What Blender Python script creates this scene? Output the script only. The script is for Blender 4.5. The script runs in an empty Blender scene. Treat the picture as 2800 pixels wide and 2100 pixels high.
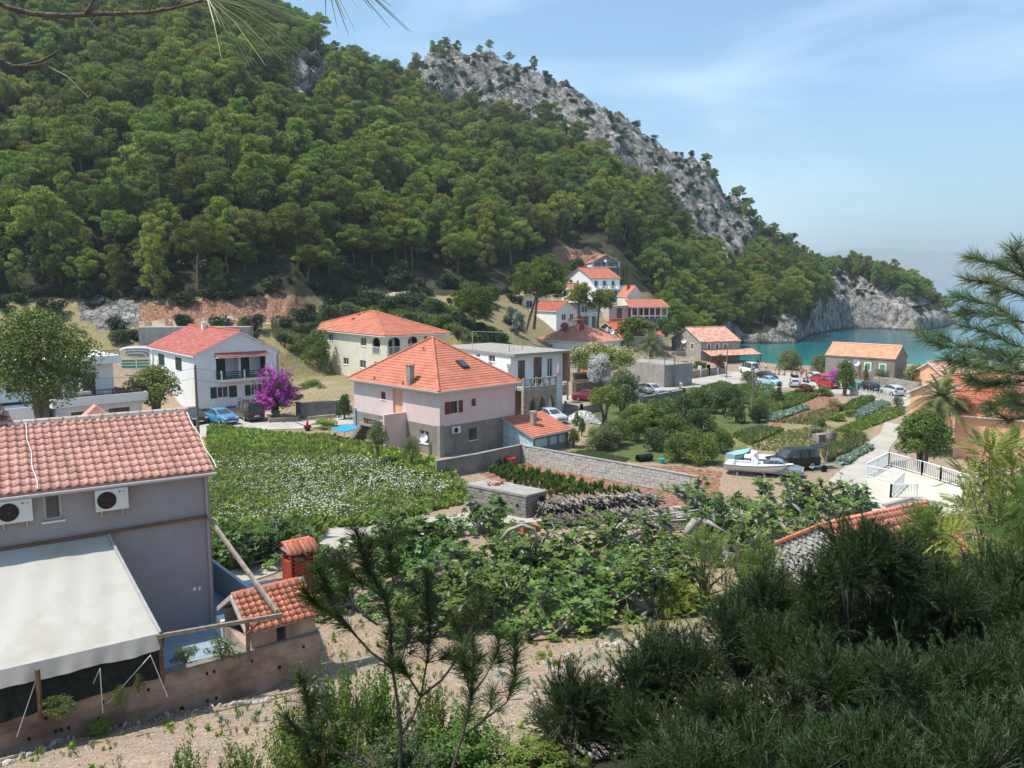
import bpy,math,random
import numpy as np
from mathutils import Vector,Matrix
R=math.radians
rng=np.random.default_rng(7)
random.seed(7)
scene=bpy.context.scene
COL=scene.collection
# camera, sky, sun, exposure
H=16.6
PITCH=7.15
FP=1730.0
cam=bpy.data.cameras.new('camera'); camo=bpy.data.objects.new('camera',cam); COL.objects.link(camo)
camo.location=(0,0,H); camo.rotation_euler=(R(90-PITCH),0,0)
cam.sensor_width=36; cam.lens=FP/2212*36; cam.clip_start=0.05; cam.clip_end=80000
scene.camera=camo
SUN_EL,SUN_AZ=63.0,190.0
world=bpy.data.worlds.new('World'); scene.world=world; world.use_nodes=True
wt=world.node_tree; wt.nodes.clear()
def wn(t,**k):
 n=wt.nodes.new(t)
 for a,b in k.items():setattr(n,a,b)
 return n
sky=wn('ShaderNodeTexSky',sky_type='NISHITA'); sky.sun_disc=False
sky.sun_elevation=R(SUN_EL); sky.sun_rotation=R(90-SUN_AZ)
sky.air_density=1.0; sky.dust_density=1.2; sky.ozone_density=1.3; sky.altitude=20
tc=wn('ShaderNodeTexCoord'); mp=wn('ShaderNodeMapping'); mp.inputs['Rotation'].default_value=(0.1,0.32,0.5); mp.inputs['Scale'].default_value=(1.3,2.2,5.0)
ns=wn('ShaderNodeTexNoise'); ns.inputs['Scale'].default_value=1.3; ns.inputs['Detail'].default_value=7; ns.inputs['Roughness'].default_value=0.52; ns.inputs['Distortion'].default_value=0.5
cr=wn('ShaderNodeValToRGB'); cr.color_ramp.elements[0].position=0.49; cr.color_ramp.elements[1].position=0.80; cr.color_ramp.elements[1].color=(0.55,0.55,0.55,1)
mx=wn('ShaderNodeMixRGB'); mx.inputs[2].default_value=(9.2,10.6,11.6,1)
bg=wn('ShaderNodeBackground'); bg.inputs['Strength'].default_value=0.128
tint=wn('ShaderNodeMixRGB',blend_type='MULTIPLY'); tint.inputs[0].default_value=1; tint.inputs[2].default_value=(0.90,1.13,1.18,1)
out=wn('ShaderNodeOutputWorld')
L=wt.links.new
L(tc.outputs['Generated'],mp.inputs[0]); L(mp.outputs[0],ns.inputs[0]); L(ns.outputs[0],cr.inputs[0])
L(cr.outputs[0],mx.inputs[0]); L(sky.outputs[0],tint.inputs[1]); L(tint.outputs[0],mx.inputs[1]); L(mx.outputs[0],bg.inputs[0]); L(bg.outputs[0],out.inputs[0])
sl=bpy.data.lights.new('sun','SUN'); so=bpy.data.objects.new('sun',sl); COL.objects.link(so)
sl.energy=4.8; sl.angle=R(0.53); sl.color=(1.0,0.94,0.84)
sd=Vector((math.cos(R(SUN_EL))*math.cos(R(SUN_AZ)),math.cos(R(SUN_EL))*math.sin(R(SUN_AZ)),math.sin(R(SUN_EL))))
so.rotation_euler=sd.to_track_quat('Z','Y').to_euler()
vs=scene.view_settings; vs.view_transform='Standard'; vs.look='None'; vs.exposure=0.45; vs.gamma=1.0; vs.use_curve_mapping=False
scene.render.engine='CYCLES'
cy=scene.cycles
cy.max_bounces=6; cy.diffuse_bounces=3; cy.glossy_bounces=2; cy.transmission_bounces=4; cy.volume_bounces=0; cy.transparent_max_bounces=8
cy.caustics_reflective=False; cy.caustics_refractive=False; cy.sample_clamp_indirect=6
# picture <-> place
CP,SP=math.cos(R(PITCH)),math.sin(R(PITCH))
def ray(px,py):
 u=(px-1106)/FP; v=(829.5-py)/FP
 return np.array([u,CP+v*SP,-SP+v*CP])
def PY(px,py,Y):
 d=ray(px,py); t=Y/d[1]
 return Vector((d[0]*t,Y,H+d[2]*t))
def PZ(px,py,z):
 d=ray(px,py); t=(z-H)/d[2]
 return Vector((d[0]*t,d[1]*t,z))
def proj(x,y,z):
 x=np.asarray(x,float); y=np.asarray(y,float); z=np.asarray(z,float)-H
 f=y*CP-z*SP; up=y*SP+z*CP
 f=np.where(f<0.01,0.01,f)
 return 1106+FP*x/f,829.5-FP*up/f
def zc(ox,oy,s):
 return lambda x,y:((ox+x/s)*0.79,(oy+y/s)*0.79)
z3=zc(1800,300,2.212); z4=zc(0,780,2.765); z5=zc(700,780,2.765); z6=zc(1400,640,3.16); z7=zc(2000,800,2.765)
za=zc(0,1050,2.212); zb=zc(500,1100,2.212); zd=zc(1200,1100,2.4578); ze=zc(1900,1100,2.4578); zf=zc(0,1500,2.765)
zg=zc(700,1450,2.551); zh=zc(1400,1450,2.551); zi=zc(1933,1450,2.551); zk=zc(1400,660,5.267); zl=zc(2000,960,4.424); zm=zc(200,860,3.525); zo=zc(1900,1180,3.1725)
def inpoly(px,py,poly):
 px=np.asarray(px); py=np.asarray(py); r=np.zeros(px.shape,bool); n=len(poly)
 for i in range(n):
  x0,y0=poly[i]; x1,y1=poly[(i+1)%n]
  c=((y0>py)!=(y1>py))
  xi=(x1-x0)*(py-y0)/((y1-y0)if y1!=y0 else 1e-9)+x0
  r^=c&(px<xi)
 return r
 # noise
def _hash(ix,iy,iz,seed):
 h=(ix.astype(np.int64)*374761393+iy.astype(np.int64)*668265263+iz.astype(np.int64)*2147483647+seed*974634777)&0xffffffff
 h=((h^(h>>13))*1274126177)&0xffffffff
 h=(h^(h>>16))&0xffffffff
 return h/4294967295.0
def vnoise(x,y,z=None,seed=0):
 x=np.asarray(x,float); y=np.asarray(y,float)
 z=np.zeros_like(x)if z is None else np.asarray(z,float)
 fx,fy,fz=np.floor(x),np.floor(y),np.floor(z)
 tx,ty,tz=x-fx,y-fy,z-fz
 tx=tx*tx*(3-2*tx); ty=ty*ty*(3-2*ty); tz=tz*tz*(3-2*tz)
 r=0
 for dx in(0,1):
  for dy in(0,1):
   for dz in(0,1):
    w=(tx if dx else 1-tx)*(ty if dy else 1-ty)*(tz if dz else 1-tz)
    r=r+w*_hash(fx+dx,fy+dy,fz+dz,seed)
 return r*2-1
def fbm(x,y,z=None,o=4,seed=0,ridged=False):
 a=1; s=0; t=0
 for k in range(o):
  n=vnoise(x*2**k,y*2**k,None if z is None else z*2**k,seed+k)
  if ridged:n=1-2*np.abs(n)
  s=s+a*n; t+=a; a*=0.5
 return s/t
 # the lie of the land
def U(px):return(px-1106)/FP
COLS=[(-700,(80,3.5),(92,8),(104,12),(112,17),(180,66)),(0,(80,3.4),(92,7),(103,10.6),(111,14.6),(180,64)),(300,(89,2.7),(99,6.6),(109,10.5),(114.5,14.2),(182,61)),(480,(92,3.0),(103,8.2),(112,11.3),(117,14.6),(182,59)),(640,(90,2.5),(104,7.0),(117,11.2),(123,16.5),(188,57)),(760,(90,3.0),(106,8.0),(130,13.2),(136,17.0),(220,66)),(980,(94,3.4),(110,9.0),(140,14.2),(150,17.5),(302,78)),(1100,(100,2.6),(125,8.0),(150,13),(165,19),(302,79)),(1230,(116,2.4),(150,8.5),(188,17),(206,27),(300,71)),(1320,(122,2.2),(158,7.6),(188,16.8),(210,28),(296,60)),(1400,(126,2.0),(162,5.6),(190,11),(212,20),(290,46)),(1500,(145,1.8),(178,2.5),(208,4.0),(222,9.0),(284,32)),(1560,(158,1.5),(164,1.0),(208,1.2),(224,8.0),(287,27)),(1590,(158,1.2),(165,-2),(222,-1.5),(228,4.0),(290,26)),(1680,(148,1.6),(156,-2),(223,-1.5),(229,3.2),(296,23)),(1722,(148,1.6),(156,-2),(224,-1.5),(229,2.0),(300,22)),(1752,(148,1.6),(156,-2),(262,-1.5),(267,4.5),(315,21)),(1830,(148,1.6),(156,-2),(298,-1.5),(303,7.0),(326,15)),(1905,(148,1.6),(156,-2),(296,-1.5),(301,6.0),(330,12)),(1980,(148,1.6),(156,-2),(280,-1.5),(285,2.5),(325,6)),(2035,(148,1.6),(156,-2),(302,-1.5),(307,1.6),(338,3)),(2060,(148,1.6),(156,-2),(330,-1.5),(337,0.9),(345,0.9)),(2078,(148,1.6),(156,-2),(335,-3),(340,-3),(345,-3)),(3000,(148,1.6),(156,-2),(335,-3),(340,-3),(345,-3))]
SIL=[(-700,-420,250,7),(0,-210,250,7),(300,-120,258,7),(560,-12,268,7),(600,8,270,7),(655,35,276,7),(690,75,283,6),(712,110,288,5),(760,128,296,5),(820,146,305,5),(870,135,318,5),(900,112,330,4),(980,108,335,4),(1060,125,332,3),(1110,145,328,2.5),(1180,182,325,2),(1250,206,322,1.5),(1340,252,318,2),(1420,292,316,2),(1500,344,315,2),(1545,398,315,2),(1570,424,318,3),(1640,468,322,3.5),(1700,500,326,4),(1760,538,330,4),(1800,562,335,5),(1860,574,345,7),(1900,590,350,7),(1960,616,358,6),(1990,640,362,4.5),(2008,668,362,2),(2040,684,360,0.5),(2062,694,354,0.0)]
_cu=np.array([U(c[0])for c in COLS])
_cn=np.array([[n for n in c[1:]]for c in COLS],float)
_su,_sY,_sz=[],[],[]
for px,py,Y,a in SIL:
 p=PY(px,py,Y); _su.append(p.x/p.y); _sY.append(Y); _sz.append(p.z-a)
_su+=[U(2078),U(3000)]; _sY+=[355,355]; _sz+=[-3,-3]
_su,_sY,_sz=map(np.array,(_su,_sY,_sz))
PADS=[(-15.5,99.5,11.5,4.5)]
def znear(X,Y):
 s=Y*0.93-X*0.37
 return np.interp(s,[-30,0,5.5,13,18.5,23,28,35,46,60,500],[23,15.0,12.6,7.9,6.1,4.4,3.1,2.35,2.1,2.0,2.0])
def land(X,Y,rough=True):
 X=np.asarray(X,float); Y=np.asarray(Y,float)
 Ys=np.maximum(Y,1.0); u=np.clip(X/Ys,-2.0,2.0)
 zn=znear(X,Y)
 ny=[np.interp(u,_cu,_cn[:,k,0])for k in range(5)]
 nz=[np.interp(u,_cu,_cn[:,k,1])for k in range(5)]
 ry=np.interp(u,_su,_sY); rz=np.interp(u,_su,_sz)
 ys=[np.full_like(u,50.0)]+ny+[ry,ry+45,ry+230]
 zs=[np.full_like(u,2.0)]+nz+[rz,np.maximum(rz-32,-6),np.full_like(u,-8.0)]
 z=zs[0].copy()
 for k in range(len(ys)-1):
  t=np.clip((Ys-ys[k])/(ys[k+1]-ys[k]),0,1)
  z=np.where(Ys>=ys[k],zs[k]+(zs[k+1]-zs[k])*t,z)
 for cx,cy_,rr,zz in PADS:
  q=np.clip((np.hypot(X-cx,Y-cy_)-rr)/4,0,1); z=np.where(q<1,zz*(1-q)+z*q,z)
 w=np.clip((Y-44)/14,0,1)
 z=zn*(1-w)+np.maximum(z,np.minimum(zn,60)*0+z)*w
 return z
ROCKS=[[(905,130),(990,118),(1060,118),(1120,145),(1190,170),(1345,238),(1420,272),(1502,325),(1552,400),(1575,440),(1612,470),(1640,520),(1600,560),(1520,545),(1475,480),(1440,440),(1405,395),(1340,370),(1300,330),(1240,295),(1190,265),(1130,262),(1090,240),(1040,250),(985,230),(915,225)],[(600,170),(660,120),(700,108),(740,150),(700,190),(640,215)],[(1640,440),(1800,540),(1840,575),(1780,570),(1700,520),(1640,480)],[(1775,590),(1850,610),(1930,640),(1985,650),(2010,660),(2080,690),(2080,730),(1960,730),(1850,720),(1760,735),(1740,700),(1790,650)],[(1570,715),(1650,725),(1690,715),(1760,700),(1760,745),(1720,755),(1570,755)],[(1640,445),(1700,470),(1690,500),(1650,490)]]
REDS=[[(290,664),(420,655),(520,650),(600,638),(660,650),(670,672),(640,692),(560,700),(420,700),(280,705)],[(1195,535),(1270,528),(1310,548),(1270,556),(1235,600),(1205,590)]]
CUT=[[(155,660),(200,645),(290,652),(300,700),(250,715),(175,705)]]
def mask_of(px,py,polys):
 m=np.zeros(px.shape,bool)
 for p in polys:m|=inpoly(px,py,p)
 return m
def relief(X,Y,z,px,py):
 """craggy relief on the rock, gentle relief elsewhere"""
 wob=fbm(X*.09,Y*.09,z*.09,3,5)*26
 rock=mask_of(px+wob,py+wob,ROCKS)&(Y>150)
 rk=rock.astype(float)
 d=fbm(X*.06,Y*.06,z*.045,5,11,True)*6.5+fbm(X*.4,Y*.4,z*.25,4,31,True)*2.0
 low=np.clip((z+2)/8,0.12,1)
 far=np.clip((Y-100)/60,0,1)
 z2=z+rk*d*low+(1-rk)*far*(z>.5)*fbm(X*.05,Y*.05,None,3,17)*1.2
 bank=(mask_of(px,py,REDS+CUT)&(Y>95)).astype(float)
 z2=z2+bank*fbm(X*.5,Y*.5,z*.5,4,41,True)*.8
 nf=np.clip((50-Y)/15,0,1)
 z2=z2+nf*fbm(X*.6,Y*.6,None,3,61)*.10
 return z2,rk
def ground(X,Y):
 X=np.atleast_1d(np.asarray(X,float)); Y=np.atleast_1d(np.asarray(Y,float))
 z=land(X,Y); px,py=proj(X,Y,z)
 return relief(X,Y,z,px,py)[0]
def gz(x,y):return float(ground(x,y)[0])
def PG(px,py,dz=0.0):
 """where the line of sight meets the ground"""
 d=ray(px,py); t=np.concatenate([np.arange(3,60,.1),np.arange(60,400,.4)])
 X,Y,Zr=d[0]*t,d[1]*t,H+d[2]*t
 g=ground(X,Y)
 i=np.argmax(Zr<=g+dz)
 if not(Zr<=g+dz).any():i=len(t)-1
 return Vector((float(X[i]),float(Y[i]),float(g[i])))
def PGs(pts,dz=0.0):return[PG(a,b,dz)for a,b in pts]
# objects
def tag(o,label=None,cat=None,group=None,kind=None):
 if label:o['label']=label
 if cat:o['category']=cat
 if group:o['group']=group
 if kind:o['kind']=kind
 return o
def empty(name,loc=(0,0,0),rz=0.0,label=None,cat=None,group=None):
 o=bpy.data.objects.new(name,None); COL.objects.link(o); o.location=loc; o.rotation_euler=(0,0,rz)
 o.empty_display_size=.2
 return tag(o,label,cat,group)
def link(name,me,parent=None,loc=None,rot=None,sc=None):
 o=bpy.data.objects.new(name,me); COL.objects.link(o)
 if parent:o.parent=parent
 if loc is not None:o.location=loc
 if rot is not None:o.rotation_euler=rot
 if sc is not None:o.scale=sc if hasattr(sc,'__len__')else(sc,sc,sc)
 return o
def npmesh(name,V,F,mats,midx=None,smooth=False):
 """fast mesh from arrays; F is (n,3) or (n,4)"""
 V=np.asarray(V,np.float32); F=np.asarray(F,np.int32); k=F.shape[1]
 me=bpy.data.meshes.new(name)
 me.vertices.add(len(V)); me.vertices.foreach_set('co',V.ravel())
 me.loops.add(len(F)*k); me.loops.foreach_set('vertex_index',F.ravel())
 me.polygons.add(len(F)); me.polygons.foreach_set('loop_start',np.arange(0,len(F)*k,k,dtype=np.int32))
 for m in(mats if isinstance(mats,(list,tuple))else[mats]):me.materials.append(m)
 if midx is not None:me.polygons.foreach_set('material_index',np.asarray(midx,np.int32))
 me.polygons.foreach_set('use_smooth',np.full(len(F),smooth))
 me.update(calc_edges=True); me.validate()
 return me
def copy_tree(o,parent=None):
 c=o.copy(); COL.objects.link(c)
 if parent is not None:c.parent=parent
 for ch in o.children:copy_tree(ch,c)
 return c
class MB:
 def __init__(s):s.v=[]; s.f=[]; s.m=[]; s.mats=[]
 def mi(s,mat):
  if mat is None:return 0
  if mat not in s.mats:s.mats.append(mat)
  return s.mats.index(mat)
 def poly(s,pts,mat=None):
  b=len(s.v); s.v+=[tuple(p)for p in pts]; s.f.append(tuple(range(b,b+len(pts)))); s.m.append(s.mi(mat))
 def box(s,x0,y0,z0,x1,y1,z1,mat=None):
  b=len(s.v)
  s.v+=[(x0,y0,z0),(x1,y0,z0),(x1,y1,z0),(x0,y1,z0),(x0,y0,z1),(x1,y0,z1),(x1,y1,z1),(x0,y1,z1)]
  for q in((0,3,2,1),(4,5,6,7),(0,1,5,4),(1,2,6,5),(2,3,7,6),(3,0,4,7)):
   s.f.append(tuple(b+i for i in q)); s.m.append(s.mi(mat))
  return s
 def bar(s,a,b,w,h=None,mat=None):
  a=Vector(a); b=Vector(b); h=h or w; d=(b-a);
  if d.length<1e-6:return s
  d=d.normalized(); up=Vector((0,0,1))if abs(d.z)<.95 else Vector((1,0,0))
  x=d.cross(up).normalized(); y=x.cross(d).normalized(); i0=len(s.v)
  for p in(a,b):
   for sx,sy in((-1,-1),(1,-1),(1,1),(-1,1)):s.v.append(tuple(p+x*sx*w/2+y*sy*h/2))
  for q in((0,1,2,3),(7,6,5,4),(0,4,5,1),(1,5,6,2),(2,6,7,3),(3,7,4,0)):
   s.f.append(tuple(i0+i for i in q)); s.m.append(s.mi(mat))
  return s
 def tube(s,pts,rad,n=6,mat=None,cap=True):
  pts=[Vector(p)for p in pts]; rad=rad if hasattr(rad,'__len__')else[rad]*len(pts)
  i0=len(s.v); prev=None
  for i,p in enumerate(pts):
   d=(pts[min(i+1,len(pts)-1)]-pts[max(i-1,0)])
   d=d.normalized()if d.length>1e-9 else Vector((0,0,1))
   if prev is None:prev=d.orthogonal().normalized()
   x=(prev-d*prev.dot(d)); x=x.normalized()if x.length>1e-6 else d.orthogonal().normalized()
   prev=x; y=d.cross(x)
   for k in range(n):
    a=2*math.pi*k/n; s.v.append(tuple(p+(x*math.cos(a)+y*math.sin(a))*rad[i]))
  for i in range(len(pts)-1):
   for k in range(n):
    a=i0+i*n+k; b=i0+i*n+(k+1)%n
    s.f.append((a,b,b+n,a+n)); s.m.append(s.mi(mat))
  if cap:
   s.f.append(tuple(i0+k for k in range(n-1,-1,-1))); s.m.append(s.mi(mat))
   e=i0+(len(pts)-1)*n; s.f.append(tuple(e+k for k in range(n))); s.m.append(s.mi(mat))
  return s
 def prism(s,pts,vec,mat=None):
  """extrude a polygon along vec"""
  vec=Vector(vec); a=[Vector(p)for p in pts]; b=[p+vec for p in a]; n=len(a)
  s.poly(a[::-1],mat); s.poly(b,mat)
  for i in range(n):s.poly([a[i],a[(i+1)%n],b[(i+1)%n],b[i]],mat)
  return s
 def build(s,name,mat=None,parent=None,smooth=False,loc=None,rot=None):
  me=bpy.data.meshes.new(name); me.from_pydata(s.v,[],s.f)
  ms=s.mats if s.mats and s.mats!=[None]else[mat]
  for m in ms:me.materials.append(m)
  if len(s.mats)>0:me.polygons.foreach_set('material_index',s.m)
  if smooth:me.polygons.foreach_set('use_smooth',[True]*len(me.polygons))
  me.update()
  return link(name,me,parent,loc,rot)
  # materials
_M={}
def mat(name,c,c2=None,rough=.8,scale=3.0,detail=5,lo=.35,hi=.65,bump=0.0,bscale=None,metal=0.0,spec=.3,trans=0.0,island=0.0,objrand=0.0,coat=0.0,hue=None,coords='Object'):
 if name in _M:return _M[name]
 m=bpy.data.materials.new(name); m.use_nodes=True; nt=m.node_tree; N=nt.nodes; K=nt.links.new
 p=N['Principled BSDF']; p.inputs['Roughness'].default_value=rough; p.inputs['Metallic'].default_value=metal
 p.inputs['Specular IOR Level'].default_value=spec
 if coat:p.inputs['Coat Weight'].default_value=coat; p.inputs['Coat Roughness'].default_value=.05
 t=N.new('ShaderNodeTexCoord'); src=t.outputs[coords]
 colout=None
 if c2 is not None:
  n=N.new('ShaderNodeTexNoise'); n.inputs['Scale'].default_value=scale; n.inputs['Detail'].default_value=detail; n.inputs['Roughness'].default_value=.62
  K(src,n.inputs['Vector'])
  r=N.new('ShaderNodeValToRGB'); r.color_ramp.elements[0].position=lo; r.color_ramp.elements[1].position=hi
  r.color_ramp.elements[0].color=(*c,1); r.color_ramp.elements[1].color=(*c2,1); K(n.outputs[0],r.inputs[0]); colout=r.outputs[0]
 else:
  rgb=N.new('ShaderNodeRGB'); rgb.outputs[0].default_value=(*c,1); colout=rgb.outputs[0]
 if name.endswith('render')or 'concrete' in name:
  sm=N.new('ShaderNodeMapping'); sm.inputs['Scale'].default_value=(1.2,1.2,.3); K(src,sm.inputs[0]); sn=N.new('ShaderNodeTexNoise'); sn.inputs['Scale'].default_value=1.6; sn.inputs['Detail'].default_value=8; sn.inputs['Roughness'].default_value=.65; K(sm.outputs[0],sn.inputs['Vector'])
  sr=N.new('ShaderNodeMapRange'); sr.inputs[1].default_value=.3; sr.inputs[2].default_value=.55; sr.inputs[3].default_value=.91; sr.inputs[4].default_value=1.0; K(sn.outputs[0],sr.inputs[0]); sh=N.new('ShaderNodeHueSaturation'); K(sr.outputs[0],sh.inputs['Value']); K(colout,sh.inputs['Color']); colout=sh.outputs[0]
 if island or objrand:
  for amt,kind in((island,'g'),(objrand,'o')):
   if not amt:continue
   if kind=='g':q=N.new('ShaderNodeNewGeometry'); o=q.outputs['Random Per Island']
   else:q=N.new('ShaderNodeObjectInfo'); o=q.outputs['Random']
   mr=N.new('ShaderNodeMapRange'); mr.inputs[3].default_value=1-amt; mr.inputs[4].default_value=1+amt; K(o,mr.inputs[0])
   hs=N.new('ShaderNodeHueSaturation'); K(mr.outputs[0],hs.inputs['Value']); K(colout,hs.inputs['Color'])
   if hue:
    mh=N.new('ShaderNodeMapRange'); mh.inputs[3].default_value=.5-hue; mh.inputs[4].default_value=.5+hue
    w=N.new('ShaderNodeMath'); w.operation='FRACT'; w2=N.new('ShaderNodeMath'); w2.operation='MULTIPLY'; w2.inputs[1].default_value=7.31
    K(o,w2.inputs[0]); K(w2.outputs[0],w.inputs[0]); K(w.outputs[0],mh.inputs[0]); K(mh.outputs[0],hs.inputs['Hue'])
   colout=hs.outputs[0]
 K(colout,p.inputs['Base Color'])
 if bump:
  n2=N.new('ShaderNodeTexNoise'); n2.inputs['Scale'].default_value=bscale or scale*4; n2.inputs['Detail'].default_value=6; K(src,n2.inputs['Vector'])
  b=N.new('ShaderNodeBump'); b.inputs['Strength'].default_value=min(bump,1.0); b.inputs['Distance'].default_value=.02*max(1,bump); K(n2.outputs[0],b.inputs['Height']); K(b.outputs[0],p.inputs['Normal'])
 if trans:
  tr=N.new('ShaderNodeBsdfTranslucent'); K(colout,tr.inputs['Color']); mxs=N.new('ShaderNodeMixShader'); mxs.inputs[0].default_value=trans
  o=N['Material Output']; K(p.outputs[0],mxs.inputs[1]); K(tr.outputs[0],mxs.inputs[2]); K(mxs.outputs[0],o.inputs['Surface'])
 _M[name]=m; return m
def leafmat(name,c,c2,trans=.3,island=.35,objrand=.15,hue=.02,rough=.55,scale=.6):return mat(name,c,c2,rough=rough,scale=scale,detail=2,trans=trans,island=island,objrand=objrand,hue=hue,spec=.35)
# GROUND, SEA, ISLAND, ROADS
def terrain_material():
 m=bpy.data.materials.new('ground'); m.use_nodes=True; nt=m.node_tree; N=nt.nodes; K=nt.links.new
 p=N['Principled BSDF']; p.inputs['Roughness'].default_value=.95; p.inputs['Specular IOR Level'].default_value=.1
 g=N.new('ShaderNodeNewGeometry')
 def noise(s,d=6,r=.6):
  n=N.new('ShaderNodeTexNoise'); n.inputs['Scale'].default_value=s; n.inputs['Detail'].default_value=d; n.inputs['Roughness'].default_value=r; K(g.outputs['Position'],n.inputs['Vector']); return n.outputs[0]
 def ramp(f,stops):
  r=N.new('ShaderNodeValToRGB'); e=r.color_ramp.elements
  while len(e)<len(stops):e.new(.5)
  for i,(pos,c)in enumerate(stops):e[i].position=pos; e[i].color=(*c,1)
  K(f,r.inputs[0]); return r.outputs[0]
 def mix(f,a,b,mode='MIX'):
  x=N.new('ShaderNodeMixRGB'); x.blend_type=mode
  for s,i in((f,0),(a,1),(b,2)):
   if hasattr(s,'is_linked')or hasattr(s,'links'):K(s,x.inputs[i])
   elif i==0:x.inputs[0].default_value=s
   else:x.inputs[i].default_value=(*s,1)
  return x.outputs[0]
 def attr(n):
  a=N.new('ShaderNodeAttribute'); a.attribute_name=n; return a.outputs['Fac']
 n1,n2,n3=noise(.35),noise(3.0),noise(14.0,4,.7)
 soil=mix(ramp(noise(.25,7,.65),[(.35,(0,0,0)),(.65,(.7,.7,.7))]),ramp(n2,[(.3,(.17,.115,.08)),(.5,(.29,.205,.145)),(.7,(.38,.29,.22))]),ramp(n2,[(.3,(.10,.09,.05)),(.7,(.24,.19,.12))]))
 vor=N.new('ShaderNodeTexVoronoi'); vor.inputs['Scale'].default_value=14; K(g.outputs['Position'],vor.inputs['Vector'])
 peb=ramp(vor.outputs['Color'],[(0,(.17,.12,.085)),(.55,(.34,.25,.18)),(1,(.50,.43,.36))])
 soil=mix(.55,soil,peb)
 grass=ramp(n2,[(.3,(.035,.055,.018)),(.55,(.075,.11,.03)),(.75,(.17,.18,.07))])
 dry=ramp(n2,[(.3,(.12,.115,.05)),(.6,(.26,.22,.11)),(.8,(.36,.31,.2))])
 red=ramp(n2,[(.3,(.12,.045,.026)),(.48,(.22,.105,.065)),(.6,(.30,.20,.145)),(.75,(.38,.32,.27))])
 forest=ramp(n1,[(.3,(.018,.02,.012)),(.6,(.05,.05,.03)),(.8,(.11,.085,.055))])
 vr=N.new('ShaderNodeTexVoronoi'); vr.feature='DISTANCE_TO_EDGE'; vr.inputs['Scale'].default_value=.8
 mpn=N.new('ShaderNodeMapping'); mpn.inputs['Scale'].default_value=(1,1,.55)
 dn=N.new('ShaderNodeTexNoise'); dn.inputs['Scale'].default_value=.5; dn.inputs['Detail'].default_value=5
 K(g.outputs['Position'],dn.inputs['Vector'])
 dv=N.new('ShaderNodeVectorMath'); dv.operation='MULTIPLY_ADD'; dv.inputs[1].default_value=(3,3,3); K(dn.outputs['Color'],dv.inputs[0]); K(g.outputs['Position'],dv.inputs[2])
 K(dv.outputs[0],mpn.inputs[0]); K(mpn.outputs[0],vr.inputs['Vector'])
 crack=ramp(vr.outputs['Distance'],[(0,(.5,.5,.5)),(.06,(1,1,1))])
 rk=ramp(noise(.35,9,.62),[(.34,(.05,.048,.045)),(.43,(.17,.16,.15)),(.52,(.27,.255,.24)),(.66,(.41,.39,.365))])
 rock=mix(1.0,rk,crack,'MULTIPLY')
 shrub=ramp(noise(.22,7,.7),[(.52,(0,0,0)),(.60,(1,1,1))])
 rock=mix(mix(1.0,shrub,attr('shrubby'),'MULTIPLY'),rock,(.035,.045,.022))
 sep=N.new('ShaderNodeSeparateXYZ'); K(g.outputs['Position'],sep.inputs[0])
 tide=ramp(sep.outputs['Z'],[(0,(.16,.11,.08)),(.9,(1,1,1))])
 rock=mix(1.0,rock,tide,'MULTIPLY')
 c=soil
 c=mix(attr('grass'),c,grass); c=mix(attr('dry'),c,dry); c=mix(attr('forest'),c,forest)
 c=mix(attr('red'),c,red); c=mix(attr('rock'),c,rock)
 K(c,p.inputs['Base Color'])
 hb=N.new('ShaderNodeMath'); hb.operation='ADD'; K(n3,hb.inputs[0]); K(vor.outputs['Distance'],hb.inputs[1])
 b=N.new('ShaderNodeBump'); b.inputs['Strength'].default_value=.5; b.inputs['Distance'].default_value=.04; K(hb.outputs[0],b.inputs['Height'])
 b2=N.new('ShaderNodeBump'); b2.inputs['Distance'].default_value=.5; K(attr('rock'),b2.inputs['Strength']); K(b.outputs[0],b2.inputs['Normal'])
 rb=N.new('ShaderNodeMath'); rb.operation='ADD'; K(noise(.8,9,.7),rb.inputs[0]); K(crack,rb.inputs[1]); K(rb.outputs[0],b2.inputs['Height'])
 K(b2.outputs[0],p.inputs['Normal'])
 return m
GM=terrain_material()
GRASS=[[(455,930),(700,945),(960,1020),(1010,1075),(880,1120),(690,1165),(455,1215)],[(1190,985),(1260,960),(1370,985),(1340,1010)],[(1280,840),(1500,820),(1620,830),(1620,900),(1560,1010),(1480,1010),(1290,980)],[(1580,830),(1730,850),(1600,980),(1560,960)],[(600,700),(700,690),(1000,700),(1150,740),(1120,760),(700,760)]]
DRY=[[(520,700),(690,690),(720,760),(640,770),(560,730)],[(1140,1280),(1420,1300),(1600,1250),(1600,1340),(1400,1380),(1200,1400)],[(1580,940),(1760,900),(1900,900),(1850,1010),(1590,1040)],[(1080,860),(1240,900),(1330,930),(1240,985),(1140,900)]]
REDSOIL=[[(1040,1020),(1130,985),(1560,1090),(1500,1100),(1400,1090),(1170,1090)],[(1350,1000),(1560,1020),(1560,1090),(1500,1060)],[(1720,850),(1790,850),(1800,880),(1640,935)]]
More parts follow.
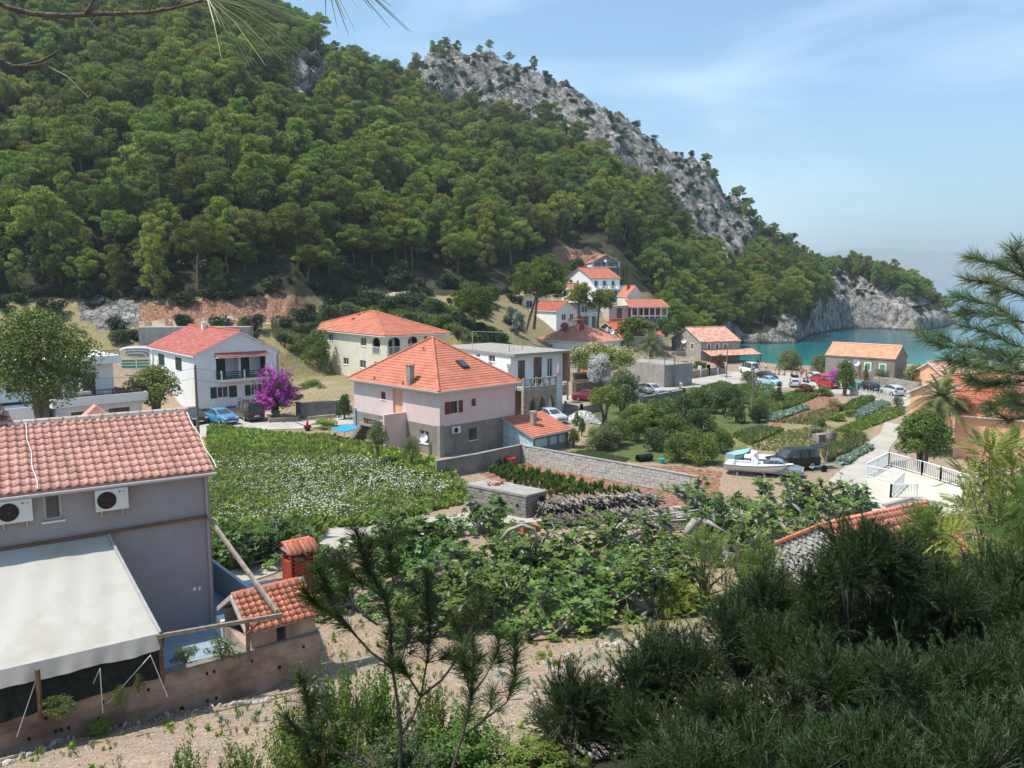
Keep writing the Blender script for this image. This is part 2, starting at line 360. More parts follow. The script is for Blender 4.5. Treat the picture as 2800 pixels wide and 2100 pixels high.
def build_terrain():
 uu=np.concatenate([np.linspace(-2.0,-.74,26)[:-1],np.linspace(-.74,.74,590),np.linspace(.74,2.0,26)[1:]])
 ys=[2.5]
 while ys[-1]<400:
  y=ys[-1]; ys.append(y+(max(.08,y*.0085)if y<60 else .55 if y<100 else .62 if y<240 else .8))
 ys+=[415,440,480,540,600,900]
 yy=np.array(ys); UU,YY=np.meshgrid(uu,yy); X=UU*YY
 z0=land(X,YY); px,py=proj(X,YY,z0); Z,rk=relief(X,YY,z0,px,py)
 nY,nX=X.shape; V=np.stack([X,YY,Z],-1).reshape(-1,3)
 i=np.arange(nY-1)[:,None]*nX+np.arange(nX-1)[None]; F=np.stack([i,i+1,i+nX+1,i+nX],-1).reshape(-1,4)
 me=npmesh('ground',V,F,GM,smooth=True)
 pxf,pyf=px.ravel(),py.ravel(); Xf,Yf,Zf=V.T
 wob=fbm(Xf*.25,Yf*.25,None,3,3)*14; wob2=fbm(Xf*.3,Yf*.3,None,3,9)*9
 def a(n,vals):at=me.attributes.new(n,'FLOAT','POINT'); at.data.foreach_set('value',np.clip(vals,0,1).astype(np.float32))
 a('rock',np.maximum(rk.ravel(),((Zf<2.2)&(Yf>215))|(mask_of(pxf+wob,pyf+wob2,CUT)&(Yf>98))))
 a('shrubby',((pyf<600)|(pxf<1760)).astype(float))
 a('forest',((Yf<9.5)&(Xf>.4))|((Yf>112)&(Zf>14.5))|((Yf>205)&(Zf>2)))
 n=fbm(Xf*.35,Yf*.35,None,4,77)
 a('grass',mask_of(pxf+wob*.9,pyf+wob2*.9,GRASS)*.9+((Yf<12)&(Xf<2))*.5+(n>.25)*.35*(Yf<48)*(Yf>20)*(pxf>1100))
 a('dry',((Yf>74)&(Yf<112)&(pxf>560)&(pxf<1130))*np.clip(.6+n,0,1)*.9+(mask_of(pxf+wob*.5,pyf+wob2*.5,DRY)*np.clip(.5+n,0,1))+((Yf>100)&(Zf>4)&(Zf<14.5))*.8)
 a('red',mask_of(pxf+wob,pyf+wob2,REDS)&(Yf>98)|mask_of(pxf+wob*1.1,pyf+wob2*.9,REDSOIL)&(Yf<130))
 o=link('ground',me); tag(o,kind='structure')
 xx,y2=np.meshgrid(np.linspace(-60,60,60),np.linspace(-40,2.6,30)); z2=ground(xx.ravel(),y2.ravel()).reshape(xx.shape)-.03
 V=np.stack([xx,y2,z2],-1).reshape(-1,3); i=np.arange(29)[:,None]*60+np.arange(59)[None]; F=np.stack([i,i+1,i+61,i+60],-1).reshape(-1,4)
 tag(link('hill_slope',npmesh('hill_slope',V,F,GM,smooth=True)),kind='structure')
build_terrain()
def build_sea():
 m=bpy.data.materials.new('sea_water'); m.use_nodes=True; nt=m.node_tree; N=nt.nodes; K=nt.links.new
 p=N['Principled BSDF']; p.inputs['Roughness'].default_value=.16; p.inputs['IOR'].default_value=1.33; p.inputs['Specular IOR Level'].default_value=.5
 g=N.new('ShaderNodeNewGeometry'); sx=N.new('ShaderNodeSeparateXYZ'); K(g.outputs['Position'],sx.inputs[0])
 nz=N.new('ShaderNodeTexNoise'); nz.inputs['Scale'].default_value=.03; nz.inputs['Detail'].default_value=4; K(g.outputs['Position'],nz.inputs['Vector'])
 mm=N.new('ShaderNodeMath'); mm.operation='MULTIPLY_ADD'; mm.inputs[1].default_value=90; K(nz.outputs[0],mm.inputs[0])
 dd=N.new('ShaderNodeMath'); dd.operation='MULTIPLY_ADD'; dd.inputs[1].default_value=.55; K(sx.outputs['X'],dd.inputs[0]); K(sx.outputs['Y'],dd.inputs[2]); K(dd.outputs[0],mm.inputs[2])
 mr=N.new('ShaderNodeMapRange'); mr.inputs[1].default_value=230; mr.inputs[2].default_value=1500; K(mm.outputs[0],mr.inputs[0])
 r=N.new('ShaderNodeValToRGB'); e=r.color_ramp.elements; e[0].color=(.012,.20,.18,1); e[1].color=(.05,.14,.24,1); e[1].position=1
 for pos,c in((.035,(.004,.14,.14)),(.085,(.006,.08,.10)),(.2,(.012,.09,.15)),(.45,(.03,.11,.20))):q=e.new(pos); q.color=(*c,1)
 K(mr.outputs[0],r.inputs[0]); K(r.outputs[0],p.inputs['Base Color'])
 mp=N.new('ShaderNodeMapping'); mp.inputs['Scale'].default_value=(.5,1.2,1); K(g.outputs['Position'],mp.inputs[0])
 n=N.new('ShaderNodeTexNoise'); n.inputs['Scale'].default_value=1.4; n.inputs['Detail'].default_value=5; K(mp.outputs[0],n.inputs['Vector'])
 b=N.new('ShaderNodeBump'); b.inputs['Strength'].default_value=.35; b.inputs['Distance'].default_value=.12; K(n.outputs[0],b.inputs['Height']); K(b.outputs[0],p.inputs['Normal'])
 s=MB(); s.poly([(-15500,150,0),(15500,150,0),(15500,15500,0),(-15500,15500,0)],m); s.poly([(90,-3000,0),(15500,-3000,0),(15500,150,0),(90,150,0)],m)
 tag(s.build('sea',m),kind='structure')
build_sea()
def build_island():
 top=[(1700,560),(1790,546),(1830,540),(1855,535),(1900,538),(1960,541),(2040,544),(2130,547),(2212,549),(2400,548),(2700,552),(3200,556),(4200,565)]
 xs=[]; zs=[]
 for px,py in top:q=PY(px,py,9600); xs.append(q.x); zs.append(q.z)
 xs=[xs[0]-4500,xs[0]-1500]+xs; zs=[60,zs[0]*.8]+zs
 X,T=np.meshgrid(np.linspace(xs[0],xs[-1],420),np.linspace(0,1,70)); Y=8600+T*2600
 zt=np.interp(X,xs,zs); f=np.interp(T,[0,.38,.6,1],[-.02,1,.8,0])
 Z=zt*f+fbm(X*.0016,Y*.0016,None,6,88,True)*60*np.clip(f*1.6,0,1)*(f<.97)
 V=np.stack([X,Y,Z],-1).reshape(-1,3); i=np.arange(69)[:,None]*420+np.arange(419)[None]; F=np.stack([i,i+1,i+421,i+420],-1).reshape(-1,4)
 m=mat('island_slopes',(.05,.06,.03),(.22,.2,.16),scale=.004,detail=8,coords='Object')
 tag(link('distant_island_hills',npmesh('distant_island_hills',V,F,m,smooth=True)),kind='structure')
build_island()
hz=MB().box(-15000,-200,-9,15000,14500,470).build('haze'); tag(hz,kind='stuff')
hm=bpy.data.materials.new('haze'); hm.use_nodes=True; hm.node_tree.nodes.clear()
_pv=hm.node_tree.nodes.new('ShaderNodeVolumePrincipled'); _mo=hm.node_tree.nodes.new('ShaderNodeOutputMaterial')
_pv.inputs['Color'].default_value=(.80,.93,1,1); _pv.inputs['Density'].default_value=2.2e-4; _pv.inputs['Anisotropy'].default_value=.2
hm.node_tree.links.new(_pv.outputs[0],_mo.inputs['Volume']); hz.data.materials.clear(); hz.data.materials.append(hm)
hz['label']='thin pale sea haze over the whole bay'
# roads: thin slabs draped on the ground
road_m=mat('concrete_road',(.33,.305,.265),(.45,.42,.37),scale=.5,detail=9,lo=.3,hi=.7,bump=.3,bscale=12,rough=.9)
dirt_m=mat('dirt_road',(.33,.25,.17),(.5,.42,.32),scale=.7,detail=8,bump=.5,bscale=6,rough=.95)
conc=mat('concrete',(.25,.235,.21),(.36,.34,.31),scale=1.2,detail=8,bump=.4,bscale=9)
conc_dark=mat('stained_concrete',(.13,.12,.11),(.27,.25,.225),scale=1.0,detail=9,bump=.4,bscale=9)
def strip(name,left,right,m,n=24,th=.05,across=3):
 """draped slab between two picture edges (left and right edge polylines, same count)"""
 Lp=PGs(left); Rp=PGs(right); k=len(Lp); V=[]
 for t in np.linspace(0,k-1,n):
  i=min(int(t),k-2); f=t-i; a=Lp[i].lerp(Lp[i+1],f); b=Rp[i].lerp(Rp[i+1],f)
  for s in np.linspace(0,1,across+1):q=a.lerp(b,s); V.append((q.x,q.y))
 V=np.array(V); zz=ground(V[:,0],V[:,1])+th; s=MB(); s.mi(m); w=across+1
 s.v=[(x,y,z)for(x,y),z in zip(V,zz)]
 for i in range(n-1):
  for j in range(across):a=i*w+j; s.f.append((a,a+1,a+1+w,a+w)); s.m.append(0)
 base=len(s.v); s.v+=[(x,y,z-th-.25)for(x,y),z in zip(V,zz)]
 for i in range(n-1):
  for j in(0,across):a=i*w+j; s.f.append((a,a+w,base+a+w,base+a)); s.m.append(0)
 o=s.build(name,m); tag(o,kind='structure'); return o
strip('lane',[(455,1205),(640,1172),(700,1142),(900,1122),(1080,1103),(1190,1100),(1400,1096),(1600,1090),(1760,1078),(1900,1050)],[(455,1290),(700,1200),(780,1186),(960,1150),(1100,1133),(1240,1125),(1420,1128),(1600,1118),(1800,1105),(1960,1070)],road_m,60)
strip('farm_road',[(1790,1040),(1822,1010),(1880,955),(1902,938),(1912,912)],[(1900,1075),(1905,1010),(1925,965),(1945,940),(1958,922)],road_m,30)
strip('village_road',[(430,925),(560,905),(760,895),(950,885),(1128,866),(1220,851),(1300,848),(1380,838),(1450,828),(1560,806),(1620,802)],[(430,950),(560,930),(690,922),(900,915),(1128,888),(1240,868),(1310,868),(1420,848),(1500,837),(1590,818),(1660,815)],road_m,70)
strip('car_park',[(1560,802),(1640,802),(1720,808),(1790,812),(1850,826),(1950,838),(2030,850),(2120,870)],[(1500,838),(1640,842),(1720,838),(1770,842),(1850,860),(1900,870),(2000,885),(2080,905)],road_m,50,across=6)
strip('parking_apron',[(425,896),(520,893),(585,890)],[(425,932),(520,927),(600,915)],road_m,14,th=.03)
strip('hill_track',[(300,702),(420,700),(560,692),(640,688),(690,672),(760,655),(850,634),(905,628)],[(300,716),(430,712),(560,704),(660,698),(740,676),(800,657),(870,640),(905,635)],dirt_m,50)
# FOLIAGE LIBRARY
def unit(v):return v/np.maximum(np.linalg.norm(v,axis=-1,keepdims=True),1e-9)
def frames(n,nrm,jitter=.6,r=None):
 """random orthonormal frames whose third axis leans to nrm"""
 r=r or rng
 w=unit(nrm+r.normal(0,jitter,(n,3))); a=unit(np.cross(w,unit(r.normal(0,1,(n,3))))); b=np.cross(w,a)
 return np.stack([a,b,w],1)
def place(pv,pf,pos,fr,sc):
 """copies of a small shape: pv (k,3), pf (m,3|4), pos (n,3), fr (n,3,3), sc (n,) or (n,3)"""
 sc=np.asarray(sc,float); sc=sc[:,None]if sc.ndim==1 else sc
 q=pv[None]*sc[:,None,:]if sc.shape[1]==3 else pv[None]*sc[:,None]
 V=np.einsum('nkj,njc->nkc',q,fr)+pos[:,None]
 F=pf[None]+(np.arange(len(pos))*len(pv))[:,None,None]
 return V.reshape(-1,3),F.reshape(-1,pf.shape[1])
def merge(parts):
 Vs,Fs,M,o=[],[],[],0
 for i,(V,F)in enumerate(parts):Vs.append(V); Fs.append(F+o); M.append(np.full(len(F),i)); o+=len(V)
 return np.concatenate(Vs),np.concatenate(Fs),np.concatenate(M)
LEAF=(np.array([[-.5,0,0],[0,-.28,.06],[.5,0,0],[0,.28,.06]]),np.array([[0,1,2,3]]))
BLADE=(np.array([[-.02,0,0],[.02,0,0],[.012,.6,.05],[0,1,.16],[-.012,.6,.05]])[[0,1,2,4]],np.array([[0,1,2,3]]))
def tuft(n=9,L=.5,w=.05,spread=.7,r=None):
 """a brush of needles pointing to +z"""
 r=r or rng; V=[]; F=[]
 for i in range(n):
  d=unit(np.array([r.normal(0,spread),r.normal(0,spread),1.0])); s=unit(np.cross(d,r.normal(0,1,3)))*w; l=L*r.uniform(.7,1.1)
  b=len(V); V+=[-s,s,d*l]; F.append([b,b+1,b+2])
 return np.array(V),np.array(F)
def clump_points(c,rad,n,r,up=.25,shell=.72):
 d=unit(r.normal(0,1,(n,3))+np.array([0,0,up])); k=shell+(1-shell)*r.random((n,1)); k=np.where(r.random((n,1))<.18,r.random((n,1))*shell,k)
 return c+d*k*rad,d
def crown_mesh(name,clumps,per,size,m,shape='quad',seed=0,up=.25,jit=.7):
 """clumps: (x,y,z,rx,ry,rz)"""
 r=np.random.default_rng(seed); P=[]; D=[]; S=[]
 for c in clumps:
  k=max(6,int(per*(c[3]*c[4]*c[5])**.5)); p,d=clump_points(np.array(c[:3]),np.array(c[3:]),k,r,up); P.append(p); D.append(d); S.append(np.full(k,size)*r.uniform(.6,1.35,k))
 P=np.concatenate(P); D=np.concatenate(D); S=np.concatenate(S)
 if shape=='tuft':
  parts=[];
  for g in range(3):
   tv,tf=tuft(6,1,.10,.8,r); sel=np.arange(g,len(P),3); parts.append(place(tv,tf,P[sel],frames(len(sel),D[sel]+[0,0,.35],.35,r),S[sel]))
  V,F,_=merge(parts)
 else:
  V,F=place(*LEAF,P,frames(len(P),D,jit,r),S)
 return npmesh(name,V,F,m)
bark=mat('bark',(.10,.075,.055),(.21,.165,.13),scale=4,detail=7,bump=.6,bscale=14,rough=.95)
bark_pale=mat('pale_bark',(.24,.22,.19),(.40,.37,.33),scale=5,detail=7,bump=.6,bscale=18,rough=.9)
pine_leaf=leafmat('pine_needles',(.12,.18,.036),(.285,.345,.068),trans=.42,island=.65,objrand=.34,hue=.028,scale=.35)
pine_dark=leafmat('dark_evergreen_leaves',(.022,.042,.016),(.055,.085,.03),trans=.2,island=.4,objrand=.25,hue=.02,scale=.4)
def pine_proto(seed,h=10.0,R=3.6,lean=.0,top=.5,flat=.62):
 r=np.random.default_rng(seed); t=MB(); cl=[]
 base=np.array([0,0,-1.2]); tip=np.array([lean,r.normal(0,.4),h*.93]); bend=r.normal(0,.35,2)
 path=[base+(tip-base)*s+np.array([bend[0],bend[1],0])*math.sin(math.pi*s)for s in np.linspace(0,1,7)]
 t.tube(path,[.26,.23,.19,.15,.11,.07,.03],6)
 n=int(r.integers(22,30))
 for i in range(n):
  f=top+(1-top)*(i+.5)/n; q=np.array(path[0])+(tip-base)*f; q[:2]+=bend*math.sin(math.pi*f)
  prof=math.sin(math.pi*min(1,(1.04-(f-top)/(1-top))*.62+.12)); a=i*2.4+r.uniform(-.4,.4)
  rr=R*prof*r.uniform(.3,1.12)*(.25 if i==n-1 else 1)
  c=q+np.array([math.cos(a)*rr,math.sin(a)*rr,r.uniform(.1,.7)]); k=R*r.uniform(.17,.29)
  cl.append((*c,k*r.uniform(1,1.3),k*r.uniform(1,1.3),k*flat)); t.tube([q-np.array([0,0,.5]),(q+c)/2+np.array([0,0,-.1]),c],[.07,.05,.025],4)
 for i in range(int(r.integers(2,5))):
  f=r.uniform(.1,max(top,.3)); q=base+(tip-base)*f; a=r.uniform(0,6.28); t.tube([q,q+np.array([math.cos(a),math.sin(a),.25])*r.uniform(.8,1.8)],[.035,.012],4)
 return t,cl,seed
PINES=[]
for k in range(9):
 t,cl,sd_=pine_proto(100+k,h=rng.uniform(8.5,11.5),R=[4.2,3.9,3.2,4.6,2.5,3.1,4.0,3.8,2.3][k],lean=rng.normal(.3,1.1),top=[.42,.5,.3,.55,.2,.25,.5,.62,.15][k],flat=[.6,.5,.8,.45,.9,.8,.6,.42,1.0][k])
 tm=t.build('tmp',bark); tmesh=tm.data; tmesh.name='pine_trunk'; bpy.data.objects.remove(tm)
 PINES.append((tmesh,crown_mesh('pine_crown',cl,165,.46,pine_leaf,'tuft',100+k)))
SHRUBS=[]
for k in range(5):
 r_=np.random.default_rng(300+k); cl=[]
 for i in range(8):a=r_.uniform(0,6.28); q=r_.uniform(0,.75); cl.append((math.cos(a)*q,math.sin(a)*q,r_.uniform(.35,1.0),r_.uniform(.35,.55),r_.uniform(.35,.55),r_.uniform(.3,.5)))
 SHRUBS.append(crown_mesh('shrub_foliage',cl,520,.16,pine_dark,'quad',300+k))
def gn_scatter(name,P,ROT,SC,IDX,meshes,parent=None):
 """one object holding uncountable growth: small shapes set on points"""
 col=bpy.data.collections.new(name+'_pieces')
 for i,me in enumerate(meshes):o=bpy.data.objects.new('%s_piece_%02d'%(name,i),me); col.objects.link(o)
 me=bpy.data.meshes.new(name); me.from_pydata([tuple(p)for p in P],[],[]); n=len(P)
 a=me.attributes.new('rot','FLOAT_VECTOR','POINT'); a.data.foreach_set('vector',np.asarray(ROT,np.float32).ravel())
 SC=np.asarray(SC,np.float32); SC=np.repeat(SC[:,None],3,1)if SC.ndim==1 else SC
 a=me.attributes.new('scl','FLOAT_VECTOR','POINT'); a.data.foreach_set('vector',SC.ravel())
 a=me.attributes.new('pick','INT','POINT'); a.data.foreach_set('value',np.asarray(IDX,np.int32))
 o=link(name,me,parent)
 ng=bpy.data.node_groups.new(name,'GeometryNodeTree'); ng.interface.new_socket('Geometry',in_out='INPUT',socket_type='NodeSocketGeometry'); ng.interface.new_socket('Geometry',in_out='OUTPUT',socket_type='NodeSocketGeometry')
 N=ng.nodes; K=ng.links.new; gi=N.new('NodeGroupInput'); go=N.new('NodeGroupOutput'); ip=N.new('GeometryNodeInstanceOnPoints')
 ci=N.new('GeometryNodeCollectionInfo'); ci.inputs['Collection'].default_value=col; ci.inputs['Separate Children'].default_value=True; ci.inputs['Reset Children'].default_value=True
 def at(nm,ty):q=N.new('GeometryNodeInputNamedAttribute'); q.data_type=ty; q.inputs['Name'].default_value=nm; return q.outputs[0]
 K(gi.outputs[0],ip.inputs['Points']); K(ci.outputs[0],ip.inputs['Instance']); ip.inputs['Pick Instance'].default_value=True
 K(at('pick','INT'),ip.inputs['Instance Index']); K(at('rot','FLOAT_VECTOR'),ip.inputs['Rotation']); K(at('scl','FLOAT_VECTOR'),ip.inputs['Scale']); K(ip.outputs[0],go.inputs[0])
 md=o.modifiers.new('scatter','NODES'); md.node_group=ng; return o
 # THE PINE WOOD ON THE HILL
NOTREE=[[(1228,510),(1310,505),(1350,560),(1425,660),(1430,715),(1130,730),(1120,640),(1180,610),(1195,530)],[(1130,640),(1430,700),(1460,735),(1600,745),(1590,850),(1130,850)]]
def wood():
 pts=[]
 xs=np.arange(-175,260,4.25); ys=np.arange(105,372,4.25)
 g=np.stack(np.meshgrid(xs,ys),-1).reshape(-1,2)+rng.uniform(-1.9,1.9,(len(xs)*len(ys),2))
 X,Y=g.T; u=X/Y; g=g[(u>-.80)&(u<.60)]; X,Y=g.T; u=X/Y
 z=ground(X,Y); px,py=proj(X,Y,z)
 ry=np.interp(u,_su,_sY)
 foot=np.interp(u,_cu,[110.5,110.5,114,116.5,123,138,152,166,206,194,172,184,208,228,230,231,268,305,304,290,312,400,400,400])
 keep=(Y>foot)&(Y<ry+6)&(z>1.5)&(px>-160)
 wobx=px+rng.normal(0,7,len(px)); woby=py+rng.normal(0,7,len(px))
 rockm=mask_of(wobx,woby,ROCKS)|mask_of(px,py-9500/Y*rng.uniform(.3,1.6,len(Y)),ROCKS[:2]+ROCKS[3:4])
 keep&=~mask_of(px,py,NOTREE)&~mask_of(px,py,REDS+CUT)
 scr=rng.random(len(X))<.45
 small=rockm&scr; keep&=(~rockm|small)
 X,Y,z,px,py,small,ry=[q[keep]for q in(X,Y,z,px,py,small,ry)]
 sc=np.where(small,rng.uniform(.14,.30,len(X)),rng.uniform(.45,1.12,len(X)))
 top=(Y>ry-22); hi=(px>690)
 sc=np.where(top&hi&~small,rng.uniform(.38,.62,len(X)),sc)
 sc=np.where((Y>292)&(px>700)&(px<1700)&~small,np.minimum(sc,rng.uniform(.4,.62,len(X))),sc)
 sc=np.where((px>1640)&(px<1790)&(py<600),np.minimum(sc,rng.uniform(.35,.55,len(X))),sc); sc=np.where((px>1790)&~small,rng.uniform(.65,.95,len(X)),sc)
 return X,Y,z,px,py,sc,small
def plant_wood():
 X,Y,z,px,py,sc,small=wood()
 n=len(X); size=sc*10/Y; inv=(px>-30)&(px<2100)&(py>-10)
 order=np.argsort(-size*(inv&~small)); big=order[:295]; rest=np.setdiff1d(np.arange(n),big)
 for i in big:
  k=int(rng.integers(0,len(PINES))); s=sc[i]
  cx=px[i]; cyp=py[i]-3000/Y[i]; zone=('at the far left edge' if cx<150 else 'above the spreading tree' if cx<330 else 'above the white house' if cx<520 else 'left of the cream house' if cx<720 else 'above the cream house' if cx<900 else 'above the arcade house' if cx<1080 else 'left of the topmost house' if cx<1240 else 'over the terraced houses' if cx<1450 else 'on the headland')
  lvl='standing lowest on the hill' if cyp>560 else 'low on the hill' if cyp>470 else 'halfway up the hill' if cyp>380 else 'high on the hill'; kind=('tall' if s>1.05 else 'medium' if s>.85 else 'small')+' '+['broad','upright','deep crowned','high crowned','bushy','full','loose','thin','rounded'][k]+' pine '+lvl+', '+zone
  root=empty('pine_tree',(float(X[i]),float(Y[i]),float(z[i])-.2),rng.uniform(0,6.28),kind,'tree',kind)
  root.scale=(s*rng.uniform(.92,1.1),s*rng.uniform(.92,1.1),s)
  link('trunk',PINES[k][0],root); link('crown',PINES[k][1],root)
 rot=np.zeros((len(rest),3)); rot[:,2]=rng.uniform(0,6.28,len(rest))
 meshes=[]
 for tme,cme in PINES[:6]:
  vt=np.zeros(len(tme.vertices)*3); tme.vertices.foreach_get('co',vt); vt=vt.reshape(-1,3); vc=np.zeros(len(cme.vertices)*3); cme.vertices.foreach_get('co',vc); vc=vc.reshape(-1,3)
  fc=np.arange(len(vc)).reshape(-1,3); tris=[list(p.vertices)for p in tme.polygons if len(p.vertices)==4]; ft=np.array([[a,b,c]for a,b,c,d in tris]+[[a,c,d]for a,b,c,d in tris])
  meshes.append(npmesh('far_pine',np.concatenate([vc,vt]),np.concatenate([fc,ft+len(vc)]),[pine_leaf,bark],np.concatenate([np.zeros(len(fc)),np.ones(len(ft))])))
 meshes+=SHRUBS
 far=sc[rest]; sm=small[rest]; idx=np.where(sm,6+rng.integers(0,5,len(rest)),rng.integers(0,6,len(rest)))
 s3=np.where(sm,far*7,far); o=gn_scatter('pine_wood',np.stack([X[rest],Y[rest],z[rest]-.2],-1),rot,s3,idx,meshes)
 tag(o,'dense green pine wood covering the upper hillside and the headland','wood',kind='stuff')
 m=5200; u=rng.uniform(-.72,.56,m); Yv=rng.uniform(96,362,m); Xv=u*Yv; zv=ground(Xv,Yv); pxs,pys=proj(Xv,Yv,zv); ryy=np.interp(u,_su,_sY)
 rk=mask_of(pxs,pys,ROCKS); ok=(zv>3)&(Yv<ryy+3)&~mask_of(pxs,pys,CUT+NOTREE)&((~rk)|(rng.random(m)<.33))&((zv>11.5)|(rng.random(m)<.5)&(Yv>104)&(zv>8))
 ok&=~(mask_of(pxs,pys,REDS)&(rng.random(m)<.8))
 Xv,Yv,zv=Xv[ok],Yv[ok],zv[ok]; q=len(Xv); rot=np.zeros((q,3)); rot[:,2]=rng.uniform(0,6.28,q)
 o=gn_scatter('hillside_scrub',np.stack([Xv,Yv,zv-.15],-1),rot,rng.uniform(.7,2.1,q),rng.integers(0,5,q),SHRUBS)
 tag(o,'dark evergreen scrub under the pines and in the cracks of the grey crags','scrub',kind='stuff')
plant_wood()
# BUILDING KIT
white=mat('white_render',(.74,.75,.76),(.82,.82,.81),scale=.6,detail=6,bump=.2,bscale=30)
white_bluish=mat('white_blue_render',(.62,.72,.76),(.72,.79,.81),scale=.6,bump=.2,bscale=30)
cream=mat('cream_render',(.60,.57,.44),(.68,.65,.53),scale=.5,bump=.2,bscale=30)
pink=mat('pink_render',(.66,.49,.47),(.75,.58,.55),scale=.45,detail=8,lo=.3,hi=.7,bump=.25,bscale=26)
peach=mat('peach_render',(.70,.36,.22),(.78,.44,.29),scale=.5,bump=.2,bscale=30)
lilac=mat('grey_lilac_render',(.30,.28,.29),(.37,.345,.35),scale=.35,detail=8,lo=.3,hi=.7,bump=.3,bscale=40)
brownwall=mat('grey_brown_render',(.20,.17,.145),(.30,.265,.225),scale=.8,detail=9,bump=.4,bscale=12)
rooforange=mat('orange_roof_tiles',(.39,.125,.075),(.51,.195,.125),scale=.9,detail=7,rough=.75,bump=.2,bscale=20)
roofred=mat('red_roof_tiles',(.42,.095,.06),(.53,.15,.10),scale=.9,detail=7,rough=.75)
roofsalmon=mat('salmon_roof_tiles',(.43,.20,.15),(.56,.315,.25),scale=6,detail=6,rough=.8,bump=.3,bscale=30,objrand=.18)
roofbrick=mat('old_red_tiles',(.42,.13,.075),(.60,.25,.16),scale=5,detail=6,rough=.85,bump=.4,bscale=25,objrand=.25)
roofpale=mat('pale_weathered_tiles',(.48,.20,.14),(.66,.45,.36),scale=1.6,detail=9,lo=.4,hi=.62,rough=.85)
roofmaroon=mat('maroon_roof_tiles',(.36,.085,.065),(.46,.13,.10),scale=1.5,detail=7,rough=.75)
mortar=mat('mortar',(.36,.31,.27),(.50,.45,.40),scale=6,detail=8,bump=.8,bscale=20)
glass=mat('window_glass',(.03,.035,.04),(.06,.07,.075),scale=2,rough=.08,spec=.7)
frame_w=mat('white_window_frame',(.72,.72,.72),rough=.45)
shut_green=mat('dark_green_shutter',(.015,.04,.03),(.02,.055,.04),scale=5,rough=.6)
shut_green2=mat('green_shutter',(.10,.30,.18),(.14,.36,.23),scale=5,rough=.6)
shut_red=mat('dark_red_shutter',(.17,.02,.02),(.23,.035,.03),scale=5,rough=.6)
wood_m=mat('weathered_wood',(.19,.155,.12),(.34,.29,.24),scale=5,detail=8,bump=.5,bscale=20)
wood_brown=mat('brown_wood',(.12,.065,.035),(.2,.12,.07),scale=5,detail=8,bump=.5,bscale=20)
steel=mat('galvanised_steel',(.42,.43,.43),(.55,.55,.55),scale=4,rough=.45,metal=.6)
darkmetal=mat('dark_metal',(.03,.03,.03),rough=.5,metal=.3)
white_paint=mat('white_paint',(.78,.78,.77),rough=.5)
black=mat('black_plastic',(.012,.012,.013),rough=.6)
brickred=mat('painted_red_brick',(.26,.035,.022),(.36,.07,.045),scale=4,rough=.75,bump=.3,bscale=30,objrand=.15)
def masonry(name,c,c2,mort,w=.45,h=.22,off=.5):
 m=bpy.data.materials.new(name); m.use_nodes=True; nt=m.node_tree; N=nt.nodes; K=nt.links.new; p=N['Principled BSDF']; p.inputs['Roughness'].default_value=.92; p.inputs['Specular IOR Level'].default_value=.2
 t=N.new('ShaderNodeTexCoord'); s=N.new('ShaderNodeSeparateXYZ'); K(t.outputs['Object'],s.inputs[0]); a=N.new('ShaderNodeMath'); a.operation='ADD'; K(s.outputs[0],a.inputs[0]); K(s.outputs[1],a.inputs[1])
 nz=N.new('ShaderNodeTexNoise'); nz.inputs['Scale'].default_value=2.5; K(t.outputs['Object'],nz.inputs['Vector'])
 cx=N.new('ShaderNodeCombineXYZ'); K(a.outputs[0],cx.inputs[0]); K(s.outputs[2],cx.inputs[1]); ad=N.new('ShaderNodeVectorMath'); ad.operation='MULTIPLY_ADD'; ad.inputs[1].default_value=(.12,.12,0); K(nz.outputs['Color'],ad.inputs[0]); K(cx.outputs[0],ad.inputs[2])
 b=N.new('ShaderNodeTexBrick'); b.inputs['Color1'].default_value=(*c,1); b.inputs['Color2'].default_value=(*c2,1); b.inputs['Mortar'].default_value=(*mort,1); b.inputs['Scale'].default_value=1; b.inputs['Brick Width'].default_value=w; b.inputs['Row Height'].default_value=h; b.inputs['Mortar Size'].default_value=.025; b.offset=off; K(ad.outputs[0],b.inputs['Vector'])
 n=N.new('ShaderNodeTexNoise'); n.inputs['Scale'].default_value=3; n.inputs['Detail'].default_value=8; K(t.outputs['Object'],n.inputs['Vector']); mr=N.new('ShaderNodeMapRange'); mr.inputs[1].default_value=.3; mr.inputs[2].default_value=.7; mr.inputs[3].default_value=.7; mr.inputs[4].default_value=1.2; K(n.outputs[0],mr.inputs[0])
 hs=N.new('ShaderNodeHueSaturation'); K(b.outputs[0],hs.inputs['Color']); K(mr.outputs[0],hs.inputs['Value']); K(hs.outputs[0],p.inputs['Base Color'])
 bp=N.new('ShaderNodeBump'); bp.inputs['Strength'].default_value=.7; bp.inputs['Distance'].default_value=.03; bp.invert=True; K(b.outputs['Fac'],bp.inputs['Height']); K(bp.outputs[0],p.inputs['Normal']); return m
stone_pale=masonry('pale_stone_wall',(.46,.42,.37),(.34,.31,.27),(.24,.21,.18),.5,.24)
stone_brown=masonry('brown_stone_wall',(.42,.33,.25),(.27,.21,.16),(.33,.29,.24),.35,.2)
stone_cyc=masonry('rough_grey_stone_wall',(.36,.35,.33),(.22,.21,.2),(.09,.085,.08),.5,.2)
STEP=.035
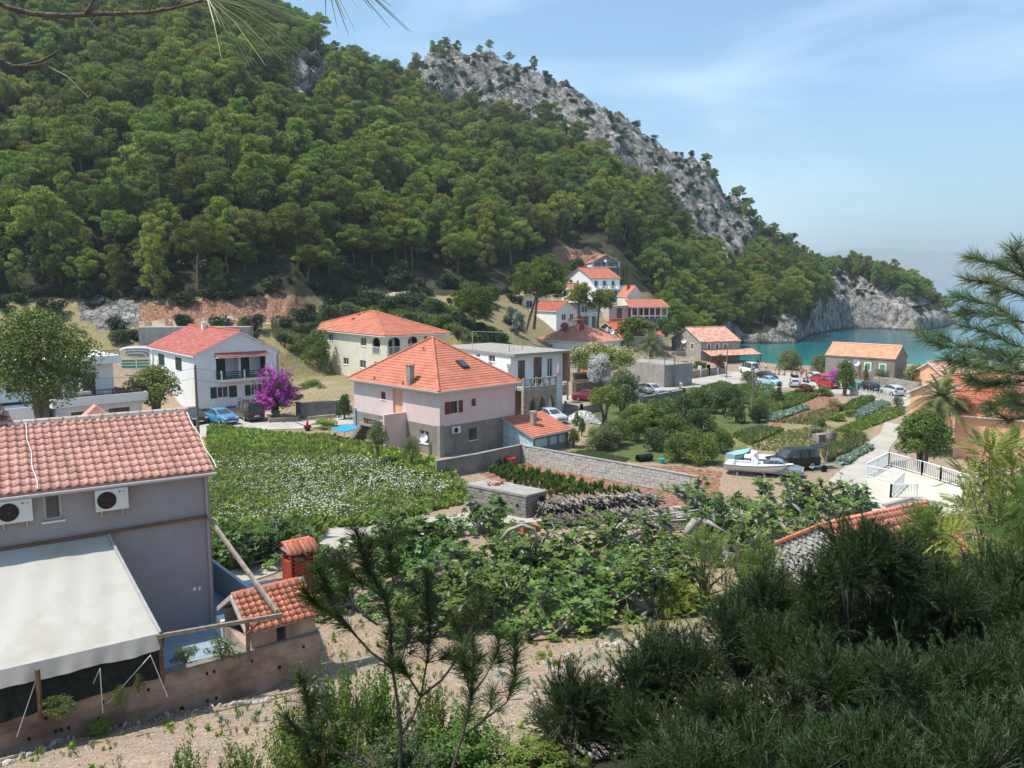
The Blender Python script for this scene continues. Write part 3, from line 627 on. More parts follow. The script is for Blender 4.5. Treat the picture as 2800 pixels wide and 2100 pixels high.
def tile_plane(mb,e0,e1,t0,t1,rowh,colw,m,corr=.035,step=STEP):
 e0,e1,t0,t1=map(lambda q:np.array(q,float),(e0,e1,t0,t1)); W=np.linalg.norm(e1-e0); d=(e1-e0)/W
 mid=(t0+t1)/2-e0; up=mid-d*(mid@d); Ls=np.linalg.norm(up); n=np.cross(d,up/Ls); n=n if n[2]>0 else-n
 rows=max(2,int(round(Ls/rowh))); ns=max(2,int(W/colw))*4; sj=np.linspace(0,W,ns+1); ph=sj/W*(ns/4)
 cz=np.array([0,.75,1,.75])[np.arange(ns+1)%4]*corr
 L0=0.0; L1=(t0-e0)@d; R0=W; R1=(t1-e0)@d; i0=len(mb.v); mi=mb.mi(m); w=ns+1
 for k in range(rows):
  for v,st in((k/rows,step),((k+1)/rows,0.0)):
   s=np.clip(sj,L0+(L1-L0)*v,R0+(R1-R0)*v); P=e0+d*s[:,None]+up*v+n*(cz+st)[:,None]; mb.v+=[tuple(p)for p in P]
 for k in range(rows):
  b=i0+2*k*w
  for j in range(ns):mb.f.append((b+j,b+j+1,b+w+j+1,b+w+j)); mb.m.append(mi)
  if k:
   for j in range(ns):mb.f.append((b-w+j,b-w+j+1,b+j+1,b+j)); mb.m.append(mi)
class House:
 def __init__(s,name,label,cat,C,Lp,Rp,zm,z0,oh=.0,rot=None,a=None,b=None,group=None):
  """C, Lp, Rp: picture points of the near, left and right corners, all at height zm; oh: overhang of those corners"""
  c,l,r=PZ(*C,zm),PZ(*Lp,zm)if Lp else None,PZ(*Rp,zm)if Rp else None
  if rot is None:
   ang=[]
   if r is not None:v=r-c; ang.append((math.atan2(v.y,v.x),v.length))
   if l is not None:v=l-c; ang.append((math.atan2(v.y,v.x)-math.pi/2,v.length))
   rot=sum(q*w for q,w in ang)/sum(w for q,w in ang)
  s.rot=rot; s.a=a or((r-c).length-2*oh); s.b=b or((l-c).length-2*oh); s.oh=oh; s.z0=z0
  x=Vector((math.cos(rot),math.sin(rot),0)); y=Vector((-math.sin(rot),math.cos(rot),0)); s.x,s.y=x,y
  s.O=Vector((c.x,c.y,z0))+(x+y)*oh; s.e=empty(name,s.O,rot,label,cat,group)
 def on(s,face,px,py,off=0.0):
  """picture point -> (distance along the face, height above the base) on a wall plane"""
  d=Vector(ray(px,py)); o=Vector((0,0,H))-s.O; n=s.y if face in 'FB' else s.x; base={'F':0,'L':0,'B':s.b,'R':s.a}[face]+off
  t=(base-o.dot(n))/d.dot(n); p=o+d*t; return p.dot(s.x if face in 'FB' else s.y),p.z
 def rect(s,face,x0,y0,x1,y1):
  a=s.on(face,x0,(y0+y1)/2); b=s.on(face,x1,(y0+y1)/2); mx=((x0+x1)/2); c=s.on(face,mx,y0); e=s.on(face,mx,y1)
  return(min(a[0],b[0]),max(a[0],b[0]),e[1],c[1])
 def P(s,face,u,d,z):
  return{'F':(u,d,z),'B':(u,s.b-d,z),'L':(d,u,z),'R':(s.a-d,u,z)}[face]
 def wall_face(s,mb,face,z0,z1,ops,m,u0=0.0,u1=None,th=.18,off=0.0):
  u1=(s.a if face in 'FB' else s.b)if u1 is None else u1
  us=sorted({u0,u1,*[min(max(o[0],u0),u1)for o in ops],*[min(max(o[1],u0),u1)for o in ops]}); zs=sorted({z0,z1,*[min(max(o[2],z0),z1)for o in ops],*[min(max(o[3],z0),z1)for o in ops]})
  for i in range(len(us)-1):
   for j in range(len(zs)-1):
    cu,cz=(us[i]+us[i+1])/2,(zs[j]+zs[j+1])/2
    if any(o[0]<cu<o[1]and o[2]<cz<o[3]for o in ops):continue
    mb.poly([s.P(face,us[i],off,zs[j]),s.P(face,us[i+1],off,zs[j]),s.P(face,us[i+1],off,zs[j+1]),s.P(face,us[i],off,zs[j+1])],m)
  for a,b,c,d in[o[:4]for o in ops]:
   if d<=z0 or c>=z1:continue
   c,d=max(c,z0),min(d,z1)
   for q in(((a,c),(b,c)),((b,c),(b,d)),((b,d),(a,d)),((a,d),(a,c))):mb.poly([s.P(face,q[0][0],off,q[0][1]),s.P(face,q[1][0],off,q[1][1]),s.P(face,q[1][0],off+th,q[1][1]),s.P(face,q[0][0],off+th,q[0][1])],m)
 def walls(s,z0,z1,m,ops={},name='wall',cap=True):
  mb=MB()
  for f in 'FLBR':s.wall_face(mb,f,z0,z1,ops.get(f,[]),m)
  if cap:mb.poly([(0,0,z1),(s.a,0,z1),(s.a,s.b,z1),(0,s.b,z1)],m)
  return mb.build(name,m,s.e)
 def window(s,face,o,fm=None,pane=None,mull=1,depth=.12,sill=True,name='window',fw=.07,off=0.0,surround=None,bars=0):
  u0,u1,z0,z1=o[:4]; fm=fm or frame_w; mb=MB(); X=lambda a,b,c,d,e,f:mb.box(*map(min,zip(s.P(face,a,b+off,c),s.P(face,d,e+off,f))),*map(max,zip(s.P(face,a,b+off,c),s.P(face,d,e+off,f))),fm)
  g=.003
  X(u0+g,depth-.05,z0+g,u0+fw,depth,z1-g); X(u1-fw,depth-.05,z0+g,u1-g,depth,z1-g); X(u0+fw,depth-.05,z0+g,u1-fw,depth,z0+fw); X(u0+fw,depth-.05,z1-fw,u1-fw,depth,z1-g)
  for k in range(1,mull+1):c=u0+(u1-u0)*k/(mull+1); X(c-fw/2,depth-.045,z0+fw,c+fw/2,depth-.004,z1-fw)
  for k in range(1,bars+1):c=z0+(z1-z0)*k/(bars+1); X(u0+fw,depth-.04,c-fw/3,u1-fw,depth-.01,c+fw/3)
  w=mb.build(name,fm,s.e); p=MB(); lo,hi=s.P(face,u0,depth-.02+off,z0),s.P(face,u1,depth+.03+off,z1)
  p.box(*map(min,zip(lo,hi)),*map(max,zip(lo,hi))); p.build('pane',pane or glass,w)
  if sill:q=MB(); lo,hi=s.P(face,u0-.06,off-.06,z0-.06),s.P(face,u1+.06,off+.1,z0-.003); q.box(*map(min,zip(lo,hi)),*map(max,zip(lo,hi))); q.build('sill',white if sill is True else sill,s.e)
  if surround:
   q=MB()
   for a,b,c,d in((u0-.14,u0,z0-.14,z1+.14),(u1,u1+.14,z0-.14,z1+.14),(u0,u1,z1,z1+.14),(u0,u1,z0-.14,z0)):lo,hi=s.P(face,a,off-.02,c),s.P(face,b,off+.0,d); q.box(*map(min,zip(lo,hi)),*map(max,zip(lo,hi)))
   q.build('window_surround',surround,s.e)
  return w
 def shutter(s,face,u0,u1,z0,z1,m,off=-.035,slats=8):
  mb=MB(); lo,hi=s.P(face,u0,off,z0),s.P(face,u1,off+.03,z1); mb.box(*map(min,zip(lo,hi)),*map(max,zip(lo,hi)))
  for k in range(slats):c=z0+(z1-z0)*(k+.5)/slats; lo,hi=s.P(face,u0+.05,off-.014,c-.03),s.P(face,u1-.05,off-.001,c+.025); mb.box(*map(min,zip(lo,hi)),*map(max,zip(lo,hi)))
  return mb.build('shutter',m,s.e)
 def winsh(s,face,o,m,**k):
  """window with a leaf of shutter folded back at each side"""
  s.window(face,o,**k); w=(o[1]-o[0])/2; s.shutter(face,o[0]-w-.03,o[0]-.03,o[2],o[3],m); s.shutter(face,o[1]+.03,o[1]+w+.03,o[2],o[3],m)
 def closed(s,face,o,m):s.shutter(face,(o[0]),(o[0]+o[1])/2-.01,o[2],o[3],m); s.shutter(face,(o[0]+o[1])/2+.01,o[1],o[2],o[3],m)
 def hip(s,ze,za,m,ridge=0.0,rowh=.36,colw=.3,oh=None,axis='y',capm=None,apex=None):
  oh=s.oh if oh is None else oh; a,b=s.a,s.b; E=[(-oh,-oh,ze),(a+oh,-oh,ze),(a+oh,b+oh,ze),(-oh,b+oh,ze)]; cx,cy=apex or(a/2,b/2)
  T0,T1=((cx,cy-ridge/2,za),(cx,cy+ridge/2,za))if axis=='y' else((cx-ridge/2,cy,za),(cx+ridge/2,cy,za)); mb=MB()
  pl=[(E[0],E[1],T0,T0 if axis=='y' else T1),(E[1],E[2],T0 if axis=='y' else T1,T1),(E[2],E[3],T1,T1 if axis=='y' else T0),(E[3],E[0],T1 if axis=='y' else T0,T0)]
  for e0,e1,t0,t1 in pl:tile_plane(mb,e0,e1,t0,t1,rowh,colw,m)
  rf=mb.build('roof',m,s.e); q=MB()
  for i,e in enumerate(E):t=(T0,T0,T1,T1)[i]if axis=='y' else(T0,T1,T1,T0)[i]; q.tube([Vector(e)+Vector((0,0,.07)),Vector(t)+Vector((0,0,.09))],.11,6)
  if ridge:q.tube([Vector(T0)+Vector((0,0,.09)),Vector(T1)+Vector((0,0,.09))],.12,6)
  q.build('ridge_cap',capm or m,rf); u=MB(); u.box(-oh+.03,-oh+.03,ze-.16,a+oh-.03,b+oh-.03,ze-.03); u.build('eave',white,s.e); return rf
 def gable(s,ze,zr,m,wallm,axis='x',rowh=.36,colw=.3,oh=None,ohg=None,cy=None,roofname='roof',verge=None,ze2=None,capm=None):
  """ridge runs along axis; the gables close the two ends"""
  oh=s.oh if oh is None else oh; ohg=oh if ohg is None else ohg; a,b=s.a,s.b; sw=axis=='y'; W,D=(a,b)if not sw else(b,a); cy=D/2 if cy is None else cy; ze2=ze if ze2 is None else ze2
  T=(lambda p:p)if not sw else(lambda p:(p[1],p[0],p[2])); k=(zr-ze)/cy; k2=(zr-ze2)/(D-cy); mb=MB()
  A=[(-ohg,-oh,ze-k*oh),(W+ohg,-oh,ze-k*oh),(-ohg,cy,zr),(W+ohg,cy,zr)]; B=[(W+ohg,D+oh,ze2-k2*oh),(-ohg,D+oh,ze2-k2*oh),(W+ohg,cy,zr),(-ohg,cy,zr)]
  for q in(A,B):tile_plane(mb,*[T((p[0],p[1],p[2]+.12))for p in q],rowh,colw,m)
  rf=mb.build(roofname,m,s.e); q=MB(); q.tube([T((-ohg,cy,zr+.2)),T((W+ohg,cy,zr+.2))],.12,6); q.build('ridge_cap',capm or m,rf)
  sl=MB()
  for q in(A,B):sl.prism([T((p[0],p[1],p[2]-.02))for p in(q[0],q[1],q[3],q[2])],(0,0,.12))
  sl.build('eave',verge or white,s.e); zl=min(ze,ze2)
  for w0 in(0.0,W):g=MB(); g.poly([T(p)for p in[(w0,0,zl),(w0,D,zl),(w0,D,ze2),(w0,cy,zr-.02),(w0,0,ze)]],wallm); g.build('gable',wallm,s.e)
  return rf
def roofbox(h,x,y,z,w,d,hh,m,cap=None,name='chimney'):
 mb=MB().box(x-w/2,y-d/2,z,x+w/2,y+d/2,z+hh,m)
 if cap:
  for sx in(-1,1):
   for sy in(-1,1):mb.box(x+sx*(w/2-.06)-.05,y+sy*(d/2-.06)-.05,z+hh,x+sx*(w/2-.06)+.05,y+sy*(d/2-.06)+.05,z+hh+.14,m)
  mb.box(x-w/2-.06,y-d/2-.06,z+hh+.14,x+w/2+.06,y+d/2+.06,z+hh+.20,cap)
 return mb.build(name,m,h.e)
def railing(parent,pts,h,m,step=.14,post=1.5,w=.03,name='railing',bal='baluster',pw=.07,bottom=.1,individually=True):
 """rails, posts and upright bars along a path of local points"""
 r=MB(); bm=MB().box(-w/2,-w/2,0,w/2,w/2,h-bottom).build(bal,m,parent)if individually else None; bme=bm.data if bm else None; first=True; joined=MB()
 for a,b in zip(pts[:-1],pts[1:]):
  a,b=Vector(a),Vector(b); up=Vector((0,0,h)); r.bar(a+up,b+up,pw,.05,m); r.bar(a+Vector((0,0,bottom)),b+Vector((0,0,bottom)),.04,.04,m)
  L_=(b-a).length; npst=max(1,round(L_/post))
  for i in range(npst+1):p=a.lerp(b,i/npst); r.bar(p-Vector((0,0,.05)),p+up+Vector((0,0,.03)),pw,pw,m)
  n=int(L_/step)
  for i in range(1,n):
   p=a.lerp(b,i/n)
   if individually:
    if first:bm.location=p+Vector((0,0,bottom)); first=False
    else:link(bal,bme,parent,p+Vector((0,0,bottom)))
   else:r.bar(p+Vector((0,0,bottom)),p+up,w,w,m)
 return r.build(name,m,parent)
_txt={}
def text_mesh(t,size,m,ext=.002):
 c=bpy.data.curves.new('lettering','FONT'); c.body=t; c.size=size; c.extrude=ext; c.align_x='CENTER'; c.align_y='CENTER'
 o=bpy.data.objects.new('lettering',c); COL.objects.link(o); bpy.context.view_layer.update(); me=bpy.data.meshes.new_from_object(o.evaluated_get(bpy.context.evaluated_depsgraph_get())); bpy.data.objects.remove(o)
 me.materials.clear(); me.materials.append(m); return me
def dish(parent,loc,r,aim,m=None):
 """satellite dish, a part of the house"""
 V=MB(); n=14
 for k in range(5):
  f=k/4*r
  for j in range(n):V.v.append((f*math.cos(j*6.2832/n),f*math.sin(j*6.2832/n),f*f*.45/r))
 for k in range(4):
  for j in range(n):a=k*n+j; b=k*n+(j+1)%n; V.f.append((a,b,b+n,a+n)); V.m.append(0)
 V.mats=[m or white_paint]; V.bar((0,0,0),(0,0,r*1.1),.03,.03,m or white_paint); V.bar((0,0,0),(0,-.0,-.35),.05,.05,m or white_paint)
 o=V.build('satellite_dish',m or white_paint,parent,True); o.location=loc; o.rotation_euler=Vector(aim).to_track_quat('Z','Y').to_euler(); return o
 # THE PINK HOUSE WITH THE PYRAMID ROOF
def R4(h,face,z,x0,y0,x1,y1):p=z(x0,y0); q=z(x1,y1); o=h.rect(face,p[0],p[1],q[0],q[1]); return(o[0],o[1],o[2]-h.z0*0,o[3])
def loc4(h,face,z,*r):o=h.rect(face,*z(r[0],r[1]),*z(r[2],r[3])); return(o[0],o[1],o[2],o[3])
def pink_house():
 h=House('pink_house','two storey house with pale pink upper floor, bare grey ground floor and orange pyramid roof','house',(948,848),(745,819),(1132,826),7.9,2.0,.45)
 ze=5.9; ap=PY(*z5(1382,398),h.O.y+(h.a*h.x.y+h.b*h.y.y)/2); za=ap.z-2.0
 win_b=loc4(h,'F',z5,1472,876,1524,968); win_s=loc4(h,'F',z5,1630,858,1663,914); low=loc4(h,'F',z5,1610,1078,1670,1170)
 lw=loc4(h,'L',z5,945,806,980,864); lwl=loc4(h,'L',z5,1236,1096,1306,1196); niche=loc4(h,'L',z5,1036,790,1110,990)
 split=h.on('F',*z5(1395,1072))[1]
 h.walls(split,ze,pink,{'F':[win_b,win_s],'L':[lw,(niche[0],niche[1],split,ze-.35)]},'upper_wall'); h.walls(-.6,split-.004,brownwall,{'F':[low],'L':[lwl]},'lower_wall')
 m=MB(); lo=(.18,niche[0],split); m.box(.16,niche[0]+.003,split+.003,.2,niche[1]-.003,ze-.36,peach); m.build('entrance_niche',mat('pink_niche',(.62,.36,.30),(.7,.42,.35)),h.e)
 h.window('F',win_b,wood_brown,mull=1); w=win_b[1]-win_b[0]; h.shutter('F',win_b[0]-w*.85,win_b[0]-.04,win_b[2],win_b[3],shut_red,slats=9); h.shutter('F',win_b[1]+.12,win_b[1]+w*.75,win_b[2],win_b[3],shut_red,slats=9)
 h.window('F',win_s,shut_red,mull=0,pane=shut_red); h.window('F',low,wood_brown,mull=1); h.window('L',lw,shut_red,mull=0,pane=shut_red); h.window('L',lwl,frame_w,mull=1)
 h.hip(ze,za,rooforange,0.0,.34,.28,.45)
 m=MB()
 m.box(-.06,-.06,-.6,.34,.30,split+.12); m.build('corner_pillar',conc,h.e)
 m=MB(); m.box(-.12,h.b-.3,-.6,.2,h.b+.08,split+.25); m.build('corner_pillar',conc,h.e)
 m=MB(); m.tube([(h.a+.05,-.08,-.3),(h.a+.05,-.08,ze)],.05); m.build('drain_pipe',wood_brown,h.e)
 g=MB(); g.tube([(-.5,-.52,ze-.02),(h.a+.5,-.52,ze-.02)],.06); g.tube([(-.52,-.5,ze-.02),(-.52,h.b+.5,ze-.02)],.06); g.build('gutter',mat('grey_gutter',(.35,.33,.32),rough=.5),h.e)
 f=h.on('L',*z5(1137,1040))[0]; deck=h.on('L',*z5(1060,1030))[1]*.0+split-.35
 m=MB(); m.box(-2.3,f,-.6,-.003,f+.2,split+.75); m.build('porch_side_wall',pink,h.e)
 y1=h.on('L',*z5(800,1000))[0]
 m=MB(); m.box(-2.2,f+.2,deck-.2,-.003,f+3.6,deck); m.build('porch_slab',conc,h.e)
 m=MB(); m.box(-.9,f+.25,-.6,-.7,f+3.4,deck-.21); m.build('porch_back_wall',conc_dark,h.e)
 for k in range(9):MB().box(-2.2,f+3.6+k*.3,deck-.2-(k+1)*.28-.1,-.9,f+3.9+k*.3,deck-.02-k*.28).build('step',conc,h.e)
 roofc=h.on('L',*z5(1170,740))
 def onroof(px,py):
  d=Vector(ray(px,py)); o=Vector((0,0,H))-h.O; ox,oz=o.dot(h.x),o.z; dx,dz=d.dot(h.x),d.z
  k=(za-ze)/(h.a/2+.45); t=(ze+k*(ox+.45)-oz)/(dz-k*dx); p=o+d*t; return p.dot(h.x),p.dot(h.y),p.z
 x,y,z=onroof(*z5(1168,745)); roofbox(h,x,y,z-.3,.5,.5,1.75,conc,conc,'chimney')
 d=Vector(ray(*z5(1558,605))); o=Vector((0,0,H))-h.O; k=(za-ze)/(h.b/2+.45); t=(ze+k*(o.dot(h.y)+.45)-o.z)/(d.z-k*d.dot(h.y)); p=o+d*t; sx,sy,sz=p.dot(h.x),p.dot(h.y),p.z
 m=MB(); n=Vector((0,-k,1)).normalized(); u=Vector((0,1,k)).normalized(); c=Vector((sx,sy,sz))+n*.10
 for s0,s1,v0,v1,hh,mm in((-.42,.42,-.55,.55,.10,darkmetal),(-.33,.33,-.46,.46,.115,glass)):q=[c+Vector((a,0,0))+u*b for a,b in((s0,v0),(s1,v0),(s1,v1),(s0,v1))]; m.prism(q,n*hh,mm)
 m.build('skylight',None,h.e)
 for zx,zy in((905,705),(1120,742),(1275,485)):
  x,y,z=onroof(*z5(zx,zy)); m=MB(); m.tube([(x-.15,y,z+.08),(x-.2,y,z+.22)],[.12,.07],6); m.build('roof_vent',rooforange,h.e)
 c=h.on('L',*z5(1290,1150)); dish(h.e,(-.35,c[0]-.1,c[1]),.36,(-.8,-.5,.35))
 return h
PINKH=pink_house()
def aircon(name_label,loc,rz,w=.82,hh=.58,lettering=None,hose=0.0):
 r=empty('air_conditioner',loc,rz,name_label,'air conditioner')
 b=MB(); b.box(-w/2,-.15,0,w/2,.14,hh); o=b.build('casing',mat('white_enamel',(.62,.62,.60),(.70,.70,.68),scale=3,rough=.4),r)
 bv=o.modifiers.new('bevel','BEVEL'); bv.width=.018; bv.segments=2
 g=MB(); cx=-w*.16; rr=hh*.40; n=28
 g.tube([(cx,-.152,hh*.5),(cx,-.158,hh*.5)],[rr,rr],n,black); g.build('fan_opening',black,r)
 q=MB()
 for k in range(4):f=rr*(k+1)/4.2; pts=[(cx+f*math.cos(i*6.2832/n),-.165,hh*.5+f*math.sin(i*6.2832/n))for i in range(n+1)]; q.tube(pts,.006,4,cap=False)
 for i in range(12):a=i*6.2832/12; q.bar((cx,-.165,hh*.5),(cx+rr*math.cos(a),-.165,hh*.5+rr*math.sin(a)),.006)
 q.build('fan_grille',mat('dark_grille',(.10,.05,.045),rough=.5),r)
 k=MB()
 for x in(-w*.32,w*.32):k.box(x-.02,-.13,-.03,x+.02,.2,-.005); k.box(x-.02,.14,-.25,x+.02,.2,-.03)
 k.build('bracket',steel,r)
 if lettering:
  t=link('lettering',text_mesh(lettering,.085,mat('grey_letters',(.16,.15,.16),rough=.5)),r,(w*.37,-.153,hh*.84),(R(90),0,0))
  e=MB(); e.tube([(w*.24,-.151,hh*.84),(w*.24,-.155,hh*.84)],.035,20); e.build('round_emblem',mat('emblem_red',(.42,.03,.06),rough=.5),r)
  e2=MB(); e2.tube([(w*.24+.008,-.156,hh*.84+.008),(w*.24+.008,-.158,hh*.84+.008)],.012,10); e2.build('emblem_dot',white_paint,r)
 if hose:p=MB(); p.tube([(0,.1,0),(.02,.12,-hose*.5),(0,.12,-hose)],.022,6); p.build('hose',conc_dark,r)
 return r
def ac_on(h,face,px,py,label,w,hh,lettering=None,hose=0):
 u,z=h.on(face,px,py); p=Vector(h.P(face,u,-.22,z-hh/2)); wp=h.O+h.x*p.x+h.y*p.y+Vector((0,0,p.z)); return aircon(label,wp,h.rot if face=='F' else h.rot-R(90),w,hh,lettering,hose)
ac_on(PINKH,'F',*z5(1500,1090),'small white air conditioner on the grey lower wall of the pink house, hose hanging down',.8,.55,hose=2.4)
# lean-to annexe against its right face
def annexe_build():
 P=PINKH; x0=P.on('F',*z5(1873,1120))[0]; wy,wz=P.on('L',*z5(2092,1235),off=x0); W=-wy; zh=P.on('F',*z5(1950,1000))[1]-.05; zl=P.on('L',*z5(2095,1150),off=x0)[1]-.02
 xe=P.on('F',*zd(872,215),off=-W)[0]; D=max(3,xe-x0)
 r=empty('annexe',P.O+P.x*x0,P.rot,'low annexe with pale blue side and sloping orange roof against the pink house','annexe')
 glassy=mat('pale_blue_panels',(.34,.50,.56),(.46,.60,.66),scale=1.2,rough=.35)
 s=MB(); s.prism([(0,0,-.6),(0,-W,-.6),(0,-W,zl),(0,0,zh)],(.08,0,0)); s.build('side_wall',glassy,r)
 f=MB()
 for k in range(5):y=-W*k/4; f.box(-.03,y-.03,-.5,-.004,y+.03,zh+(zl-zh)*k/4-.04)
 f.bar((-.02,0,1.5),(-.02,-W*.5,1.3),.03,.05); f.bar((-.02,-W*.5,.9),(-.02,-W,.8),.03,.05); f.build('glazing_bar',white_bluish,r)
 e=MB(); e.box(.08,-W,-.6,D,-W+.15,.6); e.box(.08,-W,zl-.25,D,-W+.15,zl-.01)
 for u in(.08,D*.42,D*.68,D-.3):e.box(u,-W-.01,.6,u+.22,-W+.14,zl-.25)
 e.box(D-.15,-W+.15,-.6,D,-.004,zl); e.build('front_wall',conc_dark,r); q=MB(); q.box(.3,-W+.08,.6,D-.3,-W+.1,zl-.25); q.build('front_glazing',glassy,r)
 t=MB(); tile_plane(t,(-.3,-W-.3,zl+.08),(D+.3,-W-.3,zl+.08),(-.3,-.004,zh+.22),(D+.3,-.004,zh+.22),.34,.28,rooforange); t.build('roof',rooforange,r)
 b=MB(); b.prism([(-.25,-W-.27,zl-.03),(-.25,-.006,zh+.1),(D+.25,-.006,zh+.1),(D+.25,-W-.27,zl-.03)],(0,0,.09)); b.build('roof_board',white,r)
 cx,cy=1.5,-W*.62; zc_=zl+(zh-zl)*.38; c=MB(); c.box(cx,cy,zc_-.2,cx+.42,cy+.42,zc_+1.25,conc)
 for a in(0,.34):
  for b_ in(0,.34):c.box(cx+a,cy+b_,zc_+1.25,cx+a+.08,cy+b_+.08,zc_+1.42,conc)
 c.box(cx-.05,cy-.05,zc_+1.42,cx+.47,cy+.47,zc_+1.5,conc); c.build('chimney',None,r)
annexe_build()
# THE CREAM HOUSE BEHIND IT
def cream_house():
 h=House('cream_house','cream two storey house with orange hip roof and arched balconies behind the pink house','house',z5(978,385),z5(430,322),z5(1412,357),10.3,4.2,.5)
 ze=6.1; rp=PY(*z5(935,198),h.O.y+(h.a*h.x.y+h.b*h.y.y)/2).z-h.z0
 F=[loc4(h,'F',z5,1000,392,1092,524),loc4(h,'F',z5,1150,384,1222,500),loc4(h,'F',z5,1272,380,1296,470)]
 Lw=[loc4(h,'L',z5,880,396,938,524)]; win=[loc4(h,'L',z5,790,395,833,460),loc4(h,'L',z5,548,366,582,420),loc4(h,'L',z5,784,566,830,626),loc4(h,'L',z5,660,548,700,600),loc4(h,'L',z5,895,580,940,640)]
 F=[(a,b,c,min(d,ze-.25))for a,b,c,d in F]; Lw=[(a,b,c,min(d,ze-.25))for a,b,c,d in Lw]
 h.walls(-1.5,ze,cream,{'F':F,'L':Lw+win})
 for o in win:h.window('L',o,frame_w,mull=1)
 for f,os in(('F',F),('L',Lw)):
  for a,b,c,d in os:
   m=MB(); lo,hi=h.P(f,a,1.3,c),h.P(f,b,1.35,d); m.box(*map(min,zip(lo,hi)),*map(max,zip(lo,hi))); m.build('loggia_back_wall',cream,h.e)
   m=MB(); lo,hi=h.P(f,a+(b-a)*.2,1.26,c),h.P(f,b-(b-a)*.25,1.295,d-.4); m.box(*map(min,zip(lo,hi)),*map(max,zip(lo,hi))); m.build('balcony_door',glass,h.e)
   m=MB(); n=8; r=(b-a)/2
   for i in range(n):
    for sgn in(0,1):
     a0,a1=i/n*math.pi/2,(i+1)/n*math.pi/2; x0,x1=r-r*math.sin(a0),r-r*math.sin(a1); z0_,z1_=d-.55+.55*math.cos(a0),d-.55+.55*math.cos(a1)
     if sgn:u=[a+r+(r-x0),a+r+(r-x1)]
     else:u=[a+x0,a+x1]
     m.prism([h.P(f,u[0],-.004,z0_),h.P(f,u[1],-.004,z1_),h.P(f,u[1],-.004,d+.01),h.P(f,u[0],-.004,d+.01)],Vector(h.P(f,0,.17,0))-Vector(h.P(f,0,0,0)))
   m.build('arch',cream,h.e)
   railing(h.e,[h.P(f,a,-.03,c),h.P(f,b,-.03,c)],.95,white_paint,step=.16,individually=False,post=9)
 h.hip(ze,rp,rooforange,.9,.36,.3,.5);
 for zx,zy in((780,228),(735,262)):
  d=Vector(ray(*z5(zx,zy))); o=Vector((0,0,H))-h.O; k=(rp-ze)/(h.a/2+.5); t=(ze+k*(o.dot(h.x)+.5)-o.z)/(d.z-k*d.dot(h.x)); p=o+d*t; x,y,z=p.dot(h.x),p.dot(h.y),p.z
  roofbox(h,x,y,z-.1,.35,.35,.4,rooforange,None,'roof_vent')
cream_house()
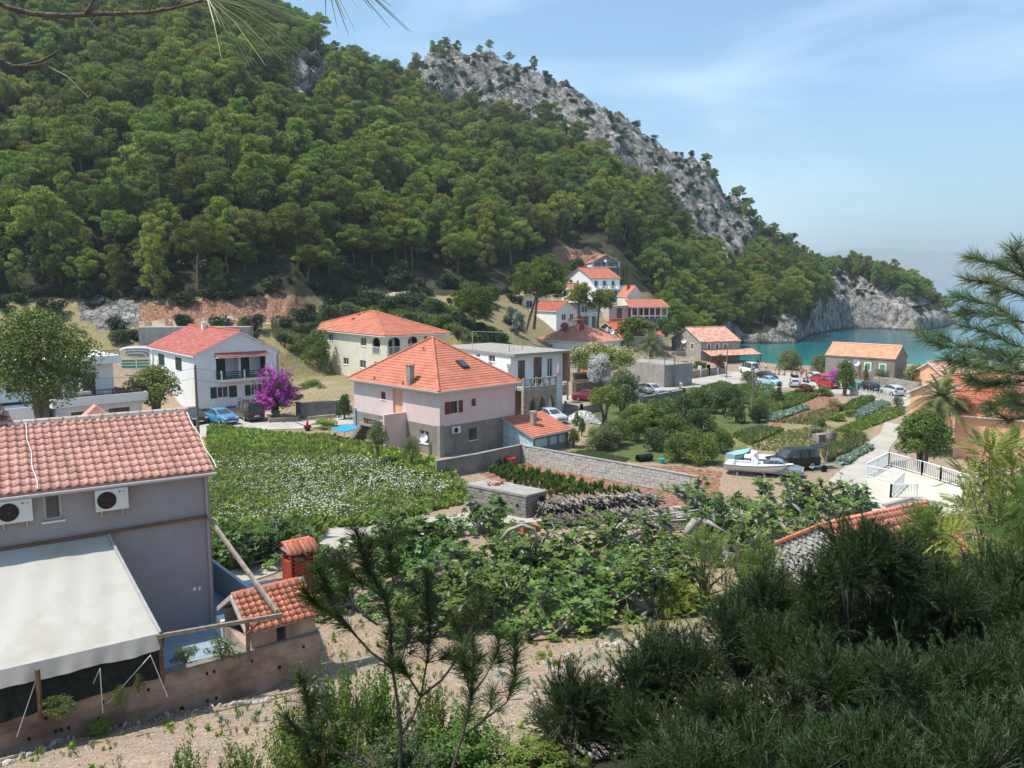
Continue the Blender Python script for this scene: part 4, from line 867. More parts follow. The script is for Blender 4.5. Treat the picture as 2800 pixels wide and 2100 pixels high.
# THE WHITE HOUSE (beside the bougainvillea)
def white_house():
 h=House('white_house','white two storey house with maroon tiled gable roof, dark green shutters and a balcony','house',z4(1470,533),z4(1103,462),z4(2120,498),8.9,2.9,.12)
 ze=6.0; cy=None; apx=h.on('F',*z4(1815,362)); zr=apx[1]+.1; a_mid=min(max(apx[0],h.a*.4),h.a*.6)
 bal=loc4(h,'F',z4,1634,538,2010,700); bal=(bal[0],bal[1],bal[2],bal[3])
 w1=loc4(h,'F',z4,1643,765,1727,850); w2=loc4(h,'F',z4,1898,750,1948,830); lA=loc4(h,'L',z4,1200,520,1243,602); lB=loc4(h,'L',z4,1328,546,1373,640)
 opL=[]; h.walls(-.9,ze,white,{'F':[bal,w1,w2],'L':[lA,lB]},cap=False)
 m=MB(); m.box(bal[0],1.5,bal[2],bal[1],1.6,bal[3]+.1); m.build('balcony_back_wall',white,h.e)
 m=MB(); m.box(bal[0],.18,bal[3]+.003,bal[1],1.5,bal[3]+.1); m.build('balcony_ceiling',white,h.e)
 w=bal[1]-bal[0]
 for u0,u1 in((.02,.27),(.52,.76)):m=MB(); m.box(bal[0]+w*u0,1.42,bal[2],bal[0]+w*u1,1.495,bal[3]-.15); m.build('balcony_door',shut_green,h.e)
 m=MB(); m.box(bal[0]+w*.46,0.2,bal[2],bal[0]+w*.50,1.5,bal[3]); m.build('balcony_partition',white,h.e)
 m=MB(); m.box(bal[0]-.1,-1.15,bal[2]-.18,bal[1]+.05,.18,bal[2]); m.build('balcony_slab',white,h.e)
 r=MB(); z0=bal[2]
 for k in range(3):u=bal[0]+w*(.03+.45*k); r=MB(); r.box(u-.07,-1.12,z0,u+.07,-.98,z0+1.02); r.build('balcony_post',white_paint,h.e)
 for k in range(4):r=MB(); r.box(bal[0]-.05,-1.07,z0+.15+k*.22,bal[1],-1.03,z0+.25+k*.22); r.box(bal[0]-.06,-1.06,z0+.15+k*.22,bal[0]-.02,.0,z0+.25+k*.22); r.build('balcony_board',shut_green,h.e)
 t=MB(); tile_plane(t,(bal[0]-.15,-1.05,bal[3]+.12),(bal[1]+.1,-1.05,bal[3]+.12),(bal[0]-.15,.0,bal[3]+.5),(bal[1]+.1,0,bal[3]+.5),.3,.26,roofmaroon); t.build('awning_roof',roofmaroon,h.e)
 t=MB(); t.box(bal[0]-.15,-1.0,bal[3]+.0,bal[1]+.1,-.003,bal[3]+.1); t.build('awning_beam',white,h.e)
 h.window('F',w1,frame_w,mull=1); h.shutter('F',w1[0]-.75,w1[0]-.06,w1[2],w1[3],shut_green); h.shutter('F',w1[1]+.06,w1[1]+.95,w1[2]-.05,w1[3],shut_green)
 h.window('F',w2,frame_w,mull=1); h.shutter('F',w2[0]-.7,w2[0]-.05,w2[2],w2[3],shut_green); h.shutter('F',w2[1]+.05,w2[1]+.5,w2[2],w2[3],shut_green)
 for o in(lA,lB):h.closed('L',o,shut_green)
 roofm=mat('patchy_maroon_tiles',(.33,.085,.07),(.42,.12,.10),scale=1.5)
 h.gable(ze,zr,roofm,white,'y',.36,.3,oh=.35,ohg=.3,cy=a_mid,verge=white)
 s=MB(); r_=random.Random(4); k=(zr-ze)/a_mid; n=Vector((-k,0,1)).normalized(); up=Vector((1,0,k)).normalized()
 for i in range(150):
  y=r_.uniform(0,h.b); v=round(r_.uniform(.3,a_mid*1.05)/.36)*.36; p=Vector((-.35,y,ze-k*.35))+up*v+n*.172
  q=r_.choice([0,1,1]); s.bar(p,p+(Vector((0,r_.uniform(.3,.9),0))if q else up*.36),.035,.012)
 s.build('pale_tile_edges',white,h.e)['kind']='stuff'
 p=MB(); p.tube([(h.a-.12,-.1,-.2),(h.a-.12,-.1,ze-.5),(h.a+.15,-.1,ze-.1)],.045); p.build('drain_pipe',darkmetal,h.e)
 m=MB(); m.box(-.04,-.04,-.9,h.a,-.004,.14); m.build('plinth',mat('maroon_plinth',(.16,.06,.06),(.22,.1,.09)),h.e)
 roofbox(h,a_mid-.4,h.b*.62,zr-.35,.5,.5,.9,white,white,'chimney')
 return h
WHITEH=white_house()
# APARTMENT BLOCK WITH THE TERRACE, LEFT
def apartments():
 h=House('apartment_building','white flat roofed apartment building with terrace behind the spreading tree at left','apartments',z4(440,880),z4(352,845),z4(1075,822),5.6,2.4,.0,b=9)
 zt=3.2; gw=[];
 for x0,y0,x1,y1 in((545,958,695,1060),(830,928,992,1020)):o=loc4(h,'F',z4,x0,y0,x1,y1); gw.append((o[0],o[1],max(o[2],.2),min(o[3],zt-.5)))
 mb=MB(); mb.box(0,.5,-1,h.a-.2,h.b,zt-.25); h.wall_face(mb,'F',-1,zt-.25,gw,white,off=.3); mb.box(0,.3,-1,.01,.5,zt-.25); mb.box(h.a-.21,.3,-1,h.a-.2,.5,zt-.25); mb.mats=[white]; mb.m=[0]*len(mb.f); mb.build('lower_wall',white,h.e)
 for o in gw:h.window('F',o,wood_brown,mull=2,off=.3)
 m=MB(); m.box(-.6,-.25,zt-.6,h.a+.5,-.08,zt+.25); m.box(h.a+.33,-.08,zt-.6,h.a+.5,h.b*.45,zt+.25); m.box(-.6,-.08,zt-.6,-.43,h.b*.4,zt+.25); m.build('terrace_parapet',white,h.e)
 m=MB(); m.box(-.43,-.08,zt-.35,h.a+.33,h.b,zt-.1); m.build('terrace_floor',mat('dark_red_terrace',(.14,.07,.05),(.22,.12,.09)),h.e)
 railing(h.e,[(0,-.16,zt+.25),(h.a+.41,-.16,zt+.25),(h.a+.41,h.b*.44,zt+.25)],.55,darkmetal,step=.13,individually=False)
 u1=h.on('F',*z4(862,760),3.2)[0]; zc_=h.on('F',*z4(862,565),3.2)[1]
 d1=h.on('F',*z4(595,740),3.2)[0]; d2=h.on('F',*z4(722,740),3.2)[0]; e1=h.on('F',*z4(40,740),3.2)[0]; e2=h.on('F',*z4(158,740),3.2)[0]; f1=h.on('F',*z4(355,740),3.2)[0]; f2=h.on('F',*z4(428,740),3.2)[0]
 ops=[(d1,d2,zt,zt+2.2),(e1,e2,zt+.8,zt+2.0),(f1,f2,zt,zt+2.2)]; x0=-12
 mb=MB(); h.wall_face(mb,'F',zt-.1,zc_,ops,white,u0=x0,u1=u1,off=3.2,th=.3); mb.mi(white); mb.box(u1-.01,3.21,zt-.1,u1,h.b+2,zc_); mb.box(x0,3.5,zt-.1,u1-.02,h.b+2,zc_-.01,white); mb.build('upper_wall',white,h.e)
 for o in ops:q=MB(); q.box(o[0],3.36,o[2],o[1],3.44,o[3]); q.build('dark_doorway',glass,h.e)
 q=MB(); q.box((d1+f2)/2+.6,1.4,zt-.1,(d1+f2)/2+.8,3.2,zc_-.2); q.build('partition_wall',white,h.e)
 q=MB(); q.box(x0-.2,2.3,zc_-.25,u1+.5,h.b+2.4,zc_); q.box(x0-.2,2.3,zc_,u1+.5,2.45,zc_+.55); q.box(u1+.35,2.45,zc_,u1+.5,h.b+2.4,zc_+.55); q.build('roof_slab',white,h.e)
 railing(h.e,[(u1-3,2.38,zc_+.55),(u1+.42,2.38,zc_+.55)],.5,darkmetal,step=.14,individually=False)
 q=MB(); q.box(-14,1.0,-1,-.7,9,zt-.4); q.build('side_wing',white,h.e)
 s=loc4(h,'F',z4,730,938,800,1000); b=MB(); b.box(s[0],.24,max(s[2],.3),s[1],.295,s[3]); sb=b.build('sign_board',mat('pale_sign',(.62,.72,.74),rough=.5),h.e)
 for i,wd in enumerate(('APARTMENTS','ROOMS','SOBE')[:0]):pass
 t=MB()
 for k in range(3):
  zz=s[3]-.25-k*.3
  for j in range(7-k):t.box(s[0]+.15+j*.16,.23,zz-.05,s[0]+.25+j*.16,.238,zz+.05)
 t.build('sign_lettering',mat('sign_grey',(.2,.28,.3),rough=.6),sb)
 h.e2=(h,zt); wp=h.O+h.x*(gw[0][0]-.9)+h.y*.06+Vector((0,0,1.3)); aircon('white air conditioner on the ground floor of the apartment building',wp,h.rot,.8,.6)
 def W(x,y,z):return h.O+h.x*x+h.y*y+Vector((0,0,z))
 xt=h.on('F',*z4(610,800),1.2)[0]; r=empty('garden_table',W(xt,1.2,zt-.1),h.rot,'low table under a white cloth on the apartment terrace','table')
 q=MB(); q.box(-.8,-.4,.68,.8,.4,.72); q.box(-.82,-.42,.45,.82,-.40,.722); q.box(-.82,.4,.45,.82,.42,.722); q.build('tablecloth',white_paint,r)
 for sx in(-.7,.7):
  for sy in(-.3,.3):q=MB(); q.box(sx-.03,sy-.03,0,sx+.03,sy+.03,.68); q.build('leg',white_paint,r)
 def pchair(x,y,rz,lab):
  r=empty('plastic_chair',W(x,y,zt-.1),rz,lab,'chair','chairs on the apartment terrace'); q=MB(); q.box(-.25,-.25,.42,.25,.25,.46); q.build('seat',white_paint,r)
  for k in range(5):q=MB(); q.box(-.22+k*.1,.22,.47,-.17+k*.1,.26,.9); q.build('back_slat',white_paint,r)
  q=MB(); q.box(-.25,.21,.86,.25,.27,.93); q.box(-.27,-.2,.64,-.22,.24,.68); q.box(.22,-.2,.64,.27,.24,.68); q.build('armrest',white_paint,r)
  for sx in(-.23,.23):
   for sy in(-.22,.23):q=MB(); q.box(sx-.02,sy-.02,0,sx+.02,sy+.02,.42 if sy>0 else .66); q.build('leg',white_paint,r)
 xc=h.on('F',*z4(795,800),1.6)[0]; pchair(xc,1.7,h.rot+.4,'white plastic armchair alone at the right end of the apartment terrace'); pchair(xt-1.2,1.3,h.rot+1.6,'white plastic chair at the left end of the table on the apartment terrace')
 return h
APT=apartments()
# FLAT ROOFED STONE HOUSE WITH ARCHES
def arch_house():
 h=House('stone_arcade_house','unfinished flat roofed house with a stone arcade and balustraded terrace, behind the pink house','house',z5(1925,518),z5(1500,452),z6(310,992),9.2,2.4,.1)
 zt=6.8; zf_=3.3
 wl=[loc4(h,'L',z5,1758,526,1806,580),loc4(h,'L',z5,1664,516,1694,546)]
 h.walls(-1,zt-.25,white,{'L':wl,'F':[(1.0,2.0,zf_+.1,zt-.8),(3.2,4.4,zf_,zt-.6),(5.2,6.0,zf_+.6,zt-.8)]})
 for o in wl:h.window('L',o,frame_w,mull=1)
 h.window('F',(1.0,2.0,zf_+.1,zt-.8),wood_brown); h.window('F',(3.2,4.4,zf_,zt-.6),wood_brown); h.window('F',(5.2,6.0,zf_+.6,zt-.8),frame_w)
 m=MB(); m.box(-.15,-.8,zt-.25,h.a+.6,h.b+.2,zt); m.build('roof_slab',conc,h.e)
 m=MB(); m.box(h.a+.2,-.8,zf_,h.a+.4,.5,zt-.26); m.build('brick_screen',mat('raw_brick',(.35,.17,.11),(.44,.25,.17),scale=6),h.e)
 for s_ in(.05,3.3):
  for k in range(14):q=MB(); q.box(-.06,s_,k*.45-.6,-.003,s_+(.5 if k%2 else .35),k*.45-.6+.42); q.build('quoin',stone_pale,h.e)
 D=2.4; x0=-.2; x1=h.on('F',*z6(385,1200),off=-2.4)[0]; m=MB(); m.box(x0,-D,zf_-.3,x1,-.003,zf_); m.build('terrace_floor',conc,h.e)
 ux=lambda q:h.on('F',*z6(q,1230),off=-D)[0]; arcs=[(ux(155),ux(217)),(ux(235),ux(290)),(ux(312),ux(368))]; mb=MB(); top=zf_-.3; spr=1.15
 us=x0
 for a,b in arcs:
  mb.prism([(us,-D,-1),(a,-D,-1),(a,-D,top),(us,-D,top)],(0,.4,0)); n=10; r=(b-a)/2
  for i in range(n):
   u0,u1=a+(b-a)*i/n,a+(b-a)*(i+1)/n; f=lambda u:spr+1.15*(1-abs((u-a-r)/r)**1.7); mb.prism([(u0,-D,f(u0)),(u1,-D,f(u1)),(u1,-D,top),(u0,-D,top)],(0,.4,0))
  us=b
 mb.prism([(us,-D,-1),(x1,-D,-1),(x1,-D,top),(us,-D,top)],(0,.4,0)); mb.build('arcade_wall',stone_brown,h.e)
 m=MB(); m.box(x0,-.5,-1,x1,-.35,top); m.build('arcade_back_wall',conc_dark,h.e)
 b=MB(); b.box(x0,-D-.02,zf_+.0,x1,-D+.2,zf_+.12,stone_pale); b.box(x0,-D-.02,zf_+.85,x1,-D+.2,zf_+.97,stone_pale); b.build('balustrade_rail',None,h.e)
 n=int((x1-x0)/.85)
 for k in range(n+1):u=x0+.1+k*(x1-x0-.2)/n; q=MB(); q.box(u-.1,-D-.05,zf_+.12,u+.1,-D+.23,zf_+1.05); q.build('balustrade_post',stone_pale,h.e)
 for k in range(3):q=MB(); q.tube([(1+k*3.1,1.5+k*1.5,zt),(1+k*3.1,1.5+k*1.5,zt+.8)],.05); q.build('roof_pipe',conc,h.e)
 q=MB(); A=(.5,h.b*.55,zt); B=(2.6,h.b*.2,zt)
 for p in(A,B):q.bar(p,(p[0],p[1],zt+2.0),.05,.05)
 q.bar((A[0],A[1],zt+2),(B[0],B[1],zt+2),.07,.04); q.bar((B[0],B[1],zt+2),(B[0]+3,B[1]-2,zt),.02); q.build('clothes_frame',steel,h.e)
 u=h.on('F',*z5(2122,560),-1.5); r=empty('closed_parasol',h.O+h.x*5.6+h.y*-1.4+Vector((0,0,zf_)),0,'closed pale pink parasol on the balustraded terrace','parasol'); q=MB(); q.tube([(0,0,0),(0,0,2.2)],.03); q.build('pole',white_paint,r); q=MB(); q.tube([(0,0,.9),(0,0,1.1),(0,0,1.7),(0,0,2.25)],[.07,.17,.12,.02],8); q.build('folded_canopy',mat('pale_pink_cloth',(.62,.42,.36),rough=.9),r)
arch_house()
# HOUSES TOWARDS THE BEACH AND ON THE SLOPE
def simple_windows(h,face,rects,z=None,fm=None,sh=None,**k):
 return[loc4(h,face,z,*r)for r in rects]
def hip_white():
 h=House('hip_roof_house','low white house with faded red hip roof and brick chimney behind the yellow tree','house',z6(740,938),z6(245,905),z6(935,915),7.4,2.6,.4)
 ze=4.8; zr=PY(*z6(600,790),h.O.y+(h.a*h.x.y+h.b*h.y.y)/2).z-h.z0; d=loc4(h,'L',z6,312,955,350,1030); w=loc4(h,'F',z6,870,952,888,985)
 h.walls(-1,ze,white,{'L':[d],'F':[w]}); q=MB(); lo,hi=h.P('L',d[0],.1,d[2]),h.P('L',d[1],.16,d[3]); q.box(*map(min,zip(lo,hi)),*map(max,zip(lo,hi))); q.build('red_door',shut_red,h.e); h.window('F',w)
 rf=h.hip(ze,zr,mat('faded_roof_tiles',(.46,.15,.10),(.58,.30,.22),scale=2.5,detail=8),1.2,.4,.4,.4)
 roofbox(h,h.a*.36,h.b*.42,zr-1.0,.6,.6,1.5,brickred,brickred)
 dish(h.e,(h.a*.8,1.0,zr-1.0),.45,(-.3,-.8,.4))
hip_white()
def red_gable():
 h=House('grey_gable_house','grey rendered house with bright red gable roof and white verge behind the hip roofed house','house',z6(942,878),z6(632,795),z6(1080,855),7.0,2.4,.3,rot=None)
 h.b=min(max(h.b,7),13); ze=4.4; w=loc4(h,'F',z6,1004,880,1036,930); w2=loc4(h,'F',z6,955,885,978,925)
 zr=PY(*z6(735,768),h.O.y+h.b*.5*h.y.y).z-h.z0
 h.walls(-1,ze,mat('grey_render',(.28,.28,.28),(.36,.36,.35),scale=.7),{'F':[w,w2]},cap=False); h.window('F',w); h.window('F',w2)
 h.gable(ze,max(zr,ze+1.6),roofred,mat('grey_render',0,0),'x',.4,.35,.35,verge=white)
 q=MB(); zz=ze+.6; q.box(-.03,h.b*.5-.35,zz,-.003,h.b*.5+.35,zz+.8); q.build('attic_window',white,h.e)
red_gable()
def stone_house():
 h=House('stone_house','old pale stone house by the water with weathered tiled gable roof','house',z6(1632,935),z6(1425,900),z6(1912,918),5.6,1.2,.12)
 h.b=min(max(h.b,6),10); ze=4.4; zr=h.on('L',*z6(1533,818))[1]
 F=[loc4(h,'F',z6,a,952,a+24,1000)for a in(1690,1760,1830)]; Lw=[loc4(h,'L',z6,1476,936,1499,982),loc4(h,'L',z6,1546,946,1570,992)]; sm=[loc4(h,'L',z6,1466,1068,1486,1084),loc4(h,'L',z6,1542,1074,1562,1090)]
 h.walls(-.8,ze,stone_pale,{'F':F,'L':Lw+sm},cap=False)
 for f,os in(('F',F),('L',Lw)):
  for o in os:h.shutter(f,o[0],o[1],o[2],o[3],wood_brown,off=.02,slats=5);
 for f,os in(('F',F),('L',Lw+sm)):
  for o in os:
   q=MB()
   for a,b,c,d in((o[0]-.14,o[0],o[2]-.12,o[3]+.14),(o[1],o[1]+.14,o[2]-.12,o[3]+.14),(o[0],o[1],o[3],o[3]+.14),(o[0],o[1],o[2]-.12,o[2])):lo,hi=h.P(f,a,-.03,c),h.P(f,b,-.003,d); q.box(*map(min,zip(lo,hi)),*map(max,zip(lo,hi)))
   q.build('stone_window_frame',white,h.e)
 for o in sm:h.window('L',o,mull=0,sill=False)
 h.gable(ze,zr,roofpale,stone_pale,'x',.35,.3,.2,verge=stone_pale)
 c=h.on('L',*z6(1497,925)); dish(h.e,(-.4,c[0],c[1]),.45,(-.5,-.8,.3))
 r=h.e; x0,x1=0.2,h.a+2.8; t=MB(); tile_plane(t,(x0,-3.0,2.0),(x1,-3.0,2.0),(x0,-.02,2.9),(x1,-.02,2.9),.35,.3,roofpale); t.build('porch_roof',roofpale,r)
 q=MB(); q.box(x0,-2.95,1.86,x1,-2.8,1.96); q.build('porch_beam',wood_brown,r)
 for x in(x0+.1,(x0+x1)/2,x1-.15):q=MB(); q.box(x-.08,-2.95,-.3,x+.08,-2.8,1.86); q.build('porch_post',wood_brown,r)
 q=MB(); q.box(h.a*.5,-3.1,-.4,x1+.1,-2.96,.55); q.build('porch_wall',stone_brown,r)
 q=MB(); q.box(0,h.b*.4,-.5,-3.2,h.b+1,2.4)if False else q.box(-3.2,h.b*.5,-.5,-.01,h.b+1,2.2); q.build('side_lean_to',stone_pale,r)
stone_house()
def grey_house():
 h=House('grey_beach_house','long grey house with pale orange roof and green shutters facing the gardens','house',z7(1242,508),z7(748,470),z7(1312,470),5.3,1.6,.1,rot=None)
 ze=3.7; L1=[loc4(h,'L',z7,866,528,898,574),loc4(h,'L',z7,1010,534,1050,586),loc4(h,'L',z7,1122,544,1162,596)]
 h.a=5.4; h.walls(-1,ze,brownwall,{'L':L1},cap=False)
 for o in L1[1:]:h.closed('L',o,shut_green2)
 h.closed('L',L1[0],shut_green2)
 for o in L1:
  q=MB()
  for a,b,c,d in((o[0]-.16,o[0],o[2]-.16,o[3]+.16),(o[1],o[1]+.16,o[2]-.16,o[3]+.16),(o[0],o[1],o[3],o[3]+.16),(o[0],o[1],o[2]-.16,o[2])):lo,hi=h.P('L',a,-.03,c),h.P('L',b,-.003,d); q.box(*map(min,zip(lo,hi)),*map(max,zip(lo,hi)))
  q.build('window_surround',white,h.e)
 zr=ze+(PY(*z7(1290,412),h.O.y+h.a/2*h.x.y).z-h.z0-ze)
 h.gable(ze,zr,mat('pale_orange_tiles',(.60,.235,.13),(.68,.36,.24),scale=1.4,detail=9,lo=.4,hi=.65),brownwall,'y',.36,.3,.1,verge=brownwall,capm=mat('pale_ridge',(.62,.42,.32),rough=.8))
 c=h.on('L',*z7(946,530)); dish(h.e,(-.45,c[0],c[1]),.55,(-.6,-.75,.3)); c=h.on('L',*z7(922,560)); q=MB(); q.tube([(-.08,c[0],-.3),(-.08,c[0],ze)],.05); q.build('drain_pipe',conc_dark,h.e)
grey_house()
def right_houses():
 h=House('orange_roof_house','low house with pale orange roof behind shrubs right of the grey house','house',z7(1620,640),z7(1310,575),z7(1740,580),3.6,1.6,.2,rot=R(18),a=9,b=6); h.walls(-1,2.0,peach,cap=False); h.gable(2.0,3.7,roofpale,peach,'x',.4,.35,.3)
 h=House('far_orange_roof_house','orange roofed house among the palms at the right, behind the peach house','house',(2115,868),(1985,828),(2260,845),4.6,1.7,.3,rot=R(25),a=14,b=8); h.walls(-1,2.9,peach,cap=False); h.gable(2.9,4.9,rooforange,peach,'x',.4,.35,.3)
 h=House('peach_house','peach house with orange red tiled roof at the right edge beside the pine branch','house',z7(1678,922),z7(1715,752),z7(2300,985),5.6,1.8,.15,rot=None,a=14,b=8)
 h.walls(-1,3.8,peach,{'F':[(3.2,4.2,1.0,2.2)]},cap=False); h.window('F',(3.2,4.2,1.0,2.2)); zr=PY(*z7(1715,752),h.O.y+h.y.y*h.b/2).z-h.z0; h.gable(3.8,max(5.2,min(zr,6.4)),roofred,peach,'x',.36,.3,.25,verge=white)
right_houses()
def SH(name,label,cat,C,Y,rot,a,b,ze,s):
 """house on the slope: near eave corner at picture point C, distance Y; built in metres then set to its size"""
 c=PY(*C,Y); h=House.__new__(House); h.rot=R(rot); h.a,h.b,h.oh=a,b,.3; h.z0=c.z-ze*s; h.x=Vector((math.cos(h.rot),math.sin(h.rot),0)); h.y=Vector((-h.x.y,h.x.x,0)); h.O=Vector((c.x,c.y,h.z0))
 h.e=empty(name,h.O,h.rot,label,cat); h.e.scale=(s,s,s); return h
def slope_houses():
 gp=mat('grey_render',0,0); mauve=mat('mauve_wall',(.45,.38,.38),(.52,.45,.45)); navy=mat('navy_paint',(.03,.05,.12),rough=.5)
 h=SH('upper_slope_house','topmost orange roofed house on the slope with balconies in its grey gable','house',zk(1150,300),186,5,9.4,9,4.2,.68)
 ze=4.2; bal=[(.7,8.9,2.7,4.15),(.7,8.9,-.4,2.3)]; h.walls(-5,ze,white,{'F':bal},cap=False)
 for a,b,c,d in bal:
  q=MB(); q.box(a,1.3,c,b,1.4,d+1.5 if d>4 else d); q.build('balcony_back_wall',gp,h.e)
  for u in(1.6,3.7,6.3):q=MB(); q.box(u,1.24,c,u+1.3,1.295,d-.1); q.build('balcony_door',glass,h.e)
  q=MB(); q.box(.1,-1.2,c-.2,9.5,.1,c); q.build('balcony_slab',white,h.e); railing(h.e,[(.2,-1.1,c),(9.4,-1.1,c)],.9,steel,step=.3,individually=False)
  for u in(.2,4.8,9.2):q=MB(); q.box(u-.1,-1.15,c-3,u+.1,-.95,d+.3); q.build('balcony_post',white,h.e)
 q=MB(); q.prism([(1,-1.9,1.8),(4.6,-1.9,1.8),(4.6,-.1,2.3),(1,-.1,2.3)],(0,0,.05)); q.build('blue_awning',mat('pale_blue_cloth',(.42,.60,.64),rough=.8),h.e)
 h.gable(ze,ze+2.5,rooforange,gp,'y',.5,.45,.3,ohg=1.3,verge=white); dish(h.e,(4.2,-1.5,4.7),.5,(0,-1,.3))
 h=SH('terraced_white_house','large white house with orange roof stepping down the slope in three railed terraces','house',zk(1140,530),168,36,10.5,10,9.2,.78)
 ze=9.2; w=(5.0,5.9,7.0,8.6); h.walls(-4,ze,white,{'L':[w]},cap=False); h.window('L',w,frame_w); h.gable(ze,ze+2.7,rooforange,white,'x',.45,.4,.35,verge=gp)
 for k,(zt,d,x1,xs)in enumerate(((6.4,2.2,11.2,0),(2.6,4.4,12.8,1.2),(-.9,6.0,12.6,3.0))):
  q=MB(); q.box(xs-.05,-d,zt-.25,x1,-.004 if k==0 else-d+3.0,zt); q.build('terrace_floor',white,h.e)
  q=MB(); q.box(xs,-d+.6,zt-3.3,x1-.6,-d+.7,zt-.26); q.build('terrace_wall',mauve,h.e)
  railing(h.e,[(xs,-d+.05,zt),(x1-.05,-d+.05,zt)],.9,white_paint if k<2 else navy,step=.3,individually=False,w=.05)
  for u in(xs+2.2,xs+5.4,xs+8.4):
   q=MB(); q.prism([(u,.9-d,zt),(u,-d+.3,zt),(u,.9-d,zt+1.7)]if k else[(u,-.01,zt),(u,-d+.4,zt),(u,-.01,zt+1.8)],(.12,0,0)); q.build('partition_fin',white,h.e)
   q=MB(); q.box(u-1.6,-d+.56,zt-2.6,u-.4,-d+.596,zt-.6); q.build('terrace_door',glass,h.e)
  q=MB(); q.prism([(xs,-d,zt-3.4),(xs,0,zt-3.4),(xs,0,zt+1.6),(xs,-d,zt)],(-.15,0,0)); q.build('stair_side_wall',white,h.e)
 for u in(1.2,4.2,7.4):q=MB(); q.box(u,-.04,6.5,u+1.1,-.005,8.5); q.build('terrace_door',glass,h.e)
 h=SH('orange_wing','small house with orange gable and red chimney between the terraces and the pavilion','house',zk(1660,790),163,20,5.0,6,3.6,.72); w=(2.3,3.1,1.4,2.6); h.walls(-5,3.6,cream,{'F':[w]},cap=False); h.window('F',w); h.gable(3.6,6.4,rooforange,cream,'y',.45,.4,.2); roofbox(h,1.6,2.5,5.0,.7,.7,1.8,brickred)
 h=SH('dining_pavilion','open sided pavilion with orange roof and white posts above the green bushes','pavilion',zk(1722,945),158,8,9.4,5.5,3.1,.78)
 q=MB(); q.box(0,0,-4.2,h.a,h.b,.2); q.build('base_wall',conc_dark,h.e)
 for k in range(7):
  for y in(0.0,h.b-.25):q=MB(); q.box(k*(h.a-.22)/6,y,.2,k*(h.a-.22)/6+.22,y+.22,3.1); q.build('post',white,h.e)
 q=MB(); q.box(0,.02,.7,h.a,.18,1.0); q.box(0,.02,2.8,h.a,.18,3.1); q.build('rail',white_bluish,h.e); q=MB(); q.box(.1,h.b-.1,.2,h.a-.1,h.b-.05,3.1); q.build('back_wall',brickred,h.e)
 t=MB(); tile_plane(t,(-.5,-.5,3.1),(h.a+.5,-.5,3.1),(-.5,h.b+.3,4.9),(h.a+.5,h.b+.3,4.9),.45,.45,rooforange); t.build('roof',rooforange,h.e); t=MB(); t.prism([(-.5,-.5,2.98),(h.a+.5,-.5,2.98),(h.a+.5,h.b+.3,4.78),(-.5,h.b+.3,4.78)],(0,0,.1)); t.build('roof_board',white,h.e)
 h=SH('restaurant_wing','pinkish ground floor wing with dark doors between the terraced house and the pavilion','house',zk(1400,925),160,12,8.2,5,3.2,.8)
 h.walls(-2,3.2,mauve,{'F':[(2.0,3.4,.0,2.6),(5.0,7.6,.0,2.6)]}); q=MB(); q.box(.2,-1.6,-.2,8.2,-.003,-.0); q.build('terrace_floor',mat('red_floor',(.4,.12,.08),rough=.8),h.e)
 for a,b in((2.0,3.4),(5.0,7.6)):q=MB(); q.box(a,.1,.0,b,.15,2.6); q.build('dark_door',glass,h.e)
 h=SH('old_tile_house','small white house with dark red old tiles behind the umbrella pine trunks','house',zk(640,1000),143,35,5.5,9,3.6,.85); w=(1.4,2.6,1.6,2.9); h.walls(-3,3.6,white,{'F':[w,(3.6,4.6,1.6,2.9)]},cap=False); h.window('F',w); h.window('F',(3.6,4.6,1.6,2.9)); h.gable(3.6,5.3,mat('dark_old_tiles',(.26,.06,.04),(.42,.14,.09),scale=2),white,'y',.45,.4,.3)
 h=SH('grey_balcony_house','grey two storey house with white balconies right of the old red tiled house','house',zk(770,890),149,26,9,7,6.0,.8)
 ws=((.8,2.0,.2,2.4),(3.2,4.4,.2,2.4),(1.0,2.4,3.8,5.2),(4.4,6.0,3.8,5.4)); h.walls(-3,6.0,gp,{'F':list(ws)})
 for o in ws:h.window('F',o,mull=1)
 q=MB(); q.box(-.2,-1.4,2.9,9,-.003,3.1); q.box(-.2,-1.4,3.1,9,-1.3,3.9); q.build('balcony',white,h.e); q=MB(); q.box(-.3,-.3,6.0,9.3,7.3,6.2); q.build('roof_slab',white,h.e)
 for u in(5.4,7.4):q=MB(); q.box(u,-1.5,-.5,u+.9,-1.41,2.85); q.build('porch_column',white,h.e)
 h=SH('balconied_house','cream house with railed balcony glimpsed between the umbrella pine trunks','house',zk(150,780),152,22,9,6,6.6,.8); h.walls(-2,6.6,cream,{'F':[(1,2.6,3.6,5.4),(4,5.6,3.6,5.4)]}); h.window('F',(1,2.6,3.6,5.4)); h.window('F',(4,5.6,3.6,5.4)); railing(h.e,[(-.1,-1.1,2.9),(9,-1.1,2.9)],.9,white_paint,step=.3,individually=False); q=MB(); q.box(-.1,-1.2,2.6,9,-.003,2.8); q.build('balcony',white,h.e)
 q=MB(); tile_plane(q,(-.3,-.3,6.6),(9.3,-.3,6.6),(-.3,5,8.0),(9.3,5,8.0),.45,.4,roofpale); q.build('roof',roofpale,h.e)
 h=SH('small_orange_roof_house','little orange roofed white house peeping out left of the terraced house','house',zk(850,700),165,30,3.5,4,2.4,.85); h.walls(-3,2.4,white); h.gable(2.4,3.8,rooforange,white,'x',.45,.4,.3)
 r=empty('orange_canopy',(0,0,0),0,'thin orange tiled canopy on dark posts below the grey balcony house','canopy'); a,b,c,d=PY(*zk(735,1112),146),PY(*zk(905,1152),143),PY(*zk(1060,1135),146),PY(*zk(890,1105),150); zz=(a.z+b.z+c.z)/3
